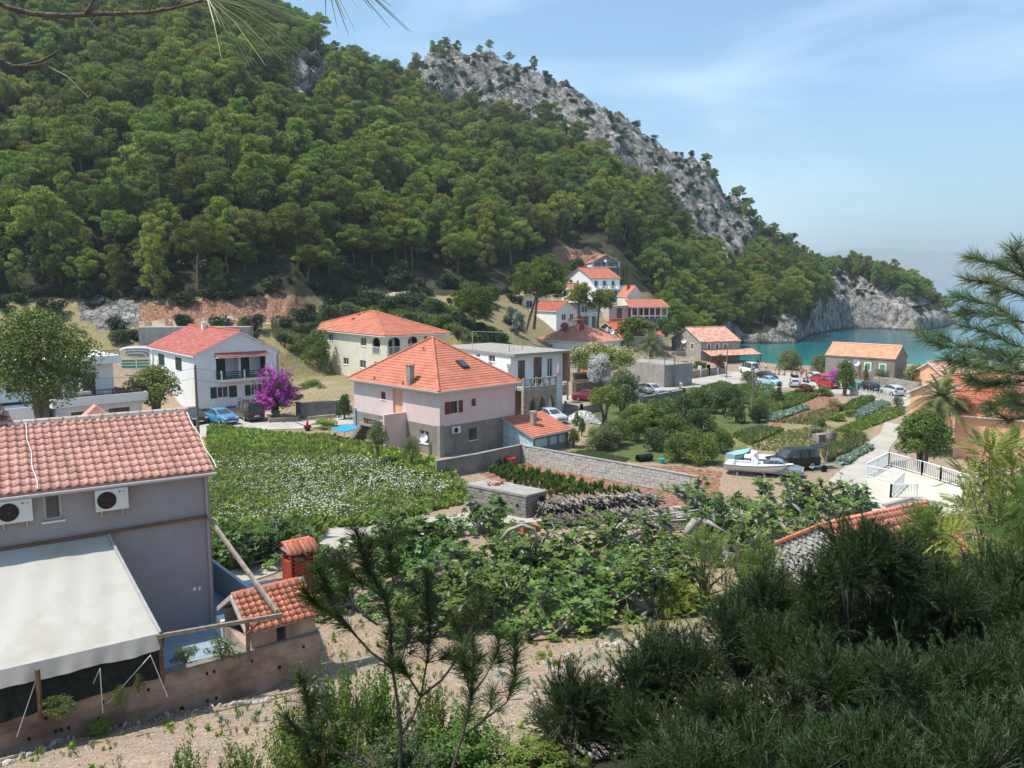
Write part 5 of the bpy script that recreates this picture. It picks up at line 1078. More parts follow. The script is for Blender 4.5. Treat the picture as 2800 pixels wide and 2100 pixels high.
 q=MB(); q.prism([(p.x,p.y,zz)for p in(a,b,c,d)],(0,0,.15)); q.build('roof',roofbrick,r)
 for p in(a,b,c,d):q=MB(); q.box(p.x-.1,p.y-.1,gz(p.x,p.y)-.5,p.x+.1,p.y+.1,zz); q.build('post',conc_dark,r)
slope_houses()
def far_left_roof():
 h=House('left_edge_house','red roof showing behind the spreading tree at the left edge','house',(0,690),None,(70,682),11.5,7.5,.2,rot=R(20),a=9,b=8); h.walls(-2,4,white); h.gable(4.0,5.6,rooforange,white,'x',.4,.35,.3)
far_left_roof()
# CONCRETE THINGS
def concrete_box():
 h=House('concrete_building_shell','unfinished bare concrete retaining block with rusty starter bars behind the white house','concrete wall',z4(1045,318),z4(1000,318),z4(1440,305),11.0,6.2,0,rot=R(4),a=14,b=2.2)
 h.walls(-2,4.8,conc); q=MB(); q.box(h.a*.5,-.1,-1,h.a*.5+.25,-.004,4.8); q.build('pillar',white,h.e)
 q=MB(); q.box(h.a*.5-1.1,-.3,3.0,h.a*.5-.2,-.004,3.1); q.build('shelf',conc,h.e)
 for x in(h.a*.5,h.a*.5+4.4,h.a*.5+7):
  for dx in(0,.25):q=MB(); q.tube([(x+dx,.6,4.8),(x+dx+.03,.6,6.3)],.022,5); q.build('starter_bar',mat('rusty_iron',(.22,.10,.06),(.3,.16,.1),rough=.9),h.e)
 h2=House('concrete_tank','lower bare concrete box left of the white house beside the green shutters','concrete wall',z4(945,465),z4(905,465),z4(1120,450),8.7,4.1,0,rot=R(8),a=6,b=2); h2.walls(-2,4.6,conc)
concrete_box()
def outside_stairs():
 p=PZ(*z4(985,745),4.0); r=empty('outdoor_stairs',p,R(40),'white outdoor staircase with green railing left of the white house','stairs')
 n=12
 for k in range(n):MB().box(-1.0,k*.28,k*.2-1.2,.5,(k+1)*.28+.05,(k+1)*.2).build('step',conc,r)
 q=MB(); q.bar((.5,0,.9),(.5,n*.28,.9+n*.2),.06); q.bar((-1.0,0,.9),(-1.0,n*.28,.9+n*.2),.06); q.bar((.5,0,.5),(.5,n*.28,.5+n*.2),.05)
 for k in range(0,n+1,3):
  for x in(.5,-1.0):q.bar((x,k*.28,k*.2),(x,k*.28,k*.2+.95),.05)
 q.build('green_railing',mat('green_paint',(.05,.30,.20),rough=.5),r)
 p=PY(*z4(1035,620),96); r=empty('oval_gate',p,R(12),'rounded white frame filled with green rails beside the staircase','railing'); pts=[]
 for i in range(25):a=i/24*6.2832; pts.append((1.9*np.sign(math.cos(a))*abs(math.cos(a))**.5,0,1.1+1.25*np.sign(math.sin(a))*abs(math.sin(a))**.5))
 q=MB(); q.tube(pts,.12,6); q.tube([(x*.8,y,1.1+(z-1.1)*.75)for x,y,z in pts[:13]],.06,5); q.tube([(x*.6,y,1.1+(z-1.1)*.5)for x,y,z in pts[:13]],.06,5); q.build('frame',white_paint,r)
 for z in(.1,.45,.8):q=MB(); q.bar((-1.6,-.1,z),(1.6,-.1,z),.12,.25); q.build('green_board',mat('green_paint',0,0),r)
 for x in(-1.7,0,1.5):q=MB(); q.bar((x,-.15,-.4),(x,-.15,1.3),.12); q.build('post',white_paint,r)
outside_stairs()
def wall_line(name,label,pts,h,th,m,cap=None,posts=0,cat='wall',z=None,pm=None,ph=.25):
 """free-standing wall along ground points"""
 P=pts if z is not None or not isinstance(pts[0],tuple)else PGs(pts); r=empty(name,P[0],0,label,cat); O=P[0]; q=MB(); c=MB(); npst=0
 for a,b in zip(P[:-1],P[1:]):
  a,b=a-O,b-O; d=(b-a); d.z=0; n=Vector((-d.y,d.x,0)).normalized()*th/2; lo=Vector((0,0,-.6)); hi=Vector((0,0,h))
  q.prism([a+lo-n,b+lo-n,b+hi-n,a+hi-n],n*2)
  if cap:c.prism([a+hi-n*1.3+Vector((0,0,.002)),b+hi-n*1.3+Vector((0,0,.002)),b+hi+n*1.3+Vector((0,0,.002)),a+hi+n*1.3+Vector((0,0,.002))],(0,0,.07))
  if posts:
   k=max(1,int(d.length/posts))
   for i in range(k+1):p=a.lerp(b,i/k); MB().box(p.x-th*.75,p.y-th*.75,p.z-.5,p.x+th*.75,p.y+th*.75,p.z+h+ph).build('pillar',pm or m,r)
 q.build('wall_body',m,r)
 if cap:c.build('coping',cap,r)
 return r
wall_line('roadside_wall','brown stone garden wall with pillars along the road under the arcade house',[(1120,868),(1222,852)],1.3,.35,stone_brown,posts=4)
wall_line('roadside_wall','stone wall in front of the outdoor fireplace and white oleander',[(1240,848),(1340,836)],1.2,.35,stone_brown,posts=4)
wall_line('roadside_wall','low wall with pillars in front of the bare concrete garage wall',[(1378,828),(1465,815)],.9,.25,conc,posts=3)
wall_line('roadside_wall','garden wall with white gate pillars below the stone house',[(1470,822),(1530,812),(1566,806)],1.2,.3,stone_brown,posts=3,pm=white,ph=.6)
def garage():
 h=House('concrete_garage','wide bare concrete garage terrace with open rail on top, right of the white oleander','garage',z6(1318,1135),z6(1040,1085),z6(1430,1105),5.2,1.8,0,rot=None); h.a=max(4,min(h.a,9)); h.b=min(h.b,12)
 h.walls(-.6,3.4,conc); railing(h.e,[(.1,h.b-.1,3.4),(.1,.1,3.4),(h.a-.1,.1,3.4)],.9,steel,step=9,post=3,individually=False)
garage()
wall_line('block_yard_wall','grey wall with pillars around the parking yard beside the shrubs',[z6(1115,1478),z6(1480,1408),z6(1455,1340)],.9,.25,conc_dark,posts=3,cap=conc)
wall_line('block_yard_wall','pale block wall of the small yard beside the red car',[z6(462,1530),z6(600,1560),z6(770,1525)],.9,.2,conc,posts=5)
wall_line('bougainvillea_garden_wall','concrete and stone garden wall beside the purple bougainvillea',[z5(315,1000),z5(350,1010),z5(610,990),z5(690,960)],1.6,.35,conc_dark,cap=conc)
wall_line('planter_edge','low stone planter edge along the road by the dark van',[z5(95,1040),z5(315,1030),z5(330,1010)],.45,.35,stone_brown)
wall_line('planter_edge','low stone kerb wall right of the planter by the pink house',[z5(385,1025),z5(600,1005)],.4,.35,stone_brown)
wall_line('hill_terrace_wall','dry stone terrace wall under the dirt track behind the white house',[(600,706),(660,700),(760,690)],1.0,.6,stone_cyc)
wall_line('beach_garden_wall','long pale stone wall with climbing plants behind the parked dark car',[z7(1070,740),z7(1200,750),z7(1420,790)],1.9,.4,stone_pale)
def pickets():
 a,b=PG(*z7(900,778)),PG(*z7(1215,832)); r=empty('garden_fence',a,0,'fence of whitish upright stones between the vegetable gardens and the car park','fence'); n=60; me=[]
 for k in range(4):q=MB(); q.tube([(0,0,-.2),(.02,.01,.5),(0,0,.85+.1*k)],[.14,.12,.06],6); o=q.build('picket',mat('whitish_stone',(.42,.39,.35),(.6,.57,.53),scale=5),r); me.append(o.data); bpy.data.objects.remove(o)
 for i in range(n):p=a.lerp(b,i/n)-a; link('picket',me[i%4],r,(p.x,p.y,gz(a.x+p.x,a.y+p.y)-a.z),(random.uniform(-.1,.1),random.uniform(-.1,.1),random.uniform(0,6)))
pickets()
# GREY-LILAC HOUSE IN THE LEFT FOREGROUND
def arr(name,me,parent,locs,rots=None,scs=None):
 for i,l in enumerate(locs):link(name,me,parent,l,None if rots is None else rots[i],None if scs is None else scs[i])
def s_tile(w,l,m,name='tile',h=.055):
 """interlocking clay tile: half round barrel beside a flat pan, drops at the lower (y=0) end"""
 prof=[(0,0),(.10,.55),(.25,.95),(.40,.95),(.53,.5),(.62,.06),(.80,-.05),(1.0,0)]; q=MB(); n=len(prof)
 for y,dz in((0,.022),(l+.04,-.012)):
  for x,z in prof:q.v.append((x*w,y,z*h+dz))
 for x,z in prof:q.v.append((x*w,0,z*h*.98-.004))
 for i in range(n-1):q.f+=[(i,i+1,n+i+1,n+i),(2*n+i,2*n+i+1,i+1,i)]; q.m+=[0,0]
 q.mats=[m]; o=q.build(name,m,None,True); me=o.data; bpy.data.objects.remove(o); return me
def cap_tile(l,r,m,name='ridge_tile'):
 q=MB(); n=8
 for y,rr in((0,r),(l*.12,r),(l*.13,r*.88),(l+.03,r*.86)):
  for k in range(n+1):a=math.pi*k/n; q.v.append((rr*math.cos(a),y,rr*math.sin(a)*.8))
 for j in range(3):
  for k in range(n):a=j*(n+1)+k; q.f.append((a,a+1,a+n+2,a+n+1)); q.m.append(0)
 q.mats=[m]; o=q.build(name,m,None,True); me=o.data; bpy.data.objects.remove(o); return me
FE=PZ(457,1012,10.3); FL=PZ(0,1066,10.3); FD=(FE-FL).normalized(); FROT=math.atan2(FD.y,FD.x)
def front_house():
 x=Vector((math.cos(FROT),math.sin(FROT),0)); y=Vector((-x.y,x.x,0)); A=15.0; O=FE-x*A; O.z=4.8; e=empty('grey_lilac_house',O,FROT,'large grey lilac rendered house with salmon clay tile roof in the left foreground','house')
 h=House.__new__(House); h.a,h.b,h.O,h.x,h.y,h.z0,h.e,h.rot,h.oh=A-.12,8.2,O,x,y,4.8,e,FROT,.3; ze=5.5
 w=loc4(h,'F',za,258,640,378,826)
 h.walls(-.6,ze,lilac,{'F':[w]},cap=False); h.window('F',w,mat('beige_frame',(.45,.43,.40),rough=.5),mull=0,pane=glass,depth=.1,fw=.09)
 m=MB(); m.box(w[0]+.1,.03,w[2]+.1,w[0]+.52*(w[1]-w[0])+.1,.06,w[3]-.12); m.build('window_blind',mat('dark_grey_blind',(.10,.10,.11),rough=.6),e)
 d=4.15; rr=PY(411,892,(FE+y*d).y); zr=rr.z-4.8; k=(zr-ze)/d; zt=zr
 for u in(0.0,h.a):g=MB(); g.poly([(u,0,ze),(u,h.b,ze),(u,d,zr)],lilac); g.build('gable',lilac,e)
 sl=math.atan(k); L0=math.hypot(d,zr-ze); ov=.28; rowh=(L0+ov)/11.0; tw=.262; up=Vector((0,math.cos(sl),math.sin(sl))); nrm=Vector((0,-math.sin(sl),math.cos(sl)))
 bd=MB(); bd.prism([(-.2,-ov*math.cos(sl),ze-ov*math.sin(sl)+.02),(h.a+.16,-ov*math.cos(sl),ze-ov*math.sin(sl)+.02),(h.a+.16,d,zr+.02),(-.2,d,zr+.02)],(0,0,.06))
 bd.prism([(-.2,h.b+.28,ze-.1),(h.a+.16,h.b+.28,ze-.1),(h.a+.16,d+.002,zr+.02),(-.2,d+.002,zr+.02)],(0,0,.06)); roof=bd.build('roof',roofsalmon,e)
 t=s_tile(tw,rowh,roofsalmon); base=Vector((0,-ov*math.cos(sl),ze-ov*math.sin(sl)))+nrm*.085; i=0; r_=random.Random(3)
 uw=h.on('F',26,1040)[0]; n=0; far=[]
 for row in range(18):
  u=h.a+.16-tw
  while u>h.on('F',-60,1060)[0]:
   if row<11 or u<uw-(row-11)*.12:
    far.append(base+Vector((u,0,0))+up*(row*rowh)+Vector((0,0,r_.uniform(-.006,.006))))
   u-=tw
 for p in far[:300]:link('tile',t,roof,p,(sl+r_.uniform(-.01,.01),0,r_.uniform(-.012,.012)))
 if len(far)>300:
  vt=np.zeros(len(t.vertices)*3); t.vertices.foreach_get('co',vt); vt=vt.reshape(-1,3); fc=np.array([list(p.vertices)for p in t.polygons]); M=Matrix.Rotation(sl,3,'X'); vr=vt@np.array(M).T
  V=np.concatenate([vr+np.array(p)for p in far[300:]]); F=np.concatenate([fc+i*len(vt)for i in range(len(far)-300)]); o=link('more_tiles',npmesh('more_tiles',V,F,roofsalmon,smooth=True),roof); o['kind']='stuff'
 c=cap_tile(.42,.13,roofsalmon); u=h.a+.16;
 while u>uw-.1:u-=.42; link('ridge_tile',c,roof,(u,d,zr+.13),(0,0,-math.pi/2+r_.uniform(-.03,.03)))
 mb=MB(); mb.tube([(uw,d,zr+.08),(h.a+.1,d,zr+.08)],.15,8); mb.build('mortar_bed',mortar,roof)
 ps=base+up*(11*rowh)
 for j in range(7):link('ridge_tile',c,roof,Vector((uw+.08-j*.12,0,0))+base+up*((11+j)*rowh)+nrm*.06,(sl,0,0))
 wb=MB(); wb.box(-1,d,0,uw-.2,h.b,zr+1.0); wb.build('wing_wall',lilac,e)
 g=MB(); g.tube([(-.2,-ov*math.cos(sl)-.07,ze-.13),(h.a+.2,-ov*math.cos(sl)-.07,ze-.13)],.065,8); g.build('gutter',mat('grey_gutter',0,0),e)
 g=MB(); g.tube([(h.a-.1,-.06,-.5),(h.a-.1,-.06,ze-.2)],.045,8); g.build('drain_pipe',mat('mauve_pipe',(.40,.35,.36),rough=.6),e)
 for px in(26,406):
  q=MB(); u=h.on('F',px+45 if px<100 else px+52,1040)[0]; q.tube([base+Vector((u+.1,0,0))+nrm*.09+up*(kk*.4)+Vector((math.sin(kk*1.3)*.03-kk*.012,0,0))for kk in range(0,12 if px>100 else 13)],.012,5); q.build('cable',white_paint,roof)
 q=MB(); uu=h.on('F',180,1030)[0]; pk=Vector((uu+.9,d+.9,zr+.35)); q.prism([pk+Vector((-.7,-.35,-.5)),pk+Vector((.7,-.35,-.5)),pk+Vector((0,-.1,.06))],(0,.7,0)); q.build('chimney_cap',roofsalmon,e)
 for px,py in((za(1176,1240)),(za(1207,1235))):u,z=h.on('F',px,py); q=MB(); q.box(u-.05,-.02,z-.06,u+.05,-.003,z+.06); q.build('wall_socket',white_paint,e)
 def onw(px,py):return h.on('F',px,py)
 ac=ac_on(h,'F',*za(670,684),'white air conditioner with large dark fan, right of the narrow window on the lilac wall',.95,.70,'LG')
 ac_on(h,'F',*za(85,756),'white air conditioner cut by the left edge of the photo, left of the narrow window',.95,.70,'LG')
 return h
FH=front_house()
# awning of pale tarpaulin, its beams and posts
def awning():
 h=FH; zt=6.75
 A=h.on('F',232,1155); A=h.O+h.x*A[0]+Vector((0,0,A[1]))-h.y*.08; B=h.on('F',-60,1210); Bw=h.O+h.x*B[0]+Vector((0,0,A.z-h.O.z))-h.y*.08
 C=PZ(346,1370,zt); Dp=PZ(-120,1478,zt); r=empty('canopy',C,0,'large pale grey tarpaulin canopy lashed to the lilac house over its terrace','canopy'); n,m_=26,16; V=[]
 rr=np.random.default_rng(3)
 for i in range(n+1):
  for j in range(m_+1):
   s,t=i/n,j/m_; p=(Bw.lerp(A,s)).lerp(Dp.lerp(C,s),t)-C; sag=-.10*math.sin(math.pi*t)*(1+.3*math.sin(s*9))+.02*math.sin(s*30+t*7)*math.sin(math.pi*t); V.append((p.x,p.y,p.z+sag+.03))
 tarp=mat('pale_tarpaulin',(.35,.32,.265),(.42,.405,.37),scale=.5,detail=7,lo=.32,hi=.5,bump=.3,bscale=6,rough=.85)
 F=[(i*(m_+1)+j,(i+1)*(m_+1)+j,(i+1)*(m_+1)+j+1,i*(m_+1)+j+1)for i in range(n)for j in range(m_)]
 link('tarpaulin',npmesh('tarpaulin',V,F,tarp,smooth=True),r)
 V=[]; F=[]; nn=60
 for i in range(nn+1):
  s=i/nn; p=Dp.lerp(C,s)-C; w=.012*math.sin(s*60)+.02*math.sin(s*23+1)
  for k in range(5):t=k/4; V.append((p.x+.05*t+w*t*.6,p.y-.16*t-w*t,p.z+.03-t*(.44+.02*math.sin(s*17))))
 for i in range(nn):
  for k in range(4):a=i*5+k; F.append((a,a+5,a+6,a+1))
 link('valance',npmesh('valance',V,F,tarp,smooth=True),r)
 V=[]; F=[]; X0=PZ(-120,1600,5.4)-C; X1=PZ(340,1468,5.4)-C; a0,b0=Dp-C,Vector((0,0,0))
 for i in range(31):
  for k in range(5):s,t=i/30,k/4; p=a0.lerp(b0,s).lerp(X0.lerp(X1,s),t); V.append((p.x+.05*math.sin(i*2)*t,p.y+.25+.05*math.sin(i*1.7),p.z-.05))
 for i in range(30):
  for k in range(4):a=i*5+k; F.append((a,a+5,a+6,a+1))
 link('shade_fill_sheet',npmesh('shade_fill_sheet',V,F,mat('painted_canopy_shade',(.012,.016,.016),(.03,.035,.03),scale=6,rough=.9)),r)  # added dark sheet, its near-black colour stands for the shade under the canopy
 e=MB(); e.bar(A-C+Vector((0,0,.05)),Vector((0,0,.05)),.07,.07); e.build('edge_rail',steel,r)
 e=MB()
 for k in range(22):p=(A-C).lerp(Vector((0,0,0)),(k+.5)/22); e.bar(p+Vector((.05,0,.1)),p+Vector((-.07,.02,.02)),.012)
 e.build('lacing',white_paint,r)
 f=empty('pergola_frame',C,0,'brown timber frame with diagonal beam running from the lilac wall over the little tiled roof','pergola'); W0=h.on('F',447,1113); W=h.O+h.x*W0[0]+Vector((0,0,W0[1]))-h.y*.1; E=PZ(598,1322,zt)
 q=MB(); q.bar(W-C,E-C+Vector((0,0,.02)),.10,.12); q.build('sloping_beam',wood_m,f); q=MB(); q.bar(Vector((-.1,-.05,-.05)),E-C+Vector((.15,0,-.09)),.09,.11); q.build('long_beam',wood_m,f)
 q=MB(); q.bar(A-C+Vector((-9,-9*FD.y/FD.x,-.06)),W-C,.09,.09); q.build('wall_beam',wood_brown,f)
 for px,py,pb in((346,1372,1462),(533,1330,1440),(80,1440,1556)):
  t=PZ(px,py,zt); b=PZ(px,pb,5.4); q=MB(); b2=Vector((t.x,t.y,5.3)); q.bar(b2-C,t-C-Vector((0,0,.08)),.09,.09); q.build('post',wood_brown,f)
 t=PZ(533,1332,zt); q=MB(); q.bar(t-C+Vector((0,0,-.55)),t-C+Vector((.42,.22,-.1)),.06,.06); q.build('brace',wood_brown,f)
 g=empty('guy_ropes',C,0,'thin guy ropes tying the canopy edge down to the brown garden wall','rope')
 for a,b in(((80,1462),(36,1592)),((216,1444),(186,1510)),((216,1444),(222,1540)),((325,1415),(232,1520)),((325,1415),(362,1505))):
  p=PZ(*a,6.35); q=PZ(*b,5.0); m=MB(); m.tube([p-C,q-C],.012,5); m.build('rope',white_paint,g)
awning()
# terrace floor and the retaining wall
def terrace():
 h=FH; r=empty('house_terrace',h.O,h.rot,'pale blue paved terrace between the lilac house and the brown garden wall','terrace')
 blue=mat('pale_blue_paving',(.22,.32,.38),(.30,.40,.46),scale=.8,rough=.5)
 T0,T1=PZ(-60,1570,5.35),PZ(690,1368,5.35); d=T1-T0; nrm=Vector((-d.y,d.x,0)).normalized()
 lw=lambda p:Vector(((p-h.O).dot(h.x),(p-h.O).dot(h.y),0)); q0,q1=lw(T0+nrm*.1),lw(T1+nrm*.1)
 m=MB(); m.prism([Vector((-2,q0.y,-.5))if False else q0+Vector((0,0,-.5)),q1+Vector((0,0,-.5)),Vector((q1.x,.5,-.5)),Vector((h.a+2.2,3.5,-.5)),Vector((h.a+.02,3.5,-.5)),Vector((h.a+.02,-.004,-.5)),Vector((q0.x,-.004,-.5))],(0,0,.5)); m.build('paving_bed',mat('paving_joint',(.42,.46,.48),rough=.8),r)
 q=MB(); q.box(.01,.01,.001,.49,.49,.016); o=q.build('paving_slab',blue,r); me=o.data; bpy.data.objects.remove(o)
 for i in range(26):
  for j in range(14):
   x=q1.x-i*.5; y=-.5-j*.5; f=(x-.25-q0.x)/(q1.x-q0.x); yw=q0.y+(q1.y-q0.y)*f
   if x-.5<h.a-9 or y<yw+.02:continue
   link('paving_slab',me,r,(x-.5,y,.001))
 for i in range(6):
  for j in range(6):link('paving_slab',me,r,(h.a+.05+i*.5,j*.5,.001))
 a,b=PZ(*za(1240,1040),5.95),PZ(*za(1505,1240),5.95); a,b=lw(a)+Vector((0,0,1.15)),lw(b)+Vector((0,0,1.15)); m=MB(); m.prism([a,b,b-Vector((0,0,1.6)),a-Vector((0,0,1.6))],(.12,.10,0)); m.build('blue_parapet',mat('blue_grey_render',(.30,.40,.46),(.36,.46,.52),scale=1),r)
 w=empty('retaining_wall',T0,0,'long brown stained garden retaining wall under the canopy and terrace','wall')
 mm=mat('stained_brown_render',(.19,.13,.10),(.42,.32,.26),scale=.9,detail=9,lo=.38,hi=.62,bump=.5,bscale=9); d=T1-T0; nrm=Vector((-d.y,d.x,0)).normalized()*.28; n=26; q=MB(); rr=random.Random(5)
 for i in range(n):
  a,b=d*(i/n),d*((i+1)/n); q.poly([a+Vector((0,0,-3)),b+Vector((0,0,-3)),b,a],mm); q.poly([a,b,b+nrm,a+nrm],mm); q.poly([b+nrm+Vector((0,0,-3)),a+nrm+Vector((0,0,-3)),a+nrm,b+nrm],mm)
 q.poly([d,d+Vector((0,0,-3)),d+nrm+Vector((0,0,-3)),d+nrm],mm); q.build('wall_body',mm,w)
 c=MB(); c.prism([Vector((0,0,.003))-nrm*.1,d+Vector((0,0,.003))-nrm*.1,d+nrm*1.1+Vector((0,0,.003)),nrm*1.1+Vector((0,0,.003))],(0,0,.05)); c.build('coping',conc_dark,w)
 k=MB()
 for i in range(26):s=rr.uniform(.02,.98); z=rr.choice([-.35,-.8,-1.2]); p=d*s-nrm*.01; k.box(p.x-.03,p.y-.025,z,p.x+.03,p.y+.02,z+.09)
 k.build('weep_hole',black,w)
 k=MB()
 for z in(-.42,-.86):k.prism([Vector((0,0,z))-nrm*.015,d+Vector((0,0,z))-nrm*.015,d+Vector((0,0,z+.012))-nrm*.015,Vector((0,0,z+.012))-nrm*.015],-nrm*.01)
 k.build('formwork_joint',conc_dark,w)
terrace()
# the barbecue hut
def bbq():
 zr,ze=6.75,5.95; G0=PZ(494,1290,zr); G1=PZ(613,1262,zr); E0=PZ(536,1372,ze); E1=PZ(688,1330,ze); d=((G1-G0).normalized()+(E1-E0).normalized()); d.z=0; d.normalize(); rot=math.atan2(d.y,d.x); y=Vector((-d.y,d.x,0)); L=(E1-E0).length+.1; r=empty('barbecue_hut',(E0.x,E0.y,4.8),rot,'little garden barbecue hut with orange tiled roof and tall red brick chimney','hut')
 D=(G0-E0).dot(y); D=max(1.3,D); off=(G0-E0).dot(d); hz_=zr-ze; ze_=ze-4.8; zr_=zr-4.8; sl=math.atan2(hz_,D); up=Vector((0,math.cos(sl),math.sin(sl))); n=Vector((0,-math.sin(sl),math.cos(sl))); LS=D/math.cos(sl)
 w=MB(); w.box(.15,.15,-1.4,.95,.55,ze_-.02); w.box(1.25,.15,-1.4,L-.15,.4,ze_-.02); w.box(.15,.15,-1.4,.4,D*1.8,.5); w.box(L-.4,.4,-1.4,L-.15,D*1.8,ze_+.1); w.box(.15,D*1.8,-1.4,L-.15,D*1.8+.2,ze_); w.build('wall',mat('stained_brown_render',0,0),r)
 b=MB(); b.prism([(0,0,ze_-.02),(L,0,ze_-.02),(L,D,zr_-.02),(0,D,zr_-.02)],(0,0,.05)); b.prism([(-.0,2*D,ze_-.02),(L,2*D,ze_-.02),(L,D+.002,zr_-.02),(0,D+.002,zr_-.02)],(0,0,.05)); b.build('roof_slab',conc,r)
 q=MB(); q.prism([(-.06,-.05,ze_-.12),(-.06,D,zr_-.10),(-.06,D,zr_+.06),(-.06,-.05,ze_+.04)],(.05,0,0)); q.prism([(-.06,2*D,ze_-.12),(-.06,D+.002,zr_-.1),(-.06,D+.002,zr_+.06),(-.06,2*D,ze_+.04)],(.05,0,0)); q.build('verge_board',mortar,r)
 rf=empty('roof',(0,0,0)); rf.parent=r; bpy.data.objects.remove(rf)
 t=s_tile(.215,LS/7,roofbrick,h=.05); rr=random.Random(8)
 for k in range(7):
  for j in range(int(L/.215)):link('tile',t,r,Vector((j*.215+.01,-.04,ze_+.045))+up*(k*LS/7)+n*.02,(sl+rr.uniform(-.015,.015),0,rr.uniform(-.02,.02)))
 sl2=-sl
 for k in range(6):
  for j in range(int(L/.215)):p=Vector((j*.215+.225,2*D+.04,ze_+.045))+Vector((0,-math.cos(sl),math.sin(sl)))*(k*LS/7); link('tile',t,r,p,(sl,0,math.pi))
 c=cap_tile(.36,.115,mat('ridge_red',(.46,.10,.065),(.56,.17,.11),scale=4,objrand=.15)); u=0
 while u<L-.5:link('ridge_tile',c,r,(u+.38,D,zr_+.05),(0,0,math.pi/2)); u+=.36
 mb=MB(); mb.tube([(0,D,zr_+.01),(L,D,zr_+.01)],.12,8); mb.build('mortar_bed',mortar,r)
 cw,cd=.78,.82; cx0,cy0=L-.95,D*.78; p0=PZ(*za(1770,1270),6.3); cx0=(p0-Vector((E0.x,E0.y,0))).dot(d); cy0=(p0-Vector((E0.x,E0.y,0))).dot(y)
 zt_=2.9; core=MB(); core.box(cx0+.03,cy0+.03,.6,cx0+cw-.03,cy0+cd-.03,zt_-.45); core.build('chimney_core',mortar,r)
 bm=MB().box(0,0,0,.215,.1,.062); o=bm.build('brick',brickred,r); me=o.data; bpy.data.objects.remove(o); z=ze_+.15; k=0
 while z<zt_-.08:
  of=0 if k%2 else .11; opening=z>zt_-.42
  for i in range(-1,5):
   for side in range(4):
    Ls=cw if side in(0,2)else cd; a=of+i*.225-.0; a1=a+.215; a=max(a,0); a1=min(a1,Ls)
    if a1-a<.04:continue
    if opening and .12<(a+a1)/2<Ls-.12:continue
    sx=(a1-a)/.215
    if side==0:L_,Rz=(cx0+a,cy0,z),0
    elif side==1:L_,Rz=(cx0+cw,cy0+a,z),math.pi/2
    elif side==2:L_,Rz=(cx0+a1,cy0+cd,z),math.pi
    else:L_,Rz=(cx0,cy0+a1,z),-math.pi/2
    link('brick',me,r,L_,(0,0,Rz),(sx,1 if side in(0,2)else .98,1))
  z+=.072; k+=1
 ct=s_tile(.17,.52,roofbrick,h=.045); a2=R(32)
 for side in(0,1):
  for j in range(6):
   if side==0:link('chimney_tile',ct,r,(cx0-.12+j*.18,cy0-.16,zt_-.02),(a2,0,0))
   else:link('chimney_tile',ct,r,(cx0+.06+j*.18,cy0+cd+.16,zt_-.02),(a2,0,math.pi))
 for j in range(3):link('ridge_tile',c,r,(cx0+.22+j*.3,cy0+cd/2,zt_+.25),(0,0,math.pi/2))
 q=MB(); q.prism([(cx0-.05,cy0-.1,zt_-.04),(cx0-.05,cy0+cd+.1,zt_-.04),(cx0-.05,cy0+cd/2,zt_+.22)],(cw+.1,0,0)); q.build('chimney_cap',mortar,r)
 wb=PZ(500,1372,4.85)-E0; wx,wy=wb.dot(d),wb.dot(y); s=MB(); s.box(wx-.3,wy,0,wx+.25,wy+.6,.6); s.build('worktop_block',mat('pale_marble',(.6,.58,.55),(.75,.74,.72),scale=3,rough=.4),r)
bbq()
# concrete shed in the field, the block wall, the stone hut
def block_shed():
 A=PZ(*zd(590,628),3.6); B=PZ(*zd(735,592),3.6); C=PZ(*zd(320,508),3.6); Dl=PZ(*zd(185,550),3.6)
 r=empty('block_shed',(A.x,A.y,2.0),0,'low grey block shed with flat concrete roof and dark doorway in the field','shed'); o=Vector((A.x,A.y,0)); f=lambda p,z:Vector((p.x-o.x,p.y-o.y,z)); top=1.6
 BB=B; CC=PZ(*zd(425,500),3.6); pts=[A,B,B+(Dl-A)*1.0,Dl]; m=MB(); m.prism([f(p,top-.12)for p in pts],(0,0,.14)); m.build('roof_slab',conc,r)
 inn=[p.lerp((pts[0]+pts[2])/2,.04)for p in pts]; m=MB(); m.prism([f(p,-.5)for p in inn],(0,0,top+.37)); m.build('wall',masonry('grey_block_wall',(.30,.27,.24),(.23,.21,.19),(.16,.15,.13),.42,.21),r)
 d=(f(inn[1],0)-f(inn[0],0)); n=Vector((d.y,-d.x,0)).normalized()*.01; m=MB(); a=f(inn[0],-.3)+d*.60+n; b=f(inn[0],-.3)+d*.88+n; m.prism([a,b,b+Vector((0,0,1.62)),a+Vector((0,0,1.62))],n); m.build('doorway',black,r)
 dd=f(inn[3],0)-f(inn[0],0); n2=Vector((dd.y,-dd.x,0)).normalized()*-.012; a=f(inn[0],.75)+dd*.12+n2; m=MB(); m.prism([a,a+dd.normalized()*.2,a+dd.normalized()*.2+Vector((0,0,.2)),a+Vector((0,0,.2))],n2); m.build('wall_opening',black,r)
 for i,(zx,zy)in enumerate(((352,552),(395,556),(372,545),(425,560))):p=PZ(*zd(zx,zy),3.62); b=empty('brick_pile',(p.x,p.y,3.62),.3*i)if i==0 else None
 p=PZ(*zd(380,555),3.63); rp=empty('brick_pile',p,.3,'few red bricks left lying on the flat shed roof','bricks'); bpy.data.objects.remove(b)if b else None
 for o_ in[o_ for o_ in COL.objects if o_.name.startswith('brick_pile')and not o_.get('label')]:bpy.data.objects.remove(o_)
 rr=random.Random(2)
 for k in range(10):q=MB(); q.box(-.12,-.06,0,.12,.06,.1); q.build('brick',roofbrick,rp,loc=(rr.uniform(-.5,.5),rr.uniform(-.25,.25),.1*(k%2)),rot=(0,0,rr.uniform(0,3)))
block_shed()
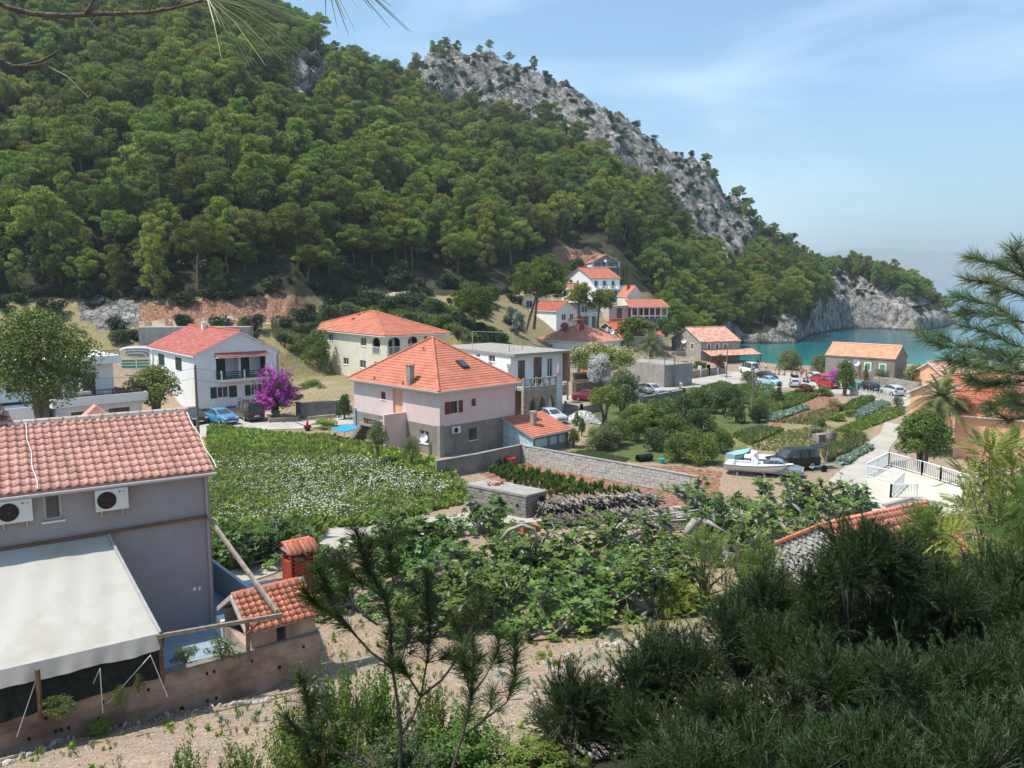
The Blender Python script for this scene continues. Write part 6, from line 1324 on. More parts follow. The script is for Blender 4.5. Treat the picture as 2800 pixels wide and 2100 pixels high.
def block_wall():
 a,b=PG(*zd(560,398)),PG(*zd(1740,640)); r=empty('block_wall',a,0,'long pale block wall with slightly bulging joints crossing the vegetable plot','wall'); d=b-a; L_=d.length; rot=math.atan2(d.y,d.x); rr=random.Random(6)
 mm=mat('pale_block',(.40,.37,.33),(.52,.49,.45),scale=5,detail=7,objrand=.13,bump=.6,bscale=18); core=MB(); core.bar(Vector((0,0,.45)),Vector((d.x,d.y,.45)),.17,1.6); core.build('mortar_core',conc_dark,r)
 me=[]
 for k in range(3):q=MB(); q.box(0,-.11-k*.012,0,1,.10,1); o=q.build('block',mm,r); me.append(o.data); bpy.data.objects.remove(o)
 dx=Vector((math.cos(rot),math.sin(rot),0)); z=-.1; row=0; cnt=0
 while z<1.25:
  hh=.235; s=rr.uniform(0,.2)
  while s<L_-.1:
   w=rr.choice([.44,.5,.56])*L_/22.0*1.0; w=min(w,L_-s); p=dx*s; link('block',me[rr.randrange(3)],r,(p.x,p.y,z+rr.uniform(-.008,.008)),(0,rr.uniform(-.012,.012),rot),(w-.02,1,hh-.018)); s+=w; cnt+=1
  z+=hh; row+=1
 c=MB(); c.bar(Vector((0,0,1.34)),Vector((d.x,d.y,1.34)),.3,.07); c.build('coping',conc,r)
 wall_line('rendered_garden_wall','grey brown garden wall from the pink house corner to the pale block wall',[zd(-20,520),zd(250,470),zd(550,398)],1.35,.22,brownwall,cap=conc)
block_wall()
def stone_hut():
 zr=6.2; A=PZ(*ze(860,830),zr); Bk=PZ(*ze(1520,690),zr); d=(Bk-A); d.z=0; Lr=d.length; d.normalize(); y=Vector((-d.y,d.x,0)); rot=math.atan2(d.y,d.x); e1=PZ(*ze(545,950),4.7); e2=PZ(*ze(990,985),4.7)
 ha=abs((e1-A).dot(y)); hb=ha; o=A-y*hb; o.z=2.9; r=empty('stone_hut',o,rot,'small rough stone hut with faded red tiled roof behind the dark juniper','hut'); W=ha+hb; zr_=zr-2.9; ze_=zr_-1.55; Lr+=.5
 w=MB(); w.poly([(0,0,-1),(0,W,-1),(0,W,ze_),(0,hb,zr_),(0,0,ze_)],stone_cyc); w.poly([(Lr,0,-1),(Lr,W,-1),(Lr,W,ze_),(Lr,hb,zr_),(Lr,0,ze_)]); w.poly([(0,0,-1),(Lr,0,-1),(Lr,0,ze_),(0,0,ze_)]); w.poly([(0,W,-1),(Lr,W,-1),(Lr,W,ze_),(0,W,ze_)]); w.build('wall',mat('dark_joint',(.08,.075,.07),(.14,.13,.12),scale=6),r)
 rr=random.Random(9); sm=mat('grey_field_stone',(.30,.29,.275),(.52,.50,.47),scale=4,detail=8,objrand=.2,bump=.8,bscale=10); me=[]
 for k in range(6):
  q=MB(); n=rr.choice([5,6,6,7]); pts=[(-.001,.5+.5*math.cos(i*6.2832/n+rr.uniform(-.2,.2))*rr.uniform(.92,1.12),.5+.5*math.sin(i*6.2832/n+rr.uniform(-.2,.2))*rr.uniform(.92,1.12))for i in range(n)]; q.prism(pts,(-.07,0,0)); o_=q.build('stone',sm,r); me.append(o_.data); bpy.data.objects.remove(o_)
 z=-.6; cnt=0
 while z<zr_-.1:
  hh=rr.uniform(.15,.26); yy=0 if z<ze_ else(z-ze_+hh*.6)/(zr_-ze_)*hb; y1=W-(0 if z<ze_ else(z-ze_+hh*.6)/(zr_-ze_)*ha); yy+=rr.uniform(0,.08)
  while yy<y1-.1:ww=min(rr.uniform(.2,.5),y1-yy); link('stone',me[rr.randrange(6)],r,(.0,yy,z),(rr.uniform(-.06,.06),0,0),(rr.uniform(.6,1.4),ww*.98,hh*.98)); yy+=ww; cnt+=1
  z+=hh
 sl=math.atan2(zr_-ze_,hb); up=Vector((0,math.cos(sl),math.sin(sl))); LS=hb/math.cos(sl)+.25; t=s_tile(.235,LS/7,mat('faded_red_tiles',(.40,.12,.08),(.56,.24,.18),scale=4,detail=7,objrand=.22,rough=.85),h=.04); kk=7
 for k in range(kk):
  for j in range(int(Lr/.235)):link('tile',t,r,Vector((-.05+j*.235,-.2,ze_-.12+.1))+up*(k*LS/7),(sl,0,rr.uniform(-.01,.01)))
 b=MB(); b.prism([(-.08,-.22,ze_-.1),(Lr,-.22,ze_-.1),(Lr,hb,zr_+.02),(-.08,hb,zr_+.02)],(0,0,.05)); b.prism([(-.08,W+.2,ze_-.1),(Lr,W+.2,ze_-.1),(Lr,hb+.002,zr_+.02),(-.08,hb+.002,zr_+.02)],(0,0,.09)); b.build('roof_slab',roofbrick,r)
 c=cap_tile(.4,.12,roofbrick); u=0
 while u<Lr-.4:link('ridge_tile',c,r,(u+.4,hb,zr_+.1),(0,0,math.pi/2)); u+=.4
 q=MB()
 for k in range(9):q.tube([(-.1,hb+k*ha/9,zr_+.08-(k)*(zr_-ze_)/9),(-.08,hb+(k+1)*ha/9+.02,zr_+.05-(k+1)*(zr_-ze_)/9)],[.11,.09],6)
 q.build('verge_tile',roofbrick,r)
stone_hut()
# white railed terrace at the right
def railed_terrace():
 z0=3.2; A=PZ(*ze(1150,505),z0); B=PZ(*ze(1300,425),z0); C=PZ(*ze(1525,490),z0); D=PZ(*ze(1650,530),z0); E=PZ(*ze(1315,640),z0); Fq=PZ(*ze(1400,555),z0); G=PZ(*ze(1490,640),z0)
 r=empty('railed_terrace',A,0,'pale concrete roof terrace with white metal railings at the right above the lane','terrace'); f=lambda p:p-A; D2=C+(D-C)*3; D3=D2+(A-B)*2.2; A2=E+(E-Fq)*1.2
 pale=mat('pale_terrace_floor',(.44,.41,.34),(.54,.51,.44),scale=.6); m=MB(); m.prism([f(p)-Vector((0,0,1.8))for p in(A,B,C,D2,D3,A2)],(0,0,1.798)); m.build('terrace_body',pale,r)
 railing(r,[f(A),f(B),f(C),f(D),f(D2)],1.0,white_paint,step=.17,post=2.2,w=.045,pw=.09); railing(r,[f(A),f(Fq)],.85,white_paint,step=.16,post=4,w=.03,pw=.05); railing(r,[f(Fq),f(E),f(G)],.85,white_paint,step=.17,post=3,w=.03,pw=.09)
 a,b,c=PZ(*ze(1270,690),3.9),PZ(*ze(1455,640),3.9),PZ(*ze(1700,680),3.9)
 wall_line('white_block_wall','white painted block wall with grey coping below the railed terrace',[Vector((a.x,a.y,2.6)),Vector((b.x,b.y,2.6)),Vector((c.x,c.y,2.6))],1.25,.2,masonry('white_blocks',(.70,.71,.72),(.60,.61,.62),(.42,.42,.42),.5,.25),z=0,cap=conc)
 p=PZ(*ze(1330,380),3.0); q=empty('slate_lid',(p.x,p.y,2.0),.4,'grey concrete box with flat slab lid beside the railed terrace gate','box'); MB().box(-.9,-.6,0,.9,.7,.9).build('body',conc_dark,q); MB().box(-1.0,-.7,.902,1.0,.8,1.0).build('lid',conc,q)
railed_terrace()
def blue_shelter():
 z0=3.55; c=[PZ(*z5(x,y),z0)for x,y in((555,1085),(668,1112),(842,1072),(738,1050))]; r=empty('blue_canopy',(c[0].x,c[0].y,2.0),0,'flat bright blue canopy on thin posts beside the porch of the pink house','canopy'); o=Vector((c[0].x,c[0].y,2.0)); q=MB(); q.prism([p-o for p in c],(0,0,.06)); q.build('blue_sheet',mat('bright_blue_sheet',(.02,.25,.58),(.04,.33,.66),scale=2,rough=.5),r)
 for p in c:q=MB(); q.bar((p.x-o.x,p.y-o.y,-.2),p-o,.05); q.build('post',steel,r)
 q=MB(); a=c[2]-o; b=c[1]-o; q.prism([Vector((a.x,a.y,-.3)),Vector((a.x,a.y,1.3)),Vector((a.x,a.y,1.3)).lerp(Vector((b.x,b.y,1.3)),.5),Vector((a.x,a.y,-.3)).lerp(Vector((b.x,b.y,-.3)),.5)],(.03,.03,0)); q.build('corrugated_panel',mat('pale_blue_panels',0,0),r)
 P=PINKH; cols=[(.5,.2,.12),(.05,.25,.4),(.5,.38,.1),(.45,.18,.1),(.2,.4,.45),(.5,.2,.12),(.3,.1,.06),(.5,.22,.14)]; f=P.on('L',*z5(1137,1040))[0]; s=P.on('F',*z5(1395,1072))[1]
 nm=['terracotta','blue','yellow','terracotta','pale blue','terracotta','dark brown','terracotta']
 for i in range(8):
  L_=Vector((-2.05,f+.4+i*.4,s-.35)); wp=P.O+P.x*L_.x+P.y*L_.y+Vector((0,0,L_.z)); r=empty('plant_pot',wp,0,'%s plant pot, number %s from the fin wall along the porch edge'%(nm[i],['one','two','three','four','five','six','seven','eight'][i])if nm[i]=='terracotta' else '%s plant pot in the row on the porch edge'%nm[i],'plant pot','plant pots on the porch edge')
  q=MB(); q.tube([(0,0,0),(0,0,.26)],[.10,.15],10); q.build('pot',mat('pot_%d'%i,cols[i],rough=.7),r); link('plant',SHRUBS[i%5],r,(0,0,.24),None,.16)
blue_shelter()
# VEHICLES, BOATS, PEOPLE, POLES
tyre=mat('tyre_rubber',(.015,.015,.015),rough=.85); rim_m=mat('wheel_rim',(.45,.45,.46),rough=.35,metal=.7); lampg=mat('headlight_glass',(.65,.67,.68),rough=.1,spec=.8); taill=mat('tail_light',(.35,.01,.01),rough=.25); plate_m=mat('number_plate',(.7,.7,.68),rough=.5)
def paint(n,c):return _M.get('paint_'+n)or mat('paint_'+n,c,rough=.4,spec=.3 if n=='oldblack' else .5,coat=0 if n=='oldblack' else .6)
SHAPES={'sedan':([0,.03,.10,.26,.42,.52,.68,.84,.96,1],[.34,.52,.58,.64,.66,.67,.68,.67,.63,.40],[0,0,0,0,.92,1,.99,0,0,0],1.45),'hatch':([0,.03,.10,.24,.40,.52,.72,.93,.985,1],[.34,.50,.56,.63,.66,.67,.68,.68,.60,.36],[0,0,0,0,.92,1,.98,.84,0,0],1.47),'van':([0,.03,.08,.18,.32,.45,.72,.95,.99,1],[.30,.42,.47,.50,.54,.54,.54,.54,.50,.30],[0,0,0,0,.93,1,1,.97,0,0],1.92),'suv':([0,.02,.06,.27,.38,.50,.72,.95,.99,1],[.38,.54,.58,.62,.63,.63,.63,.63,.58,.36],[0,0,0,0,.95,1,1,.98,0,0],1.75)}
def car(label,ctr,head,kind,pm,L_=4.5,W=1.78,s=1.0,group=None,cat='car',tailgate=False,name='parked_car',rack=False,rz=None):
 p=PG(*ctr); q=PG(*head); d=q-p; ang=math.atan2(d.y,d.x)if rz is None else rz; nx=1.2
 c,n_=math.cos(ang),math.sin(ang); zf,zb=gz(p.x+c*nx,p.y+n_*nx),gz(p.x-c*nx,p.y-n_*nx); root=empty(name,(p.x,p.y,max(p.z,(zf+zb)/2)+.05),ang,label,cat,group); root.scale=(s,s,s)
 xs,belt,roof,Hh=SHAPES[kind]; V=[]; F=[]; Mi=[]; nst=len(xs); hw=W/2
 for i in range(nst):
  x=L_/2-xs[i]*L_; zb_=belt[i]*Hh; w=hw*(1-.28*abs(xs[i]-.5)**3*8*.35); zr_=roof[i]*Hh if roof[i]else zb_+.015; wr=w*.78 if roof[i]else w*.90; zs=.20+(.08 if i in(0,nst-1)else 0)
  for sg in(1,-1):V+=[(x,sg*w*.93,zs),(x,sg*w,zs+.22),(x,sg*w*.99,zb_-.05),(x,sg*w*.95,zb_),(x,sg*wr,zr_-(.03 if roof[i]else 0)),(x,sg*wr*.8,zr_)]
 k=12
 for i in range(nst-1):
  a,b=i*k,(i+1)*k
  for j in range(5):
   gl=(j==3 and(roof[i]or roof[i+1])); F.append((a+j,b+j,b+j+1,a+j+1)); Mi.append(1 if gl else 0); F.append((a+6+j+1,b+6+j+1,b+6+j,a+6+j)); Mi.append(1 if gl else 0)
  top_gl=bool(roof[i])!=bool(roof[i+1]); F.append((a+5,b+5,b+11,a+11)); Mi.append(1 if top_gl else 0); F.append((a,a+6,b+6,b)); Mi.append(2)
 F.append((0,1,2,3)); F.append((9,8,7,6)); F.append((0,3,9,6)); Mi+=[0,0,0]; e=(nst-1)*k; F+=[(e+3,e+2,e+1,e),(e+6,e+7,e+8,e+9),(e+6,e+9,e+3,e)]; Mi+=[0,0,0]
 body=bpy.data.meshes.new('body'); body.from_pydata(V,[],F); [body.materials.append(m)for m in(pm,glass,black)]; body.polygons.foreach_set('material_index',Mi); body.polygons.foreach_set('use_smooth',[True]*len(F)); body.update(); bo=link('body',body,root); es=bo.modifiers.new('edges','EDGE_SPLIT'); es.split_angle=R(38)
 g=MB(); ra=[i for i in range(nst)if roof[i]]; x0,x1=L_/2-xs[ra[0]]*L_,L_/2-xs[ra[-1]]*L_
 for f in((.30,.62)if kind!='van' else(.22,.55)):
  x=x0+(x1-x0)*f
  for sg in(1,-1):g.bar((x,sg*hw*.955,belt[5]*Hh),(x,sg*hw*.79,Hh*.97),.07,.03)
 for sg in(1,-1):g.box(x0+.25,min(sg*hw,sg*(hw+.16)),belt[4]*Hh+.0,x0+.37,max(sg*hw,sg*(hw+.16)),belt[4]*Hh+.13)
 g.build('pillar_and_mirror',pm,root)
 bu=MB(); bu.box(L_/2-.06,-hw*.82,.24,L_/2+.05,hw*.82,.42); bu.box(-L_/2-.05,-hw*.82,.26,-L_/2+.06,hw*.82,.46); bu.build('bumper',pm if kind!='suv' else steel,root)
 for sg in(1,-1):
  m=MB(); m.box(L_/2-.16,min(sg*hw*.5,sg*hw*.86),belt[1]*Hh-.17,L_/2+.025,max(sg*hw*.5,sg*hw*.86),belt[1]*Hh-.03); m.build('headlight',lampg,root)
  m=MB(); m.box(-L_/2-.02,min(sg*hw*.62,sg*hw*.92),belt[-2]*Hh-.2,-L_/2+.14,max(sg*hw*.62,sg*hw*.92),belt[-2]*Hh-.02); m.build('tail_light',taill,root)
 m=MB(); m.box(L_/2+.051,-.26,.28,L_/2+.06,.26,.39); m.box(-L_/2-.06,-.26,.5,-L_/2-.03,.26,.61); m.build('number_plate',plate_m,root)
 m=MB(); m.box(L_/2-.02,-hw*.4,.46,L_/2+.02,hw*.4,belt[0]*Hh+.06); m.build('grille',black,root)
 wr=.31 if kind!='suv' else .37
 for wx in(L_*.31,-L_*.30):
  for sg in(1,-1):w=MB(); w.tube([(wx,sg*(hw-.20),wr),(wx,sg*(hw+.01),wr)],wr,18,tyre); wo=w.build('wheel',tyre,root); r_=MB(); r_.tube([(wx,sg*(hw-.02),wr),(wx,sg*(hw+.022),wr)],wr*.62,14); ro=r_.build('rim',rim_m,wo)
 if rack:m=MB(); m.box(-.6,-.5,Hh+.02,.7,.5,Hh+.32); m.build('roof_box',black,root)
 if tailgate:m=MB(); m.prism([(-L_/2+.15,-hw*.72,Hh-.04),(-L_/2+.15,hw*.72,Hh-.04),(-L_/2-.85,hw*.7,Hh+.12),(-L_/2-.85,-hw*.7,Hh+.12)],(0,0,.05)); m.build('open_tailgate',pm,root)
 return root
lot='cars parked by the beach'
car('metallic blue saloon parked beside the dark van before the white house',z4(1662,1040),z4(1790,1072),'sedan',paint('blue',(.06,.24,.42)),4.6)
car('black van with its rear to the lane, under the purple bougainvillea',z4(1880,1010),z4(1745,950),'van',paint('black',(.012,.012,.013)),4.8,1.9,1.0,cat='van',name='parked_van')
car('dark car mostly hidden behind the power pole and the salmon roof',z4(1455,1040),z4(1560,1075),'hatch',paint('darkgrey',(.02,.02,.022)),4.2)
car('dark red saloon parked inside the small block walled yard',z6(665,1445),z6(800,1455),'sedan',paint('darkred',(.26,.012,.02)),4.3,1.72,.95)
car('silver saloon parked on the grass behind the annexe roof',z6(335,1625),z6(480,1665),'sedan',paint('silver',(.45,.48,.52)),4.4,1.72,.95)
car('pale grey hatchback in the walled parking yard behind the young trees',z6(1205,1385),z6(1300,1400),'hatch',paint('palegrey',(.42,.45,.48)),4.1,1.7,.95)
car('pale saloon half hidden behind the light green tree by the road',z6(945,1365),z6(860,1350),'sedan',paint('silver',0),4.2,1.7,.9)
car('white van parked beside the stone house porch at the water',z7(135,612),z7(60,600),'van',paint('white',(.72,.72,.71)),4.4,1.8,1.0,lot,'van',name='parked_van')
car('black hatchback behind the pale blue car at the beach car park',z7(268,660),z7(345,672),'hatch',paint('black',0),4.0,1.7,.88,lot)
car('pale blue saloon in front of the black hatchback by the garden edge',z7(285,700),z7(365,708),'sedan',paint('paleblue',(.32,.50,.60)),4.2,1.7,.88,lot)
car('silver car with black roof box beside the reddish hedge',z7(478,712),z7(470,690),'hatch',paint('silver',0),3.9,1.7,.88,lot,rack=True)
car('small silver car behind the scooter near the beach trees',z7(622,660),z7(600,652),'hatch',paint('silver',0),3.8,1.65,.85,lot)
car('red hatchback parked near the tamarisk by the grey house',z7(668,680),z7(610,668),'hatch',paint('red',(.42,.015,.03)),3.9,1.7,.92,lot)
car('bright red hatchback nearest the dense green shrub',z7(728,722),z7(668,705),'hatch',paint('red',0),4.0,1.75,.95,lot)
car('teal car hidden behind the dense shrub of the car park',z7(925,738),z7(870,728),'hatch',paint('teal',(.04,.22,.22)),3.9,1.7,.9,lot)
car('black hatchback before the flowering wall of the grey house',z7(1024,748),z7(960,732),'hatch',paint('black',0),4.0,1.75,.98,lot)
car('silver hatchback at the right end of the beach car park',z7(1214,775),z7(1150,762),'hatch',paint('silver',0),4.0,1.72,.95,lot)
car('old black off road car with open tailgate beside the white boats',z7(455,1345),z7(330,1352),'suv',paint('oldblack',(.018,.018,.017)),4.4,1.75,.96,tailgate=True)
car('old grey car with its bonnet under the bow of the white boat',z7(355,1385),z7(465,1392),'sedan',paint('dullblue',(.22,.27,.30)),4.2,1.7,.85)
def boat(label,a,b,L_,W,z,full=True,col=None):
 """a: picture point of the stern, b: of the bow, both on the ground"""
 p,q=PG(*a),PG(*b); d=q-p; ang=math.atan2(d.y,d.x); c=(p+q)/2; r=empty('motor_boat',(c.x,c.y,gz(c.x,c.y)+z),ang,label,'boat','small boats laid up beside the gardens'); wm=mat('white_gelcoat',(.78,.78,.77),rough=.3,coat=.5)if not col else col
 V=[]; F=[]; n=12
 for i in range(n+1):
  t=i/n; x=-L_/2+L_*t; w=W/2*(1-max(0,(t-.35)/.65)**2.2)*(.86+.14*min(1,t/.3)); w=max(w,.015); zt=.72+.22*t*t; zb=.05+.55*max(0,(t-.55)/.45)**2
  V+=[(x,0,zb),(x,w*.62,zb+.16),(x,w,zt-.18),(x,w*1.02,zt),(x,w*.88,zt+.0),(x,0,zt+(.06 if t>.55 else 0)),(x,-w*.88,zt),(x,-w*1.02,zt),(x,-w,zt-.18),(x,-w*.62,zb+.16)]
 for i in range(n):
  for j in range(10):
   if 4<=j<=5 and i<6 and full:continue
   a_,b_=i*10+j,i*10+(j+1)%10; F.append((a_,b_,b_+10,a_+10))
 F.append(tuple(range(9,-1,-1))); me=bpy.data.meshes.new('hull'); me.from_pydata(V,[],F); me.materials.append(wm); me.polygons.foreach_set('use_smooth',[True]*len(F)); me.update(); o=link('hull',me,r); o.modifiers.new('s','SOLIDIFY').thickness=.03; es=o.modifiers.new('e','EDGE_SPLIT'); es.split_angle=R(35)
 st=MB()
 for i in range(n):
  for sg,j in((1,3),(-1,7)):v0,v1=Vector(V[i*10+j]),Vector(V[(i+1)*10+j]); st.bar(v0+Vector((0,sg*.02,-.05)),v1+Vector((0,sg*.02,-.05)),.04,.05)
 st.build('rubbing_strake',mat('dark_blue_strip',(.03,.05,.1),rough=.5),r)
 if full:
  f=MB(); f.box(-L_/2+.1,-W*.4,.38,.2,W*.4,.42); f.build('cockpit_floor',wm,r)
  s=MB(); s.box(-L_/2+.15,-W*.38,.42,-L_/2+.6,W*.38,.78); s.build('stern_bench',white_paint,r)
  k=MB(); k.box(-.55,-.32,.42,-.05,.32,1.2); k.build('steering_console',wm,r)
  w=MB(); w.prism([(-.1,-.33,1.2),(-.1,.33,1.2),(-.32,.3,1.6),(-.32,-.3,1.6)],(.02,0,0)); w.build('windscreen',glass,r)
  m=MB(); m.tube([(-.6+.02*math.cos(t),.17*math.cos(t),1.08+.17*math.sin(t))for t in np.linspace(0,6.28,14)],.018,5); m.build('steering_wheel',black,r)
  h=MB(); h.tube([(-.2,0,1.2),(-.35,0,1.55),(-.6,0,1.75)],[.22,.27,.08],10); h.build('console_cover',white_paint,r)
  l=MB(); l.box(L_*.12,-.62,.80,L_*.3,-.0,.82)if False else l.box(L_*.28,-.12,.93,L_*.34,.12,.96); l.build('deck_hatch',steel,r)
 t=MB()
 for x in(-L_*.3,L_*.1):t.box(x-.06,-W*.4,-z-.05,x+.06,W*.4,.14)
 t.bar((-L_*.4,-.3,-.1),(L_*.55,0,-.15),.07); t.bar((-L_*.4,.3,-.1),(L_*.55,0,-.15),.07); t.build('cradle',steel,r)
 tx=link('registration',text_mesh('72 PG',.18,mat('dark_blue_strip',0)),r,(L_*.30,-W*.40,.52),(R(78),0,R(14)))
boat('white open motor boat with console nearest the fig trees',z7(45,1375),z7(365,1400),5.0,2.0,.12)
boat('white motor boat with covered bow lying behind the nearer white boat',z7(190,1325),z7(455,1345),4.6,1.8,.15,False)
boat('small upturned pale turquoise dinghy at the stern of the white boat',z7(20,1300),z7(110,1290),2.4,1.1,.2,False,mat('turquoise_gelcoat',(.25,.45,.45),rough=.4))
def trailer():
 a=PG(*z7(680,1345)); r=empty('boat_trailer',(a.x,a.y,a.z),.3,'pale blue bare trailer frame behind the off road car','trailer'); q=MB(); m=mat('pale_blue_steel',(.30,.45,.48),rough=.5)
 q.bar((-1.4,-.5,.4),(1.2,-.4,.4),.07); q.bar((-1.4,.5,.4),(1.2,.4,.4),.07); q.bar((1.2,-.4,.4),(2.1,0,.42),.07); q.bar((1.2,.4,.4),(2.1,0,.42),.07); q.bar((-1.3,-.7,.35),(-1.3,.7,.35),.07); q.bar((-.2,-.7,.35),(-.2,.7,.35),.07); q.bar((.2,0,.4),(.5,0,1.3),.06); q.build('frame',m,r)
 for sg in(-1,1):w=MB(); w.tube([(-.4,sg*.7,.28),(-.4,sg*.86,.28)],.28,14); w.build('wheel',tyre,r)
trailer()
def scooter():
 p=PG(*z7(562,682)); r=empty('motor_scooter',p,R(-75),'dark scooter with its rider stopped at the beach car park','scooter'); r.scale=(.9,)*3; q=MB(); q.tube([(-.62,0,.28),(-.2,0,.34),(.1,0,.22),(.42,0,.3),(.5,0,.9)],[.16,.17,.13,.12,.08],8); q.tube([(-.75,0,.62),(-.3,0,.74),(.0,0,.68)],[.10,.14,.09],8); q.build('body',mat('dark_blue_strip',0),r)
 for x in(-.6,.62):w=MB(); w.tube([(x,-.05,.25),(x,.05,.25)],.25,16); w.build('wheel',tyre,r)
 h=MB(); h.bar((.5,-.32,1.0),(.5,.32,1.0),.04); h.bar((.5,0,.8),(.5,0,1.0),.05); h.build('handlebar',black,r)
scooter()
# people on the beach: one skinned body each
skin_m=mat('skin',(.42,.24,.17),rough=.6); hair_m=mat('dark_hair',(.03,.02,.015),rough=.7)
def person(label,ctr,pose,shirt,s=.95,rz=0.0,dz=0.0):
 p=PG(*ctr); r=empty('person',(p.x,p.y,p.z+dz),rz,label,'person','people at the beach'); r.scale=(s,s,s)
 if pose=='stand':J={'pel':(0,0,.95),'chest':(0,0,1.30),'neck':(0,0,1.50),'head':(0,.01,1.66),'shL':(.18,0,1.42),'elL':(.25,.02,1.15),'haL':(.22,.14,.92),'shR':(-.18,0,1.42),'elR':(-.26,.03,1.17),'haR':(-.18,.20,1.0),'hiL':(.10,0,.90),'knL':(.11,.02,.5),'anL':(.12,0,.09),'toL':(.13,.16,.04),'hiR':(-.10,0,.90),'knR':(-.12,.05,.5),'anR':(-.14,0,.09),'toR':(-.15,.16,.04)}
 else:J={'pel':(0,0,.14),'chest':(0,-.08,.50),'neck':(0,-.08,.70),'head':(0,-.05,.86),'shL':(.18,-.08,.62),'elL':(.26,.05,.40),'haL':(.15,.25,.40),'shR':(-.18,-.08,.62),'elR':(-.27,-.2,.36),'haR':(-.28,-.28,.06),'hiL':(.10,.03,.13),'knL':(.13,.42,.42),'anL':(.13,.62,.07),'toL':(.13,.76,.04),'hiR':(-.10,.03,.13),'knR':(-.13,.38,.40),'anR':(-.14,.60,.07),'toR':(-.15,.74,.04)}
 names=list(J); E=[('pel','chest'),('chest','neck'),('neck','head'),('chest','shL'),('shL','elL'),('elL','haL'),('chest','shR'),('shR','elR'),('elR','haR'),('pel','hiL'),('hiL','knL'),('knL','anL'),('anL','toL'),('pel','hiR'),('hiR','knR'),('knR','anR'),('anR','toR')]
 rad=dict(pel=.14,chest=.15,neck=.055,head=.095,shL=.06,elL=.04,haL=.032,shR=.06,elR=.04,haR=.032,hiL=.09,knL=.06,anL=.042,toL=.035,hiR=.09,knR=.06,anR=.042,toR=.035)
 me=bpy.data.meshes.new('body'); me.from_pydata([J[k]for k in names],[(names.index(a),names.index(b))for a,b in E],[]); me.materials.append(skin_m); o=link('body',me,r); md=o.modifiers.new('skin','SKIN'); me.skin_vertices
 for i,k in enumerate(names):sv=me.skin_vertices[0].data[i]; sv.radius=(rad[k],rad[k]); sv.use_root=(k=='pel')
 o.modifiers.new('sub','SUBSURF').levels=1; o.modifiers['sub'].render_levels=1
 c,n,pe=Vector(J['chest']),Vector(J['neck']),Vector(J['pel']); q=MB(); q.tube([pe.lerp(c,.15),pe.lerp(c,.6),c,n-Vector((0,0,.06))],[.155,.165,.18,.09],10); q.build('shirt',shirt,r,True)
 q=MB(); hd=Vector(J['head']); q.tube([hd+Vector((0,-.03,-.04)),hd+Vector((0,-.02,.05)),hd+Vector((0,-.01,.11)),hd+Vector((0,0,.135))],[.09,.105,.08,.02],10); q.build('hair',hair_m,r,True)
 q=MB()
 for sg in(1,-1):q.tube([hd+Vector((sg*.035,.085,.015)),hd+Vector((sg*.035,.10,.015))],.011,6)
 q.tube([hd+Vector((0,.085,.0)),hd+Vector((0,.118,-.02))],[.010,.014],6); q.build('face',mat('face_detail',(.2,.09,.06),rough=.6),r)
cl=lambda n,c:mat('cloth_'+n,c,rough=.85)
person('person in a white top standing at the water edge by the white van',z7(262,602),'stand',cl('white',(.75,.75,.75)),.9,2.8)
person('person in white sitting on the shore left of the first beach tree',z7(328,622),'sit',cl('white',0),.95,.5)
person('person with bare shoulders sitting right beside the one in white',z7(358,626),'sit',cl('tan',(.4,.22,.15)),.95,.2)
person('person in dark clothes sitting under the first beach tree',z7(398,632),'sit',cl('dark',(.03,.03,.04)),.95,1.0)
person('person in black sitting just right of the first beach tree trunk',z7(455,640),'sit',cl('black',(.02,.02,.02)),.95,-.4)
person('person in grey sitting between the two beach trees',z7(490,645),'sit',cl('grey',(.15,.15,.16)),.95,2.2)
person('person in a pink towel standing between the two beach trees',z7(522,648),'stand',cl('pink',(.6,.12,.22)),.9,.3)
person('person in red shorts standing next to the one in pink',z7(535,646),'stand',cl('red',(.5,.04,.04)),.85,2.9)
person('rider in a light helmet seated on the scooter',z7(565,672),'sit',cl('navy',(.03,.04,.09)),.95,R(-165),dz=.62)
person('person in white standing by the porch of the stone house',z6(1846,1178),'stand',cl('white',0),.9,1.0)
# power poles and wires
polem=mat('pole_wood',(.13,.105,.085),(.24,.20,.17),scale=3,detail=7,bump=.4)
def pole(label,x,yt,yb,r0=.13,Y=None):
 b=PG(x,yb)if Y is None else None; t=PY(x,yt,b.y); r=empty('power_pole',b,0,label,'power pole','wooden power poles'); h=t.z-b.z; q=MB(); q.tube([(0,0,-.3),(0,0,h)],[r0,r0*.7],8); q.build('pole',polem,r)
 q=MB(); q.bar((-.02,0,h-.15),(.0,-.25,h-.15),.06); q.tube([(0,-.22,h-.15),(0,-.22,h)],.04,6); q.build('insulator',white_paint,r); return Vector((b.x,b.y,t.z))
P1=pole('tall dark power pole beside the corner of the white house',429,788,948,.15)
P2=pole('leaning brown power pole behind the brush by the small yard',z6(480,0)[0],z6(0,1100)[1],z6(0,1440)[1],.12)
P3=pole('power pole beside the concrete garage',z6(1400,0)[0],z6(0,1042)[1],z6(0,1325)[1],.12)
P4=pole('power pole with a lamp in front of the stone house',z6(1852,0)[0],z6(0,950)[1],z6(0,1250)[1],.11)
P5=pole('tall brown power pole standing in the vegetable gardens',z6(2070,0)[0],z6(0,1140)[1],z6(0,1610)[1],.13)
P6=pole('thin grey post of the garden behind the yellow tree',z6(590,0)[0],z6(0,640)[1],z6(0,800)[1],.07)
def wires(label,A,B,zo=(0,),sag=.6,rad=.014):
 r=empty('power_line',A,0,label,'wire');
 for o in zo:q=MB(); q.tube([(B-A)*t+Vector((0,0,o-sag*4*t*(1-t)))for t in np.linspace(0,1,16)],rad,4); q.build('cable',black,r)
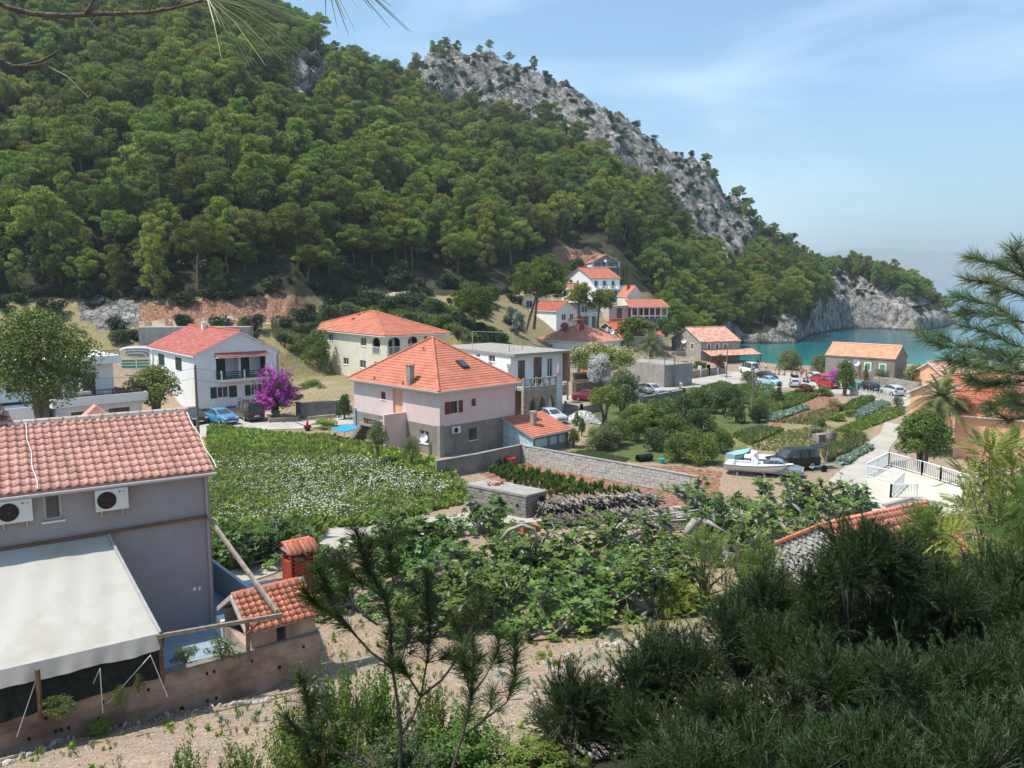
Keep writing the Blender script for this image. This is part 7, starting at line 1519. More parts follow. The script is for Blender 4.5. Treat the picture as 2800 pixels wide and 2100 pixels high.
wires('power lines from the white house pole to the left across the apartments',P1,PY(-40,800,52),(-.3,-1.2)); wires('power lines from the white house pole to the white house front',P1,WHITEH.O+WHITEH.x*7+Vector((0,0,4.0)),(-.3,-1.4),.2)
wires('power line between the garage pole and the lamp pole',P3,P4,(-.1,-1.0),.5,.012); wires('power line from the yard pole to the garage pole',P2,P3,(-.1,),1.0,.012); wires('power line from the garden pole towards the grey beach house',P5,PY(1960,745,118),(-.1,),1.2,.012); wires('power line from the garden pole to the lamp pole',P5,P4,(-.1,),.8,.012)
# small things
def props():
 def pos(z,x,y):return PG(*z(x,y))
 p=pos(zd,475,430); r=empty('red_tub',p,0,'red plastic tub standing in the vegetable plot by the wall corner','tub'); q=MB(); q.tube([(0,0,0),(0,0,.62)],[.34,.44],14); q.tube([(0,0,.6),(0,0,.66)],[.47,.47],14); q.build('tub_body',mat('red_plastic',(.5,.02,.04),rough=.4),r)
 p=pos(zd,1380,400); r=empty('black_pipe',p,.5,'wide black corrugated pipe lying under the trees','pipe'); q=MB(); q.tube([(-.7,0,.3),(.7,0,.3)],.3,14,cap=False); q.build('pipe_body',black,r)
 p=pos(zd,1495,415); r=empty('turquoise_bucket',p,0,'turquoise bucket beside the black pipe under the trees','bucket'); q=MB(); q.tube([(0,0,0),(0,0,.4)],[.22,.3],10); q.build('bucket_body',mat('turquoise_plastic',(.05,.35,.32),rough=.4),r)
 p=pos(z7,745,1142); r=empty('wooden_barrel',p,.4,'dark upright wooden barrel half among the dry garden beds','barrel'); q=MB(); q.tube([(0,0,0),(0,0,.5),(0,0,1.0),(0,0,1.25)],[.42,.5,.44,.3],14); q.build('barrel_body',conc_dark,r)
 p=pos(z7,690,1135); r=empty('wooden_crate',p,.35,'grey slatted crate leaning beside the barrel in the gardens','crate')
 for k in range(5):q=MB(); q.box(-.9,-.5,.08+k*.16,.8,-.46,.2+k*.16); q.build('slat',wood_m,r)
 q=MB(); q.box(-.88,-.45,.02,.78,.4,.8); q.build('crate_body',wood_m,r)
 p=pos(z7,815,1148); r=empty('small_stool',p,0,'small pale stool right of the barrel in the gardens','stool'); q=MB(); q.box(-.3,-.3,.3,.3,.3,.4); q.build('seat',wood_m,r)
 for sx in(-.24,.24):
  for sy in(-.24,.24):q=MB(); q.box(sx-.04,sy-.04,0,sx+.04,sy+.04,.3); q.build('leg',wood_m,r)
 p=pos(z6,612,1625); r=empty('covered_heap',p,0,'heap under crumpled pale plastic sheeting beside the silver car','heap'); rr=np.random.default_rng(5); n=22; V=[]; F=[]
 for i in range(n+1):
  for j in range(n+1):x,y=i/n*2-1,j/n*2-1; V.append((x*1.9,y*1.2,max(0,1.15*(1-x*x)*(1-y*y)**.7)+rr.uniform(-.09,.09)))
 F=[(i*(n+1)+j,(i+1)*(n+1)+j,(i+1)*(n+1)+j+1,i*(n+1)+j+1)for i in range(n)for j in range(n)]; link('plastic_sheet',npmesh('plastic_sheet',V,F,mat('grey_plastic_sheet',(.30,.30,.29),(.55,.55,.54),scale=3,rough=.4)),r)
 for i,(x,y)in enumerate(((1120,1305),(1230,1330),(1285,1342))):p=pos(z5,x,y+5); r=empty('discarded_wheel',p,0,['worn tyre behind the left shrub foot','worn tyre between the shrub and the house corner','worn tyre nearest the pink house corner'][i],'tyre','old tyres at the foot of the pink house'); q=MB(); q.tube([(.33*math.cos(t),.33*math.sin(t),.1)for t in np.linspace(0,6.2832,17)],.12,7,cap=False); q.build('tyre_ring',tyre,r)
 p=pos(z5,388,1100); r=empty('red_cultivator',p,.5,'small red garden cultivator at the top edge of the daisy meadow','cultivator'); q=MB(); q.box(-.3,-.2,.25,.35,.2,.55); q.tube([(.0,0,.5),(.05,0,.95)],[.16,.08],8); q.build('engine',mat('red_plastic',0),r); q=MB(); q.bar((-.2,-.1,.5),(-1.0,-.2,.85),.04); q.bar((-.2,.1,.5),(-1.0,.2,.85),.04); q.build('handle',black,r)
 for sg in(-1,1):q=MB(); q.tube([(0,sg*.22,.2),(0,sg*.34,.2)],.2,12); q.build('wheel',tyre,r)
 p=pos(z6,600,1300); r=empty('outdoor_fireplace',p,R(15),'stone outdoor fireplace with red tiled hood and chimney beside the white oleander','fireplace'); q=MB(); q.box(-1.3,0,-.3,1.3,1.2,.7); q.box(-1.3,0,.7,-.95,1.2,1.5); q.box(.95,0,.7,1.3,1.2,1.5); q.box(-.95,1.0,.7,.95,1.2,1.5); q.box(-1.3,0,1.5,1.3,1.2,1.75); q.box(-.5,.3,1.75,.4,1.0,3.4); q.build('stonework',stone_brown,r)
 q=MB(); tile_plane(q,(-.2,-.25,1.76),(1.5,-.25,1.76),(.0,.8,2.5),(1.3,.8,2.5),.3,.25,rooforange); q.build('hood_tiles',rooforange,r); q=MB(); tile_plane(q,(-.65,.1,3.55),(.55,.1,3.55),(-.65,.7,3.8),(.55,.7,3.8),.3,.25,rooforange); q.build('chimney_tiles',rooforange,r)
 for i,(x,y,c)in enumerate(((1240,1245,'rusty orange lid lying among the fig trees'),)):p=pos(zd,1250,1190); r=empty('orange_tarpaulin',p,.2,c.replace('lid','sheet'),'sheet'); q=MB(); q.box(-.9,-.4,.05,.9,.4,.12); q.box(-.5,-.1,.12,.2,.3,.2); q.build('sheet_body',mat('orange_red_sheet',(.55,.10,.05),(.62,.2,.1),scale=4,rough=.6),r)
 p=pos(zd,610,1040); r=empty('red_cart',p,.4,'red wheelbarrow and crate behind the arching fig branch','wheelbarrow'); q=MB(); q.prism([(-.6,-.35,.5),(.5,-.35,.5),(.7,-.45,.95),(-.8,-.45,.95)],(0,.8,0)); q.build('tray',mat('red_plastic',0),r); q=MB(); q.tube([(.75,-.05,.2),(.75,.05,.2)],.2,12); q.build('wheel',tyre,r); q=MB(); q.bar((.7,-.2,.3),(-1.2,-.3,.7),.04); q.bar((.7,.2,.3),(-1.2,.3,.7),.04); q.build('handle',steel,r); q=MB(); q.box(-.5,-.3,1.4,.5,.3,1.75); q.box(-.03,-.03,.9,.03,.03,1.4); q.build('red_crate',mat('orange_red_sheet',0),r)
 p=pos(zh,730,470); r=empty('patterned_chair',p,.8,'low chair with black and white cloth in the shade of the figs','chair'); q=MB(); q.box(-.4,-.35,.35,.4,.35,.5); q.prism([(-.4,.3,.4),(.4,.3,.4),(.4,.5,1.1),(-.4,.5,1.1)],(0,.08,0)); q.build('seat',mat('patterned_cloth',(.02,.02,.03),(.6,.6,.62),scale=9,lo=.48,hi=.52),r)
 for sx in(-.35,.35):
  for sy in(-.3,.3):q=MB(); q.box(sx-.03,sy-.03,0,sx+.03,sy+.03,.35); q.build('leg',wood_brown,r)
 p=pos(zg,330,1020); r=empty('white_boulder',(p.x,p.y,p.z),0,'pale angular boulder at the foot of the brown garden wall','boulder'); rock_mesh=bpy.data.meshes.new('boulder');
 bpy.ops.mesh.primitive_ico_sphere_add(subdivisions=2,radius=.28); o=bpy.context.object; vv=o.data.vertices
 for v in vv:v.co*=1+.22*math.sin(v.co.x*23+v.co.y*17)*math.cos(v.co.z*19); v.co.z*=.7
 o.name='boulder_body'; o.data.materials.append(mat('pale_rock',(.45,.38,.32),(.62,.56,.5),scale=5,bump=.8)); o.parent=r; o.location=(0,0,.18)
 for i,(a,b,lab)in enumerate((((20,1135),(260,995),'grey weathered plank leaning on the boulder by the wall'),)):A,B=pos(zg,*a),pos(zg,*b); q=MB(); r=empty('plank',A,0,lab,'plank'); q.bar(Vector((0,0,.05)),(B-A)+Vector((0,0,.3)),.12,.03); q.build('board',wood_m,r)
 A,B=PG(4,1652),PG(52,1632); r=empty('bamboo_cane',A,0,'thick yellowish cane lying at the bottom left corner','cane'); q=MB(); q.tube([Vector((-.4,-.1,.05)),(B-A)+Vector((0,0,.05))],.035,8); q.build('cane',mat('yellow_cane',(.55,.42,.25),(.65,.52,.33),scale=3),r)
 p=pos(z5,300,860); r=empty('garden_table',p,0,'round dark garden table on the concrete yard by the bougainvillea','table'); q=MB(); q.tube([(0,0,.7),(0,0,.74)],.7,16); q.build('table_top',conc_dark,r); q=MB(); q.tube([(0,0,0),(0,0,.7)],.05,8); q.build('leg',conc_dark,r)
props()
# TREES, BUSHES AND GARDENS NEAR THE HOUSES
LM=dict(mid=leafmat('mid_green_leaves',(.075,.13,.028),(.17,.25,.05),trans=.4),yel=leafmat('yellow_green_leaves',(.11,.16,.03),(.25,.30,.06)),dark=leafmat('deep_green_leaves',(.035,.075,.02),(.09,.15,.04)),grey=leafmat('grey_green_leaves',(.12,.17,.11),(.24,.29,.20)),olive=leafmat('olive_leaves',(.11,.15,.05),(.23,.27,.11),trans=.4),purple=leafmat('bougainvillea_flowers',(.42,.03,.42),(.72,.11,.66),hue=.015,trans=.4),white=leafmat('white_blossom',(.5,.5,.5),(.75,.74,.74)),cream=leafmat('cream_blossom',(.42,.38,.16),(.6,.52,.28)),red=leafmat('reddish_leaves',(.12,.05,.02),(.22,.12,.05)),straw=leafmat('dry_grass_stalks',(.35,.24,.10),(.5,.38,.2)),fresh=leafmat('fresh_weed_leaves',(.20,.28,.05),(.38,.47,.10),trans=.4),cabbage=leafmat('blue_green_cabbage_leaves',(.16,.24,.17),(.34,.42,.34)),fig=leafmat('fig_leaves',(.085,.16,.035),(.18,.28,.065),rough=.4,trans=.4),jun=leafmat('juniper_needles',(.018,.042,.012),(.07,.12,.03),scale=1.6,island=.6),pineg=leafmat('near_pine_needles',(.085,.14,.065),(.20,.27,.12),rough=.4))
_cr={}
def crown(shape,m,leaf=.10,dens=1.0,seed=0):
 """unit crown: about 2 wide, 2 high, standing on 0"""
 key=(shape,m,leaf,dens,seed)
 if key in _cr:return _cr[key]
 r=np.random.default_rng(seed+50); cl=[]
 if shape=='loose':
  P,D=[],[]; nt=120
  for k in range(nt):
   d=unit(r.normal(0,1,3)+[0,0,.8]); d[2]=abs(d[2])+.05; d=unit(d); T=r.uniform(.55,1.08); n=int(6500*dens*(.06/leaf)**1.4/nt*(.4+T)); s=(.3+.7*r.random(n)**.7)*T; side=unit(r.normal(0,1,3)); q=np.array([0,0,.12])+d*s[:,None]*[1,1,1.75]+side*(.22*s*s)[:,None]+r.normal(0,.045,(n,3)); q[:,2]=np.maximum(q[:,2],.02); P.append(q); D.append(np.tile(d*.6+[0,0,.6],(n,1))+r.normal(0,.5,(n,3)))
  P,D=np.concatenate(P),np.concatenate(D); V,F=place(*LEAF,P,frames(len(P),D,.6,r),leaf*r.uniform(.6,1.3,len(P))); _cr[key]=npmesh('foliage',V,F,LM[m]); return _cr[key]
 n={'loose':34,'round':17,'bush':13,'wide':18,'column':9,'cone':14}[shape]
 for i in range(n):
  a=i*2.4+r.uniform(-.5,.5)
  if shape=='round':t=(i+.5)/n; z=.55+1.15*t; q=.62*math.sin(math.pi*min(1,.25+t*.72))*r.uniform(.6,1.1); k=r.uniform(.28,.4)
  elif shape=='loose':q=r.uniform(0,.85); z=.15+r.uniform(.1,1.7)*math.sqrt(1-q*q*.8); k=r.uniform(.13,.26)
  elif shape=='bush':t=(i+.5)/n; z=.3+1.3*t; q=.65*math.sqrt(max(0,1-t*t*.9))*r.uniform(.5,1.1); k=r.uniform(.3,.42)
  elif shape=='wide':t=(i+.5)/n; z=1.0+.65*t; q=.78*math.sqrt(max(0,1-t*t))*r.uniform(.5,1.1); k=r.uniform(.24,.36)
  elif shape=='column':z=.2+1.6*i/n; q=.18; k=.36
  else:t=(i+.5)/n; z=.3+1.55*t; q=.5*(1-t)*r.uniform(.7,1.1)+.03; k=.36-.2*t
  cl.append((math.cos(a)*q,math.sin(a)*q,z,k,k,k*r.uniform(.65,.95)))
 _cr[key]=crown_mesh('foliage',cl,1500*dens*(.1/leaf)**1.2,leaf,m if not isinstance(m,str)else LM[m],'quad',seed+900,up=.2,jit=.8); return _cr[key]
_tr={}
def trunkmesh(kind,seed=0):
 key=(kind,seed)
 if key in _tr:return _tr[key]
 r=random.Random(seed); q=MB(); m=bark
 for k in range(4 if kind!='single' else 1):
  a=k*1.7+r.random(); s=.0 if kind=='single' else .05; top=Vector((math.cos(a)*.4,math.sin(a)*.4,1.3)); q.tube([(s*math.cos(a),s*math.sin(a),-.1),Vector((math.cos(a)*.12,math.sin(a)*.12,.45)),top*.75,top],[.07,.05,.035,.012],6)
  for j in range(2):b=a+r.uniform(-1,1); q.tube([top*.6,top*.7+Vector((math.cos(b)*.25,math.sin(b)*.25,.2))],[.03,.01],5)
 o=q.build('trunk',m); _tr[key]=o.data; bpy.data.objects.remove(o); _tr[key].name='trunk'; return _tr[key]
def plant(name,label,cat,x,yb,w,h,shape='round',m='mid',leaf=.10,dens=1.0,Y=None,group=None,extra=None,trunk=True,depth=1.0):
 """x, yb: picture point of the foot; w, h: size in picture units"""
 p=PG(x,yb)if Y is None else PY(x,yb,Y)
 if Y and Y<45:p.z=gz(p.x,p.y); W,Hh=w*p.y/FP,PY(x,yb-h,Y).z-p.z
 else:W,Hh=w*p.y/FP,h*p.y/FP
 seed=int(abs(x*7+yb))%4; r=empty(name,p,(x*1.7)%6.28,label,cat,group); r.scale=(W/2,W/2*depth,Hh/2)
 lf=max(leaf,.0); link('foliage',crown(shape,m,lf,dens,seed),r)
 if trunk:link('trunk',trunkmesh('multi' if shape in('bush','wide')else 'multi',seed),r)
 if extra:
  for e in(extra if isinstance(extra,list)else[extra]):link('blossom',crown(shape,e,leaf*.9,dens*.5,seed),r,None,(0,0,.6),1.03)
 return r
plant('spreading_tree','large spreading feathery tree with yellow green blossom at the left behind the salmon roof','tree',92,915,275,262,'round','mid',.05,1.2,Y=60,extra='yel')
plant('citrus_tree','round leafy fruit tree against the left wall of the white house','tree',338,893,132,112,'round','yel',.085,1.0,Y=82)
plant('bougainvillea','tall bougainvillea covered in purple flowers at the right corner of the white house','shrub',z4(2080,0)[0],888,118,108,'loose','purple',.08,1.2,Y=83.5,extra=['purple','dark'])
plant('bougainvillea','lower spreading purple bougainvillea arm over the garden wall','shrub',z5(200,0)[0],z5(0,905)[1],74,80,'loose','purple',.07,1.0,Y=82.5,extra='dark')
plant('bougainvillea','small purple bougainvillea on the balustrade of the arcade house','shrub',z6(360,0)[0],z6(0,1130)[1],32,42,'bush','purple',.13,.8,Y=96)
plant('bougainvillea','purple flowering branch over the red cars at the beach car park','shrub',z7(775,0)[0],z7(0,665)[1],30,26,'bush','purple',.13,.8,Y=112)
plant('grape_pergola','dense vine leaves roofing the pergola beside the purple flowers','vine',z5(425,0)[0],z5(0,790)[1],66,24,'bush','yel',.11,1.0,Y=84,trunk=False)
plant('lavender_bush','silvery round bush in the stone planter by the black van','shrub',z5(155,0)[0],z5(0,1022)[1],30,26,'bush','grey',.1,.9)
plant('olive_tree','conical grey green tree before the porch of the pink house','tree',z5(920,0)[0],z5(0,1255)[1],62,72,'round','olive',.07,.9,Y=61.5)
plant('olive_bush','round grey green bush between the fin wall and the lower window','shrub',z5(1175,0)[0],z5(0,1325)[1],54,60,'bush','olive',.07,.9,Y=60)
plant('mimosa_tree','broad mimosa tree with yellowish cream blossom by the road','tree',z6(745,0)[0],z6(0,1330)[1],172,104,'wide','mid',.06,1.3,Y=104,extra='cream')
plant('oleander','large white flowering oleander in front of the mimosa tree','shrub',z6(755,0)[0],z6(0,1300)[1],68,78,'bush','white',.07,1.1,Y=100,extra='white')
plant('oleander','pink flowering oleander by the grey walls left of the hip roof','shrub',z6(455,0)[0],z6(0,850)[1],28,24,'bush',leafmat('pink_blossom',(.35,.06,.1),(.5,.15,.2)),.12,.8,Y=131)
plant('oleander','white flowering oleander under the umbrella pine at the left','shrub',z6(55,0)[0],z6(0,850)[1],40,50,'bush','dark',.1,.8,Y=116,extra='white')
plant('tamarisk_tree','round green beach tree left of the grey house with people in its shade','tree',z7(432,0)[0],z7(0,632)[1],72,62,'round','olive',.07,1.1,Y=139)
plant('tamarisk_tree','second round beach tree touching the grey house','tree',z7(665,0)[0],z7(0,640)[1],56,52,'round','olive',.07,1.1,Y=136)
plant('young_tree','thin young tree beside the white van','tree',z7(195,0)[0],z7(0,600)[1],14,30,'round','mid',.14,.7,Y=135)
plant('reddish_tree','small reddish tree in front of the stone house porch','tree',z6(1795,0)[0],z6(0,1190)[1],28,40,'round','red',.12,.8,Y=128)
plant('carob_tree','big glossy dark green tree left of the peach house','tree',z7(1440,0)[0],z7(0,1330)[1],150,136,'round','mid',.075,1.5,Y=57)
for k,a in enumerate([(560,330,70,60,'dark','dark round shrub clump left of the cream house roof'),(690,240,60,34,'olive','olive shrub on the bank above the cream house roof'),(480,640,74,95,'yel','light green tree beside the left wall of the cream house'),(670,1020,44,62,'dark','dark bush at the left corner of the pink house'),(520,1080,70,24,'fresh','low green bush on the lane edge left of the blue canopy'),(1120,160,36,24,'mid','small green bush on the bank right of the track'),(1350,240,80,42,'dark','dark bramble mass under the pine trunks'),(1420,330,64,36,'mid','green bramble mass above the clothes frame'),(1930,300,40,44,'grey','pale blossoming bush at the foot of the leaning pines')]):
 plant('bank_shrub',a[5],'shrub',*z5(a[0],a[1]),a[2],a[3],'bush',a[4],.11,.9)
plant('bank_shrub','dark round shrub on the grassy terrace behind the white house roof','shrub',*z4(1850,355),38,34,'round','mid',.1,.9)
plant('bank_shrub','dark shrubs beside the bare concrete block','shrub',*z4(900,440),56,34,'bush','dark',.1,.9)
MID=[(800,1640,88,92,'yel','wide'),(950,1560,100,104,'olive','round'),(820,1860,80,56,'olive','bush'),(1050,1700,90,62,'mid','bush'),(1300,1650,96,66,'mid','bush'),(1480,1590,80,60,'dark','bush'),(1620,1540,90,60,'mid','bush'),(1830,1560,70,60,'dark','round'),(1900,1500,56,48,'dark','round'),(2130,1590,58,50,'mid','bush'),(560,1660,34,34,'mid','cone')]
for k,(x,y,w,h,m,s)in enumerate(MID):plant('garden_tree','%s %s, %s one of the strip between road and gardens'%({'yel':'light green','olive':'olive green','mid':'mid green','dark':'dark green'}[m],'tree' if s!='bush' else 'bush','first second third fourth fifth sixth seventh eighth ninth tenth eleventh'.split()[k]),'tree',*z6(x,y),w,h,s,m,.085,1.0,group='shrubby strip by the road')
MID2=[(1065,330,62,60,'olive','olive tree behind the planks by the annexe lawn'),(1180,290,76,66,'olive','tall olive green tree behind the stacked planks'),(1330,270,80,70,'mid','dense green tree above the dark gate'),(1450,330,66,56,'dark','dark shrub above the black pipe'),(1600,400,84,70,'mid','broad bright green fruit tree left of the boats'),(1760,420,96,84,'mid','bright green fruit tree nearest the boats'),(1560,240,90,60,'mid','fig bush at the top of the shrubby strip'),(1900,340,66,60,'mid','bright green bush between the boats and the beds'),(1750,200,100,56,'dark','dark leafy bush behind the fruit trees'),(1380,150,110,50,'yel','pale green bushes behind the silver car'),(960,230,20,44,'mid','slender young tree on the lawn by the annexe'),(905,310,34,46,'mid','small bush at the corner of the annexe'),(2130,140,40,42,'dark','small dark tree beside the garden pole')]
for x,y,w,h,m,lab in MID2:plant('fruit_tree',lab,'tree',*zd(x,y),w,h,'bush' if w>h else 'round',m,.085,1.1)
for x,y,w,h,m,s,lab in[(355,860,34,56,'dark','cone','small dark conical tree among the vegetable beds'),(205,980,44,40,'dark','bush','dark round shrub left in the gardens'),(40,990,56,62,'dark','bush','tall dark shrub at the left end of the gardens'),(560,770,60,26,'red','bush','reddish hedge at the edge of the car park'),(700,780,50,22,'mid','bush','low green hedge beside the reddish one'),(855,780,56,84,'mid','round','dense green shrub tree before the grey house'),(1010,680,26,40,'olive','cone','narrow bush under the middle window of the grey house'),(1130,690,46,36,'olive','bush','olive bush under the right window of the grey house'),(1380,700,60,50,'yel','bush','yellow green bush right of the grey house'),(1480,690,46,48,'red','bush','red leaved bush right of the grey house'),(1255,865,30,28,'grey','bush','grey green bush at the end of the whitish fence'),(130,690,46,32,'olive','bush','olive shrub behind the garden pole'),(765,900,36,34,'straw','bush','dry straw coloured bush in the gardens'),(555,985,18,20,'straw','bush','dry tuft in the bare bed'),(680,1020,26,18,'dark','bush','small dark green bush beside the bean rows'),(800,970,48,20,'yel','bush','yellow green courgette bush in the gardens'),(900,940,40,18,'yel','bush','second yellow green courgette bush in the gardens'),(640,1095,44,26,'grey','bush','bluish leek clump by the crate')]:plant('garden_shrub',lab,'shrub',*z7(x,y),w,h,s,m,.11,.9)
for x,y,w,h,m,s,Y,lab in[(1480,1195,56,26,'dark','bush',134,'green hedge bush above the garden wall of the stone house'),(1620,1180,44,24,'mid','bush',132,'mid green bush right of the hedge below the stone house'),(1050,870,96,44,'mid','bush',150,'bright green bush mass under the dining pavilion'),(1330,880,72,44,'mid','bush',158,'rounded bush mass right of the dining pavilion'),(1190,860,50,30,'olive','bush',150,'greyish bush between the red gable and the pavilion'),(565,330,48,34,'dark','bush',180,'dark round tree left of the topmost house'),(960,420,14,46,'dark','column',178,'dark slim cypress right of the topmost house'),(990,400,12,40,'dark','column',180,'second slim cypress beside the topmost house'),(915,400,12,34,'dark','column',176,'short cypress at the corner of the topmost house'),(1000,980,36,40,'mid','bush',131,'green bush at the right end of the grey gable house'),(620,860,0,0,'mid','bush',0,'')]:
 if w:plant('slope_shrub',lab,'shrub',*z6(x,y),w,h,s,m,.12,.9,Y=Y)
def bigpine(label,x,yb,yt,w,Y,lean,seed,name='umbrella_pine'):
 p=PY(x,yb,Y); h=(yb-yt)*Y/FP; Rr=w*Y/FP/2; t,cl,_=pine_proto(seed,h=h,R=Rr*.86,lean=lean,top=.52,flat=.5); cl+=[(c[0]*.6+.5*lean,c[1]*.6,c[2]+.08*h,c[3],c[4],c[5])for c in cl[:9]]; r=empty(name,p,0,label,'tree'); t.build('trunk',bark,r); link('crown',crown_mesh('pine_crown',cl,120,.5,pine_leaf,'tuft',seed),r)
bigpine('large umbrella pine with leaning dark trunks above the hillside houses',z6(120,0)[0],z6(0,770)[1],z6(0,205)[1],150,128,3.0,501); bigpine('umbrella pine leaning the other way beside the largest one',z6(190,0)[0],z6(0,760)[1],z6(0,260)[1],120,131,1.0,502)
bigpine('pine in front of the terraced white house',z6(600,0)[0],z6(0,720)[1],z6(0,440)[1],62,146,.2,503,'pine_tree'); bigpine('pine right of centre before the terraces, with pale trunk',z6(740,0)[0],z6(0,760)[1],z6(0,500)[1],66,145,.8,504,'pine_tree'); bigpine('dark pine at the foot of the track above the cream house',z5(1700,0)[0],z5(0,430)[1],z5(0,0)[1],105,118,-1,505,'pine_tree')
def palm(label,x,yb,yt,w,Y,fr=46,seed=1):
 p=PY(x,yb,Y); h=(yb-yt)*Y/FP; Lf=w*Y/FP/2; r=empty('palm_tree',p,0,label,'palm'); q=MB(); hc=h*.56; q.tube([(0,0,-.5),(0,0,hc*.5),(0,0,hc)],[.38,.34,.42],10); q.build('trunk',bark,r); g=random.Random(seed)
 for k in range(fr):
  a=k*2.4; el=math.asin(max(-.75,1-1.75*(k+.5)/fr)); q=MB(); pts=[]; n=9; d=Vector((math.cos(a),math.sin(a),0))
  for i in range(n+1):s=i/n; pts.append(d*(math.cos(el)*s*Lf)+Vector((0,0,math.sin(el)*s*Lf*.9-(.20+.25*math.cos(el))*Lf*s*s)))
  q.tube(pts,[.035-.003*i for i in range(n+1)],3)
  for i in range(1,n*4):
   s=i/(n*4); j=min(int(s*n),n-1); c=pts[j].lerp(pts[j+1],s*n-j); t=(pts[j+1]-pts[j]).normalized(); sd=t.cross(Vector((0,0,1))).normalized(); ll=Lf*.26*math.sin(math.pi*min(1,s*.85+.12))
   for sg in(1,-1):e=c+(sd*sg+t*.75+Vector((0,0,.12))).normalized()*ll; b=len(q.v); q.v+=[tuple(c-t*.03),tuple(c+t*.05),tuple(e)]; q.f.append((b,b+1,b+2)); q.m.append(0)
  q.mats=[LM['olive']]; q.build('frond',None,r,loc=(0,0,hc))
 q=MB(); q.tube([(0,0,hc-.5),(0,0,hc)],[.55,.5],8); q.build('fruit_stalks',mat('orange_stalks',(.4,.17,.05),rough=.8),r)
palm('tall date palm beside the concrete garage',z6(1200,0)[0],z6(0,1130)[1],z6(0,775)[1],98,124,46,1)
palm('large date palm in front of the peach house',z7(1580,0)[0],z7(0,960)[1],z7(0,640)[1],160,68,52,2)
palm('date palm further back right of the grey house',z7(1640,0)[0],z7(0,760)[1],z7(0,575)[1],105,96,44,3)
# ground growth inside picture polygons
def inside(poly,n,r=None):
 """random ground points whose picture lies inside the polygon"""
 P=np.array([[q.x,q.y]for q in PGs(poly)]); lo,hi=P.min(0)-.5,P.max(0)+.5; out_=[]; tot=0; r=r or rng
 while tot<n and len(out_)<60:
  c=r.uniform(lo,hi,(n*2,2)); m=inpoly(c[:,0],c[:,1],[tuple(p)for p in P]); out_.append(c[m]); tot+=m.sum()
 c=np.concatenate(out_)[:n]; return c[:,0],c[:,1],ground(c[:,0],c[:,1])
def sprig(m,n=14,L_=.3,w=.05,seed=0,spread=.6,droop=0.0,name='sprig'):
 r=np.random.default_rng(seed); pos=np.stack([r.normal(0,.05,n),r.normal(0,.05,n),r.uniform(0,.6*L_,n)],-1); d=unit(np.stack([r.normal(0,spread,n),r.normal(0,spread,n),np.ones(n)],-1)); pos=pos+d*L_*.25
 fr=frames(n,np.cross(d,r.normal(0,1,(n,3))),.1,r); a=d; wv=unit(np.cross(a,r.normal(0,1,(n,3)))); fr=np.stack([a,wv,np.cross(a,wv)],1); V,F=place(LEAF[0]*np.array([1,w/.28/L_*.9,1]),LEAF[1],pos,fr,np.full(n,L_)*r.uniform(.6,1.2,n)); return npmesh(name,V,F,LM[m])
def flower(m,n=5,seed=0):
 r=np.random.default_rng(seed); V=[]; F=[]
 for i in range(n):
  c=np.array([r.normal(0,.24),r.normal(0,.24),r.uniform(.3,.5)]); k=.030; b=len(V)
  for j in range(6):V.append(c+[k*math.cos(j*1.047),k*math.sin(j*1.047),r.uniform(-.012,.012)])
  F+=[[b,b+1,b+2,b+3],[b,b+3,b+4,b+5]]
 return npmesh('daisy',V,F,mat('daisy_petals',(.62,.62,.58),rough=.7))
WEEDS=[sprig('fresh',16,.34,.09,k,.8)for k in range(4)]+[sprig('mid',16,.4,.08,9+k,.7)for k in range(3)]; GRASSES=[sprig('olive',16,.42,.025,20+k,.35)for k in range(3)]+[sprig('straw',14,.4,.02,30+k,.35)for k in range(2)]
def cover(name,label,cat,poly,n,meshes,smin,smax,clump=0.0,kind='stuff',z=0.0,seed=1,wide=1.3):
 r=np.random.default_rng(seed); X,Y,Z=inside(poly,n,r)
 if clump:f=fbm(X*clump,Y*clump,None,3,seed); k=f>-.08; X,Y,Z=X[k],Y[k],Z[k]
 m=len(X); rot=np.zeros((m,3)); rot[:,2]=r.uniform(0,6.28,m); rot[:,:2]=r.normal(0,.12,(m,2)); hump=1+.5*fbm(X*.25,Y*.25,None,2,seed+3); s=r.uniform(smin,smax,m)*hump; o=gn_scatter(name,np.stack([X,Y,Z+z],-1),rot,np.stack([s*wide,s*wide,s],-1),r.integers(0,len(meshes),m),meshes); tag(o,label,cat,kind=kind); return o
MEADOW=[(452,925),(560,938),(700,948),(800,968),(940,1010),(1015,1060),(1000,1090),(880,1118),(780,1140),(700,1142),(620,1172),(452,1205)]
cover('meadow_weeds','rank green weeds filling the daisy meadow','weeds',MEADOW,11000,WEEDS[:4]*2+WEEDS[4:6]+GRASSES[:4],.6,1.35,seed=4); cover('meadow_daisies','white daisies flowering all over the meadow','flowers',[(455,985),(700,990),(860,1010),(990,1060),(880,1108),(700,1135),(600,1160),(455,1180)],1800,[flower('white',4,k)for k in range(4)],.75,1.25,seed=8,wide=1.2)
cover('meadow_brambles','taller fresh green brambles along the meadow edges','brambles',[(452,925),(560,938),(700,948),(940,1010),(1015,1060),(960,1062),(880,1020),(700,975),(452,972)],2200,WEEDS[:4],1.0,1.9,seed=5); cover('lane_brambles','dark green brambles between the meadow and the lane','brambles',[(455,1165),(620,1140),(700,1132),(690,1160),(560,1215),(455,1240)],1100,WEEDS[2:],1.1,2.2,seed=6)
def bed(name,label,z,poly,n,ms,a,b,seed,cat='vegetable bed'):return cover(name,label,cat,[z(*q)for q in poly],n,ms,a*.62,b*.62,seed=seed,wide=1.15)
CAB=[sprig('cabbage',12,.36,.12,60+k,1.1)for k in range(3)]
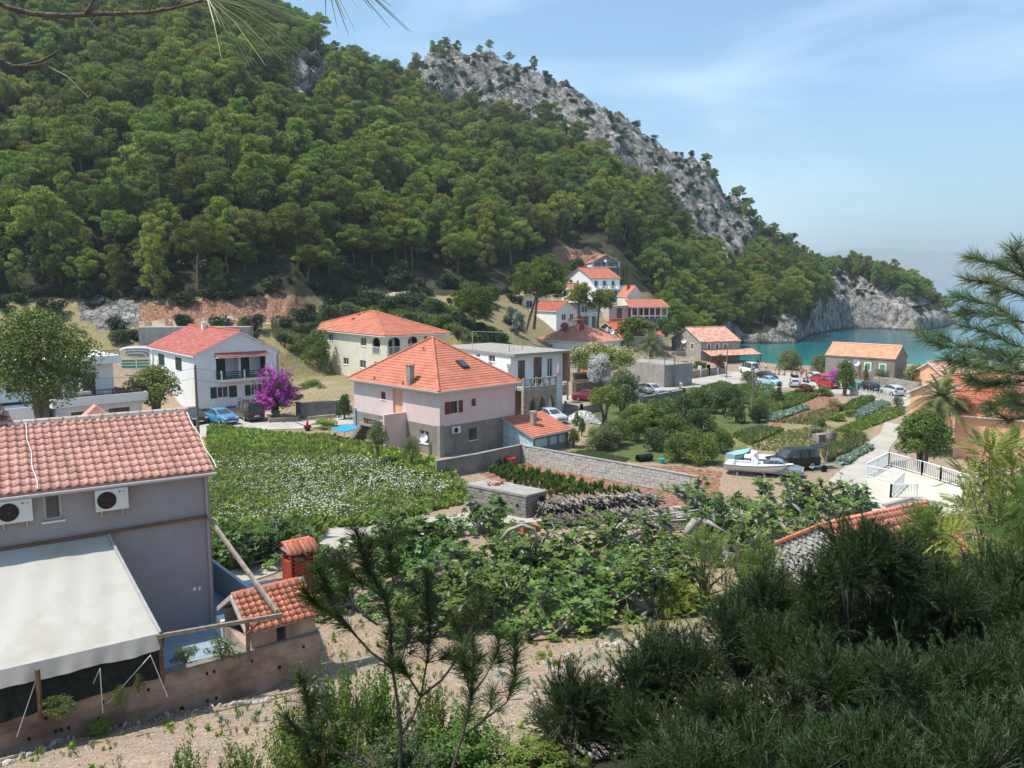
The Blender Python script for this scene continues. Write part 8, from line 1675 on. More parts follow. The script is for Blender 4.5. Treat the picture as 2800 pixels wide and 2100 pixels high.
bed('cabbage_bed','blue green cabbages in the bed below the cyan car',z7,[(0,730),(310,715),(330,790),(180,850),(0,850)],1500,CAB+WEEDS[4:],1.3,2.2,11); bed('cabbage_row','thick row of blue green cabbages running to the right',z7,[(255,950),(545,865),(585,885),(300,985)],700,CAB,1.4,2.4,12)
bed('bean_row','long green bean row beside the dirt strip',z7,[(780,1050),(1200,880),(1310,890),(1290,930),(900,1075)],2300,WEEDS,1.0,1.8,13); bed('bean_row','upper green row nearest the whitish fence',z7,[(800,890),(1000,810),(1070,815),(900,920)],900,WEEDS[4:]+GRASSES[:1],1.5,2.6,14)
bed('cabbage_row','pale green row between the two green bean rows',z7,[(880,930),(1130,830),(1200,850),(960,960)],800,CAB,1.1,1.8,15); bed('grass_strip','tall grass strip in the middle of the gardens',z7,[(700,1230),(900,1150),(975,1145),(960,1190),(720,1290)],1300,GRASSES,2.0,3.6,16,'grass')
bed('cabbage_row','whitish cabbages along the farm road',z7,[(800,1290),(1000,1180),(1060,1190),(850,1320)],500,CAB,1.4,2.0,17); bed('grass_bed','green grassy bed with yellow flowers left in the gardens',z7,[(20,1100),(220,1020),(390,1050),(130,1160)],1700,GRASSES[:3]+WEEDS[:2],1.2,2.2,18,'grass')
bed('potato_rows','dark green potato rows on red earth',z7,[(390,850),(600,765),(640,790),(430,880)],900,WEEDS[4:],1.1,1.8,19); bed('potato_rows','short green row above the potato rows on red earth',z7,[(400,790),(480,765),(560,770),(400,835)],500,WEEDS[4:],1.1,1.8,20); bed('grass_bed','rough grass left of the cabbage row',z7,[(140,850),(310,840),(440,870),(260,960),(150,960)],1500,GRASSES+WEEDS[4:],1.4,2.4,21,'grass')
bed('dry_weeds','thin dry weeds over the stony fallow beds',z7,[(130,1180),(420,1050),(700,1000),(900,1080),(1050,1130),(700,1220),(300,1210)],2600,GRASSES+WEEDS[:1],.5,1.1,22,'weeds'); bed('dry_weeds','thin weeds over the upper fallow beds',z7,[(420,960),(700,880),(860,930),(640,1010),(330,985)],1500,GRASSES,.5,1.1,23,'weeds')
bed('lawn','green lawn patch below the annexe',zd,[(800,360),(1000,330),(1280,390),(1150,440)],1700,GRASSES[:3],.5,.9,24,'grass')
bed('grass_strip','rough green growth between the road and the shrubby strip',z6,[(1480,1420),(1800,1290),(2100,1330),(2200,1420),(1800,1500),(1500,1520)],2600,WEEDS[4:]+GRASSES[:3],1.4,2.8,25,'grass')
def tomato_rows():
 A,B,C,Dd=[PG(*zd(*q))for q in((420,440),(1450,660),(700,660),(330,480))]; ms=[sprig('mid',26,.55,.13,70+k,.55)for k in range(3)]
 for i in range(7):
  t=(i+.4)/7; a,b=A.lerp(Dd,t),B.lerp(C,t*.95); r=empty('tomato_row',a,0,'row %d of staked tomato plants on red earth, counted from the pale block wall'%(i+1),'vegetable row','tomato rows on red earth'); n=int((b-a).length/.8)
  for j in range(n):p=a.lerp(b,j/n)-a; link('tomato_plant',ms[j%3],r,(p.x+random.uniform(-.08,.08),p.y+random.uniform(-.1,.1),gz(a.x+p.x,a.y+p.y)-a.z),(0,0,random.uniform(0,6)),random.uniform(.7,1.25))
tomato_rows()
cover('hillside_grass','dry yellow grass on the terraces behind the white house','grass',[(590,690),(700,690),(740,720),(690,770),(620,760),(590,730)],2600,GRASSES,1.2,2.4,seed=31); cover('hillside_grass','green and dry grass on the bank above the cream house','grass',[(740,668),(900,640),(1000,690),(1100,740),(1000,745),(900,700),(760,690)],2600,GRASSES+WEEDS[4:],1.2,2.6,seed=32)
# fig orchard: pale twisting limbs, rosettes of large leaves
def fig_meshes(seed,bare=False):
 r=np.random.default_rng(seed); q=MB(); tips=[]; n=9
 for k in range(n):
  a=k*6.283/n+r.uniform(-.4,.4); p=np.array([0,0,.0]); d=np.array([math.cos(a)*.8,math.sin(a)*.8,.9]); pts=[p]; rad=[.11]
  for i in range(7):
   d=unit(d+r.normal(0,.42,3)+np.array([math.cos(a)*.12,math.sin(a)*.12,.0 if i<4 else .1])); d[2]=max(d[2],-.25); p=p+d*.40; p[2]=max(p[2],.25); pts.append(p.copy()); rad.append((.15 if bare else .10)-.012*i)
   if i>=2:
    for _ in range(3):
     b=p+unit(r.normal(0,1,3)+[0,0,.9])*r.uniform(.3,.75); q.tube([p,b],[.03,.013],4); tips.append(b)
  q.tube(pts,rad,6); tips.append(p)
 o=q.build('trunk',bark_pale); tm=o.data; bpy.data.objects.remove(o); T=np.array(tips); T=T if bare else np.concatenate([T,T[::2]+r.normal(0,.28,T[::2].shape)]); P=[]; Fr=[]; S=[]
 for t in T:
  k=int(r.integers(6,9)); ax=unit(r.normal(0,.35,3)+[0,0,1]); a0=r.uniform(0,6.28)
  for j in range(k):
   u=unit(np.cross(ax,r.normal(0,1,3))); u=unit(np.cos(a0+j*6.283/k)*unit(np.cross(ax,[1,.1,0]))+np.sin(a0+j*6.283/k)*unit(np.cross(ax,unit(np.cross(ax,[1,.1,0]))))+ax*r.uniform(-.2,.55)); w=unit(np.cross(ax,u)); P.append(t+u*.13); Fr.append(np.stack([u,w,np.cross(u,w)])); S.append(r.uniform(.20,.32))
 lv=np.array([[-.5,0,0],[-.12,-.34,.03],[.1,-.2,.04],[.3,-.3,-.02],[.55,0,-.08],[.3,.3,-.02],[.1,.2,.04],[-.12,.34,.03]]); lf=np.array([[0,1,2,4],[2,3,4,4],[0,4,6,7],[4,5,6,6]]); lf=np.array([[0,1,2,6],[0,2,6,7],[2,3,4,6],[3,4,5,6]])
 V,F=place(lv,lf,np.array(P),np.array(Fr),np.array(S)); return tm,npmesh('foliage',V,F,LM['fig'])
FIGS=[fig_meshes(700+k)for k in range(5)]+[fig_meshes(720+k,True)for k in range(3)]
FIGAT=[(510,1205,'behind the blue parapet, left of the lane'),(590,1185,'second behind the blue parapet'),(700,1215,'right of the little brick chimney'),(935,1175,'at the lane edge near the block shed'),(1040,1130,'just below the block shed'),(890,1235,'left of the red wheelbarrow'),(985,1270,'left middle of the orchard'),(1150,1270,'behind the wheelbarrow on its right'),(1080,1330,'front left of the orchard'),(1210,1350,'front middle of the orchard'),(1290,1300,'beside the patterned chair'),(1180,1205,'below the woodpile'),(760,1290,'beneath the pine sapling'),(1500,1090,'right end of the woodpile'),(1600,1120,'between the woodpile and the stone hut'),(1700,1080,'above the stone hut on the left'),(1800,1085,'above the stone hut on the right'),(1470,1160,'by the scrap boards'),(1390,1235,'left edge of the fern bush'),(960,1330,'low at the orchard front left corner'),(1580,1195,'behind the fern bush'),(1860,1110,'below the railed terrace'),(1330,1170,'below the middle of the woodpile'),(1420,1300,'in front of the fern bush on the left'),(1540,1130,'left of the crooked pale branch'),(1650,1150,'left of the hut eaves'),(1750,1120,'right over the hut ridge'),(1260,1240,'in the very middle of the orchard'),(1110,1215,'right beside the red wheelbarrow'),(850,1180,'on the lane verge left of the orchard')]
for k,(x,y,w)in enumerate(FIGAT):
 p=PG(x,y+22); r=empty('fig_tree',p,k*1.3,'fig tree with pale twisted limbs '+w,'fig tree','fig trees of the orchard'); r.scale=[(.82+.1*(k%4))]*2+[.80+.08*(k%3)]; tm,cm=FIGS[5+k%3 if(x>1350 and y<1200)or k%4==2 else k%5]; link('trunk',tm,r); link('foliage',cm,r)
def limb(label,pts,r0):P=[PY(x,y,Y)for x,y,Y in pts]; r=empty('fallen_branch',P[0],0,label,'branch'); q=MB(); S=[P[0].lerp(P[0],0)-P[0]]; n=len(P); q.tube([p-P[0]for p in P],[r0*(1-.5*i/n)for i in range(n)],8); q.build('limb',bark_pale,r,True)
limb('thick pale branch arching in a ring above the red wheelbarrow',[(*zd(425,920),36),(*zd(470,860),36),(*zd(560,825),36),(*zd(640,850),36),(*zd(660,910),36),(*zd(620,1000),36.4),(*zd(615,1060),36.6)],.10); limb('smooth bare branch bent into a hook over the dry terrace',[(*zd(1520,1225),31.5),(*zd(1600,1300),31.2),(*zd(1690,1350),31),(*zd(1745,1325),31),(*zd(1735,1290),31),(*zd(1650,1305),31),(*zd(1565,1345),31)],.10)
limb('long pale fallen limb lying through the middle of the orchard',[(*zd(850,1140),34),(*zd(960,1170),34),(*zd(1060,1215),34),(*zd(1250,1250),34)],.10); limb('sawn pale stump leaning by the scrap boards',[(*zd(1670,900),41),(*zd(1690,840),41),(*zd(1725,790),41)],.28); limb('crooked pale branch running right of the stump',[(*zd(1800,800),41),(*zd(1880,850),41),(*zd(1985,910),41)],.12)
# woodpile
def woodpile():
 a,b=PG(*zd(700,800)),PG(*zd(1500,740)); r=empty('woodpile',a,0,'long heap of cut grey brushwood and sticks beside the lane','woodpile'); d=b-a; L_=d.length; rot=math.atan2(d.y,d.x); dx=d.normalized(); dy=Vector((-dx.y,dx.x,0)); me=[]; g=random.Random(4)
 for k in range(5):q=MB(); q.tube([(0,-.9,0),(.06*(k-2),-.2,.05),(-.05*(k-2),.4,-.03),(0,.95,.02)],[.045,.05,.04,.025],5); o=q.build('stick',mat('grey_stick',(.16,.135,.115),(.36,.31,.27),scale=3,detail=6,objrand=.35),r); me.append(o.data); bpy.data.objects.remove(o)
 for i in range(300):
  low=i%3==0; u=g.random()*L_ if not low else L_*(.5+.5*g.random()); lay=g.random(); hh=(1.0 if not low else .55)*(1-.3*abs(u/L_-.5)); p=dx*u+dy*(.8-(1.9 if low else 0)+g.uniform(-.3,.3)); link('stick',me[i%5],r,(p.x,p.y,.08+hh*(1-lay*lay)),(g.uniform(-.35,.15),g.uniform(-.2,.2),rot+g.uniform(-.35,.35)),g.uniform(.75,1.25))
 V,F=[],[]; c=np.array([[-.04,-.9,0],[.04,-.9,0],[.03,.9,0],[-.03,.9,0],[-.04,-.9,.07],[.04,-.9,.07],[.03,.9,.05],[-.03,.9,.05]]); f=np.array([[4,5,6,7],[0,1,5,4],[1,2,6,5],[2,3,7,6],[3,0,4,7]]); n=900; rr=np.random.default_rng(3); u=rr.random(n)*L_; side=rr.random(n)<.3; hh=np.where(side,.45,.9)*rr.random(n); pos=np.outer(u,dx)+np.outer(np.where(side,-.9,.8)+rr.uniform(-.35,.35,n),dy); pos[:,2]=hh+.05; ang=rot+rr.normal(0,.3,n); tl=rr.normal(-.1,.2,n)
 X=np.stack([np.cos(ang),np.sin(ang),0*ang],-1); Yv=np.stack([-np.sin(ang)*np.cos(tl),np.cos(ang)*np.cos(tl),np.sin(tl)],-1); V,F=place(c,f,pos,np.stack([X,Yv,np.cross(X,Yv)],1),rr.uniform(.7,1.1,n)); o=link('more_sticks',npmesh('more_sticks',V,F,mat('grey_stick',0)),r); o['kind']='stuff'
 for k,(x0,y0,x1,y1)in enumerate(((940,860,1140,850),(1110,880,1300,850),(1300,850,1520,815),(1210,970,1150,880),(1250,990,1300,900))):
  A,B=PG(*zd(x0,y0)),PG(*zd(x1,y1)); q=MB(); q.bar(A-a+Vector((0,0,.12)),B-a+Vector((0,0,.2)),.25,.08); q.build('board',wood_m if k>2 else conc,r)
woodpile()
def scrap():
 for k,(x,y,w,lab)in enumerate(((1640,860,6,'heap of bleached boards and poles by the sawn stump'),(600,1080,3.2,'grey planks and wire at the left wall of the stone hut'))):
  p=PG(*(zd if k==0 else ze)(x,y)); r=empty('scrap_heap',p,.1,lab,'scrap wood'); g=random.Random(k)
  for i in range(16):q=MB(); y0=g.uniform(-1,1); q.bar((-w*.4+g.uniform(-.6,.6),y0,.1+.03*i),(w*.4+g.uniform(-.6,.6),y0+g.uniform(-.6,.6),.12+.03*i+g.uniform(0,.4)),g.uniform(.06,.18),.04); q.build('plank',wood_m if i%3 else conc,r)
 p=PG(*zd(1070,300)); r=empty('plank_stack',p,-.3,'stack of grey planks under the olive trees by the lawn','planks')
 for i in range(12):q=MB(); q.bar((-1.5+.1*(i%4),-.6+.12*i,.1+.05*(i%5)),(1.6,-.5+.1*i,.15+.05*(i%5)),.2,.04); q.build('plank',wood_m,r)
scrap()
# FOREGROUND
def frond_mesh(n=10,seed=0):
 V,F=[],[]; r=np.random.default_rng(seed)
 for i in range(n):
  s=(i+.5)/n; c=np.array([s,0,-.22*s*s+.1*s]); l=.20*math.sin(math.pi*min(1,s*.8+.2))+.05
  for sg in(1,-1):b=len(V); e=c+[l*.45,sg*l,-.05+r.normal(0,.02)]; V+=[c-[.02,0,0],(c+e)/2+[.045,0,.01],e,(c+e)/2-[.03,0,0]]; F.append([b,b+1,b+2,b+3])
 return np.array(V),np.array(F)
def frond_crown(name,cl,per,size,m,seed):
 r=np.random.default_rng(seed); P,D=[],[]
 for c in cl:p,d=clump_points(np.array(c[:3]),np.array(c[3:])*.7,per,r,.4); P.append(p); D.append(d)
 P,D=np.concatenate(P),np.concatenate(D); u=unit(D+r.normal(0,.35,D.shape)+[0,0,.15]); w=unit(np.cross([0,0,1.0],u)); fr=np.stack([u,w,np.cross(u,w)],1); V,F=place(*frond_mesh(10,seed),P,fr,size*r.uniform(.7,1.2,len(P))); return npmesh(name,V,F,m)
def fern_tree(label,x,yb,w,h,m='yel',Y=None,size=.5,per=16,seed=0,cat='tree'):
 p=PG(x,yb)if Y is None else PY(x,yb,Y); p.z=gz(p.x,p.y); W,Hh=w*p.y/FP/2,PY(x,yb-h,p.y).z-p.z; r=np.random.default_rng(seed); cl=[]; q=MB()
 for i in range(13):
  a=i*2.4+r.uniform(-.4,.4); t=(i+.5)/13; rr=W*.75*math.sin(math.pi*min(1,.3+.62*t))*r.uniform(.5,1.1); c=np.array([math.cos(a)*rr,math.sin(a)*rr,Hh*(.2+.72*t)]); k=W*.34; cl.append((*c,k,k,k*.8)); q.tube([(0,0,-.2),c*[.3,.3,.55],c],[.06,.04,.015],5)
 e=empty('feathery_tree',p,0,label,cat); q.build('trunk',bark,e); link('foliage',frond_crown('foliage',cl,per,size,LM[m],seed),e)
for k,a in enumerate([('tall feathery light green tree at the right edge below the peach house',2130,1300,260,375,'yel',22,.62),('feathery tree at the right edge above the dark junipers',2200,1420,240,380,'mid',16,.5),('feathery sapling left of the right edge beside the railed terrace',2010,1290,130,190,'yel',25,.55),('feathery green shrub over the right end of the stone hut roof',1980,1290,150,190,'mid',24,.5),('yellowish feathery shrub against the red roof of the stone hut',1850,1290,110,130,'yel',26,.5),('feathery tree in the right corner above the pine branch foot',2180,1200,220,280,'yel',27,.6),('broad feathery tree nearest the right edge below the branch',2150,1500,260,260,'yel',13,.45)]):fern_tree(a[0],a[1],a[2],a[3],a[4],a[5],a[6],a[7],34,k)
for k,a in enumerate([('large fern leaved bush at the right of the fig orchard',1520,1300,200,140),('fern leaved bush left of the stone hut gable',1640,1300,150,120),('low bright fern leaved bush beside the hooked branch',1460,1330,110,60)]):fern_tree(a[0],a[1],a[2],a[3],a[4],'mid' if k<2 else 'fresh',None,.55,22,20+k,'bush')
# needles
def needles(paths,dens,L_,w,seed,ahead=.75,part=.6,spread=.85):
 """thin needles along the outer part of each twig; paths: lists of points"""
 r=np.random.default_rng(seed); V=[]
 for pts in paths:
  P=np.array(pts); seg=np.linalg.norm(np.diff(P,axis=0),axis=1); cum=np.concatenate([[0],np.cumsum(seg)]); T=cum[-1]; n=int(dens*T*(1 if part>=1 else part)); s=T*(1-part*r.random(n)**1.0); s=np.maximum(s,0); i=np.clip(np.searchsorted(cum,s)-1,0,len(seg)-1); f=((s-cum[i])/seg[i])[:,None]; b=P[i]*(1-f)+P[i+1]*f; t=(P[i+1]-P[i])/seg[i][:,None]
  d=unit(t*ahead+unit(r.normal(0,1,(n,3)))*spread+[0,0,.18]); ll=L_*r.uniform(.65,1.15,n)[:,None]; sd=unit(np.cross(d,r.normal(0,1,(n,3))))*w; V.append(np.stack([b-sd,b+sd,b+d*ll*.6+[0,0,0]+sd*.6,b+d*ll+[0,0,-.04]*ll],1))
 V=np.concatenate(V); return V.reshape(-1,3),np.arange(len(V)*4).reshape(-1,4)
def twig_tree(name,label,cat,z,stems,Y,L_,dens,w,m,r0=.012,seed=0,jit=.35,part=.55,cones=0):
 r=np.random.default_rng(seed); paths=[]; e=empty(name,PY(*z(*stems[0][0]),Y),0,label,cat); O=e.location.copy(); q=MB()
 for k,st in enumerate(stems):
  yo=r.uniform(-jit,jit)if k else 0; n=len(st); P=[PY(*z(*s),Y+yo*i/(n-1))-O for i,s in enumerate(st)]; Q=[]
  for i in range(n-1):Q+=[P[i].lerp(P[i+1],t)for t in(0,.5)]
  Q.append(P[-1]); rad=r0*(1 if k==0 else .7); q.tube(Q,[rad*(1-.75*i/len(Q))for i in range(len(Q))],7); paths.append([tuple(p)for p in Q])
  for i in range(len(Q)//2,len(Q)-1,2):
   b=Q[i]; d=(Q[i+1]-b).normalized(); a=d+Vector(r.normal(0,.6,3)); en=b+a.normalized()*(Q[-1]-Q[0]).length*.16; q.tube([b,en],[rad*.3,rad*.15],5); paths.append([tuple(b),tuple((b+en)/2),tuple(en)])
 q.build('stems',bark_near,e,True); V,F=needles(paths,dens,L_,w,seed,part=part); link('needles',npmesh('needles',V,F,m),e)['kind']='stuff'; return e
bark_near=mat('young_bark',(.06,.05,.042),(.15,.125,.105),scale=30,detail=7,bump=.8,bscale=90,rough=.9)
twig_tree('pine_sapling','young pine with long dark needles standing in front at bottom centre','tree',zg,[[(990,1850),(1015,1430),(985,1180),(950,960),(935,640),(905,480),(800,300),(740,150),(690,-20)],[(905,480),(960,400),(940,200),(930,110)],[(950,960),(800,850),(700,740),(600,640),(480,560),(380,480),(320,400)],[(850,660),(760,600),(650,480),(600,330),(590,180)],[(950,960),(1010,920),(1050,780),(1060,620)],[(905,480),(820,420),(760,260),(800,60)],[(700,740),(560,560),(480,380),(440,260)],[(1015,1430),(1100,1290),(1150,1160),(1190,930),(1215,700),(1200,500),(1190,290)],[(1150,1160),(1300,1040),(1380,930),(1450,800),(1380,620)],[(1450,800),(1530,640),(1590,470)],[(1150,1160),(1050,1000),(980,900)]],5.0,.125,1350,.0017,LM['jun'],.013,3)
twig_tree('pine_sapling','second young pine right of the tallest sapling, with two upright tufts','tree',zg,[[(1310,1850),(1450,1400),(1500,1160),(1520,950),(1515,740)],[(1480,1410),(1620,1300),(1750,1200),(1800,1060),(1810,860),(1800,770)],[(1500,1160),(1600,1020),(1680,860),(1700,720)],[(1500,1160),(1450,960),(1440,850)],[(1560,1360),(1640,1240),(1650,1120)]],4.7,.12,1250,.0017,LM['jun'],.011,4)
twig_tree('pine_sapling','low young pine at the bottom left of the tallest sapling','tree',zg,[[(850,1800),(780,1640),(560,1540),(400,1440),(350,1200),(340,1050)],[(560,1540),(500,1300),(460,1150)],[(700,1590),(720,1360),(700,1180)],[(560,1540),(300,1420),(200,1290)]],4.4,.115,1150,.0016,LM['jun'],.010,5)
pz=lambda x,y:z7(x,y)
twig_tree('pine_branch','pine branch with long bluish needles reaching in from the right edge','branch',z3,[[(2450,1750),(2150,1560),(2000,1470),(1900,1430),(1760,1440),(1620,1390)],[(2400,1500),(2150,1420),(1950,1330),(1830,1310)],[(2400,1330),(2150,1270),(2050,1190),(1900,1150),(1800,1130)],[(2400,1150),(2200,1010),(2050,930),(1900,900)],[(2400,1180),(2230,1000),(2170,900),(2130,830)],[(2400,1250),(2200,1120),(2000,1040),(1860,1030)],[(2400,1650),(2150,1590),(1950,1560),(1740,1510)],[(2400,1450),(2200,1350),(2130,1250),(1950,1230),(1800,1240)],[(2400,1600),(2200,1500),(2080,1480),(1900,1530)],[(2400,1000),(2280,960),(2200,880)],[(2400,1700),(2200,1640),(2000,1660),(1880,1640)],[(2450,1850),(2250,1800),(2100,1760),(2000,1820)]],4.2,.09,1250,.0015,LM['pineg'],.010,6,.5,.7)
twig_tree('pine_branch','lower reddish tipped pine branch in front of the peach house','branch',z7,[[(2500,930),(2250,940),(2100,960),(1940,880)],[(2300,940),(2150,880),(2060,810)],[(2300,900),(2200,780),(2080,770)],[(2400,720),(2200,700),(2000,680),(1840,700)]],4.6,.085,1100,.0015,LM['pineg'],.009,7,.4,.6)
z1=zc(0,0,2.212)
twig_tree('pine_bough','dark knobbly pine bough with a brush of long needles at the top left','branch',z1,[[(-150,-60),(60,50),(200,85),(400,95),(600,85),(900,75),(1050,50),(1180,15),(1290,-30)],[(520,90),(545,40),(575,-30)],[(-60,330),(80,400),(200,400),(290,380)],[(120,405),(250,370),(355,310)]],1.6,.001,0,.0001,LM['pineg'],.0062,8,.02)
def loose_needles():
 r=np.random.default_rng(2); V=[]; e=empty('pine_needles',PY(*z1(1240,0),1.6),0,'long needles hanging from the bough end at the top of the picture','needles'); O=np.array(e.location)
 ends=[((1250,-20),(r.uniform(1330,1880),r.uniform(60,420)))for _ in range(46)]+[((1240,-20),(r.uniform(1500,1900),r.uniform(-10,170)))for _ in range(20)]+[((1970,-120),(x,y))for x,y in((1970,110),(2040,165),(2110,215),(2145,180),(2090,120),(2180,60))]+[((2060,-140),(x,y))for x,y in((2360,170),(2490,195),(2470,190),(2270,30),(2370,40),(2250,60))]+[((290,400),(535,592))]
 for(a,b)in ends:
  yy=1.6+r.normal(0,.05); A,B=np.array(PY(*z1(*a),1.6))-O,np.array(PY(*z1(*b),yy))-O; d=B-A; sd=unit(np.cross(d,[0,1,0]))*.0010; m1=A+d*.5+[0,0,np.linalg.norm(d)*.06]
  V+=[A-sd,A+sd,m1+sd,m1-sd,m1-sd,m1+sd,B+sd*.4,B-sd*.4]
 link('needle_brush',npmesh('needle_brush',np.array(V),np.arange(len(V)).reshape(-1,4),LM['pineg']),e)['kind']='stuff'
loose_needles()
# junipers filling the lower right
def jsprig(seed):
 r=np.random.default_rng(seed); paths=[]
 for k in range(6):
  d=unit(r.normal(0,.5,3)+[0,0,1]); s=np.array([0,0,.0])if k==0 else d*0+[0,0,r.uniform(.0,.09)]; paths.append([s,s+d*.06,s+d*.12+r.normal(0,.008,3)])
 V,F=needles(paths,380,.026,.0015,seed,1.0,1.0,.8); q=[];
 for p in paths:a,b=np.array(p[0]),np.array(p[2]); q+=[a-[.0015,0,0],a+[.0015,0,0],b+[.0008,0,0],b-[.0008,0,0]]
 n=len(V); return npmesh('juniper_sprig',np.concatenate([V,q]),np.concatenate([F,n+np.arange(len(q)).reshape(-1,4)]),[LM['jun'],bark_near],[0]*len(F)+[1]*(len(q)//4))
JS=[jsprig(k)for k in range(5)]
def juniper(label,clumps,base,seed,per=62):
 """clumps: (x, y, radius in picture units, distance)"""
 r=np.random.default_rng(seed); B=PY(*base); B.z=min(B.z,gz(B.x,B.y)); e=empty('juniper',B,0,label,'juniper'); P=[]; ROT=[]; q=MB()
 for x,y,rad,Y in clumps:
  while True:
   c_=PY(x,y,Y)
   if c_.z>gz(c_.x,c_.y)+.1 or Y<2.5:break
   Y*=.94
  c=np.array(c_-B); R_=rad*Y/FP; k=int(per*(R_/.22)**1.6)+12; p,d=clump_points(c,np.array([R_,R_,R_*.9]),k,r,.3,.45); P.append(p); up=unit(d*.8+[0,0,.8]+r.normal(0,.3,d.shape)); ROT+=[tuple(Vector(u).to_track_quat('Z','Y').to_euler())for u in up]; mid=c*.55+np.array([r.normal(0,.08),r.normal(0,.08),-.12]); q.tube([(0,0,-.1),mid*.6,mid,c],[.028,.02,.013,.004],6)
  for _ in range(5):g=c+unit(r.normal(0,1,3))*R_*.9; q.tube([mid*.3+c*.7,g],[.006,.002],4)
 q.build('trunk',bark_near,e,True); P=np.concatenate(P); n=len(P); o=gn_scatter('foliage',P,ROT,r.uniform(.8,2.1,n),r.integers(0,5,n),JS,e); tag(o,kind='stuff')
def cl_in(poly,n,r0,r1,Y0,Y1,seed):
 r=np.random.default_rng(seed); out_=[]; P=np.array(poly); lo,hi=P.min(0),P.max(0)
 while len(out_)<n:
  x,y=r.uniform(lo,hi)
  if inpoly(np.array([x]),np.array([y]),poly)[0]:out_.append((x,y,r.uniform(r0,r1),r.uniform(Y0,Y1)))
 return out_
juniper('big dense dark juniper filling the bottom right of the picture',cl_in([(1240,1690),(1480,1540),(1620,1440),(1760,1450),(1950,1450),(2240,1480),(2260,1760),(1240,1760)],40,22,54,5.0,7.4,1),(1750,2000,7.0),1)
juniper('dark juniper with a reddish brown top in front of the stone hut roof',cl_in([(1760,1290),(1850,1160),(1870,1125),(1895,1125),(1930,1230),(2050,1280),(2120,1400),(1950,1470),(1800,1470),(1660,1450),(1640,1370)],50,18,40,6.8,8.6,2),(1880,2000,8.0),2)
juniper('low open juniper branches spreading left over the stony terrace',cl_in([(1150,1560),(1200,1480),(1340,1470),(1450,1400),(1530,1440),(1480,1560),(1250,1640)],17,22,42,6.4,7.4,3),(1600,1900,7.0),3)
juniper('olive green juniper at the right edge under the feathery trees',cl_in([(2040,1280),(2260,1230),(2280,1560),(2080,1500)],30,34,60,7.5,9.5,4),(2200,2000,8.5),4)
juniper('small juniper sprays rising left of the reddish juniper top',cl_in([(1560,1360),(1600,1300),(1700,1300),(1700,1480),(1580,1480)],14,20,36,7.4,8.4,5),(1700,1950,8.0),5)
# mastic and weeds on the near slope
for x,y,w,h,m,Y,lab in[(700,1760,270,330,'mid',6.6,'broad leafy mastic bush behind the tallest pine sapling'),(815,1640,190,240,'mid',9.0,'sunny mastic bush below the corner of the garden wall'),(630,1720,170,200,'yel',8.2,'yellow green mastic bush left of the saplings at the bottom'),(1010,1790,280,260,'mid',6.8,'mid green bush between the two right saplings'),(400,1710,150,130,'mid',8.2,'small bush at the bottom left by the gravel slope'),(260,1700,80,80,'yel',8.4,'smallest yellow green bush at the bottom left'),(520,1750,180,170,'mid',7.2,'dark green bush at the bottom edge left of the saplings'),(1160,1800,240,200,'yel',6.6,'fresh green bush at the bottom edge right of the saplings'),(930,1580,150,140,'mid',12,'sunlit bush on the terrace edge behind the saplings'),(860,1820,300,260,'dark',6.0,'dark bush at the very bottom behind the sapling stems'),(740,1520,130,130,'mid',13,'bush beside the pale boulder and plank')]:
 plant('mastic_bush',lab,'shrub',x,y,w,h,'loose',m,.075,1.5,Y=Y)
for x,y,w,h,lab in[(216,1590,70,40,'bright green weed clump at the foot of the brown garden wall'),(1168,1424,36,22,'bright green weed tuft on the upper stone row'),(640,1470,60,34,'creeping green weeds by the pale boulder'),(1270,1660,30,30,'small yellowish weed on the lower stone row')]:plant('weed_clump',lab,'weed',x,y,w,h,'bush','fresh',.11,.9,trunk=False)
for k,(x,y,w,h)in enumerate([(480,1395,90,60),(400,1410,90,40),(300,1470,60,50),(130,1520,110,60),(260,1500,50,60)]):
 p=PZ(x,y+h/2,5.35); r=empty('climbing_vine',p,k,['leafy vine climbing the pergola post by the tiled hut','thin vine stems over the blue terrace edge','vine leaves under the canopy corner','leafy vine under the left part of the canopy','vine spray between two guy ropes'][k],'vine'); s=w*p.y/FP/2; r.scale=(s,s*.5,h*p.y/FP/2); link('foliage',crown('bush','mid',.12,.45,k%4),r); link('trunk',trunkmesh('multi',k%4),r)
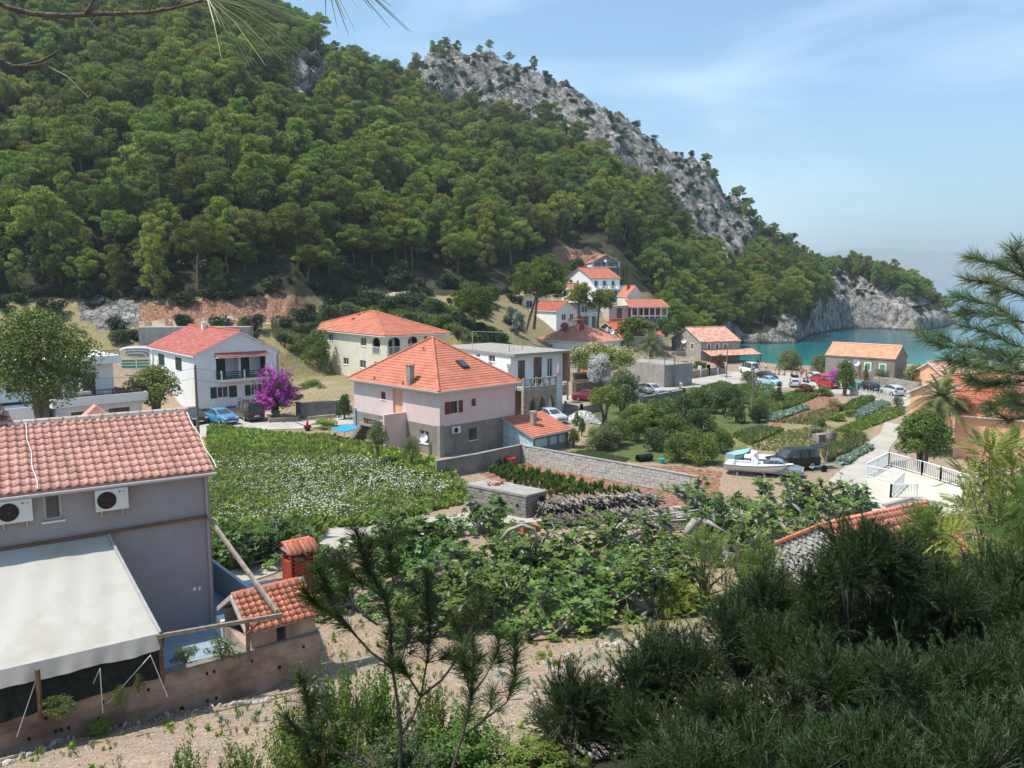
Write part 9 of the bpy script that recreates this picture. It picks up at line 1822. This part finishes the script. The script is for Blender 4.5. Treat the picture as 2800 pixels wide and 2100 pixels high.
 # stone edged terraces, gravel, tufts
def stones():
 ms=[]; g=np.random.default_rng(6); m=mat('pale_field_stone',(.34,.31,.28),(.58,.55,.51),scale=9,detail=7,objrand=.22,bump=.7,bscale=20)
 bpy.ops.mesh.primitive_ico_sphere_add(subdivisions=1,radius=1); o=bpy.context.object; base=np.array([v.co for v in o.data.vertices]); fc=np.array([list(p.vertices)for p in o.data.polygons]); bpy.data.objects.remove(o)
 for k in range(6):v=base*(1+g.normal(0,.16,(len(base),1)))*[1,.75,.6]; ms.append(npmesh('stone',v,fc,m))
 for z,pts,n,lab,s0 in((zh,[(250,895),(500,845),(800,800),(1010,770),(1160,745),(1440,690),(1540,515)],110,'upper row of pale stones edging the near terrace',.085),(zh,[(60,1170),(300,1135),(520,1100),(640,1085),(950,985),(1130,930),(1420,875),(1700,840)],110,'lower row of pale stones edging the near terrace',.09),(zf,[(0,1660),(240,1560),(480,1450),(800,1380),(1100,1310),(1300,1265),(1600,1215),(1750,1190),(2000,1170)],90,'row of pale stones below the brown garden wall',.085),(zh,[(1250,550),(1400,535),(1560,510)],20,'short line of pale stones by the fern leaved bush',.09)):
  P=PGs([z(*q)for q in pts]); r=empty('stone_row',P[0],0,lab,'stone row'); cum=np.cumsum([0]+[(P[i+1]-P[i]).length for i in range(len(P)-1)])
  for i in range(n):s=cum[-1]*g.random(); j=min(np.searchsorted(cum,s,'right')-1,len(P)-2); p=P[j].lerp(P[j+1],(s-cum[j])/(cum[j+1]-cum[j]))+Vector((g.normal(0,.07),g.normal(0,.09),0)); k=s0*g.uniform(.5,1.5); link('stone',ms[i%6],r,(p.x-P[0].x,p.y-P[0].y,gz(p.x,p.y)-P[0].z+k*.3),tuple(g.uniform(0,6,3)),k)
 n=16000; Y=g.uniform(7,34,n)**1.0; X=g.uniform(-.68,.66,n)*Y; Z=ground(X,Y); px,py=proj(X,Y,Z); ok=~((px<700)&(py<1338+(700-px)*.32+60)); X,Y,Z=X[ok],Y[ok],Z[ok]; n=len(X)
 o=gn_scatter('gravel',np.stack([X,Y,Z],-1),g.uniform(0,6,(n,3)),g.uniform(.012,.045,n),g.integers(0,6,n),ms); tag(o,'pale gravel and small stones strewn over the near slope','gravel',kind='stuff')
 n=3200; Y=g.uniform(8,36,n); X=g.uniform(-.66,.66,n)*Y; Z=ground(X,Y); px,py=proj(X,Y,Z); ok=~((px<720)&(py<1338+(700-px)*.32+90))&(fbm(X*.35,Y*.35,None,3,99)>-.05); X,Y,Z=X[ok],Y[ok],Z[ok]; n=len(X); rot=np.zeros((n,3)); rot[:,2]=g.uniform(0,6,n)
 o=gn_scatter('slope_grass',np.stack([X,Y,Z],-1),rot,g.uniform(.15,.6,n),g.integers(0,7,n),GRASSES+WEEDS[:2]); tag(o,'dry grass tufts and small weeds scattered over the near slope','grass',kind='stuff')
 for i in range(14):
  x,y=[(1185,1455),(1230,1470),(1290,1440),(1345,1450),(1395,1445),(1425,1420),(1480,1400),(1500,1395),(1085,1480),(480,1580),(560,1560),(700,1560),(1140,1500),(1320,1400)][i]; p=PG(x,y); r=empty('artichoke_seedling',p,i,'spindly grey green seedling, %s along the near terraces'%'first second third fourth fifth sixth seventh eighth ninth tenth eleventh twelfth thirteenth fourteenth'.split()[i],'seedling','seedlings on the near terraces'); q=MB(); q.tube([(0,0,0),(.01,0,.28)],[.012,.008],5); q.build('stem',bark,r); link('leaves',CAB[i%3],r,(0,0,.22),None,.55)
stones()
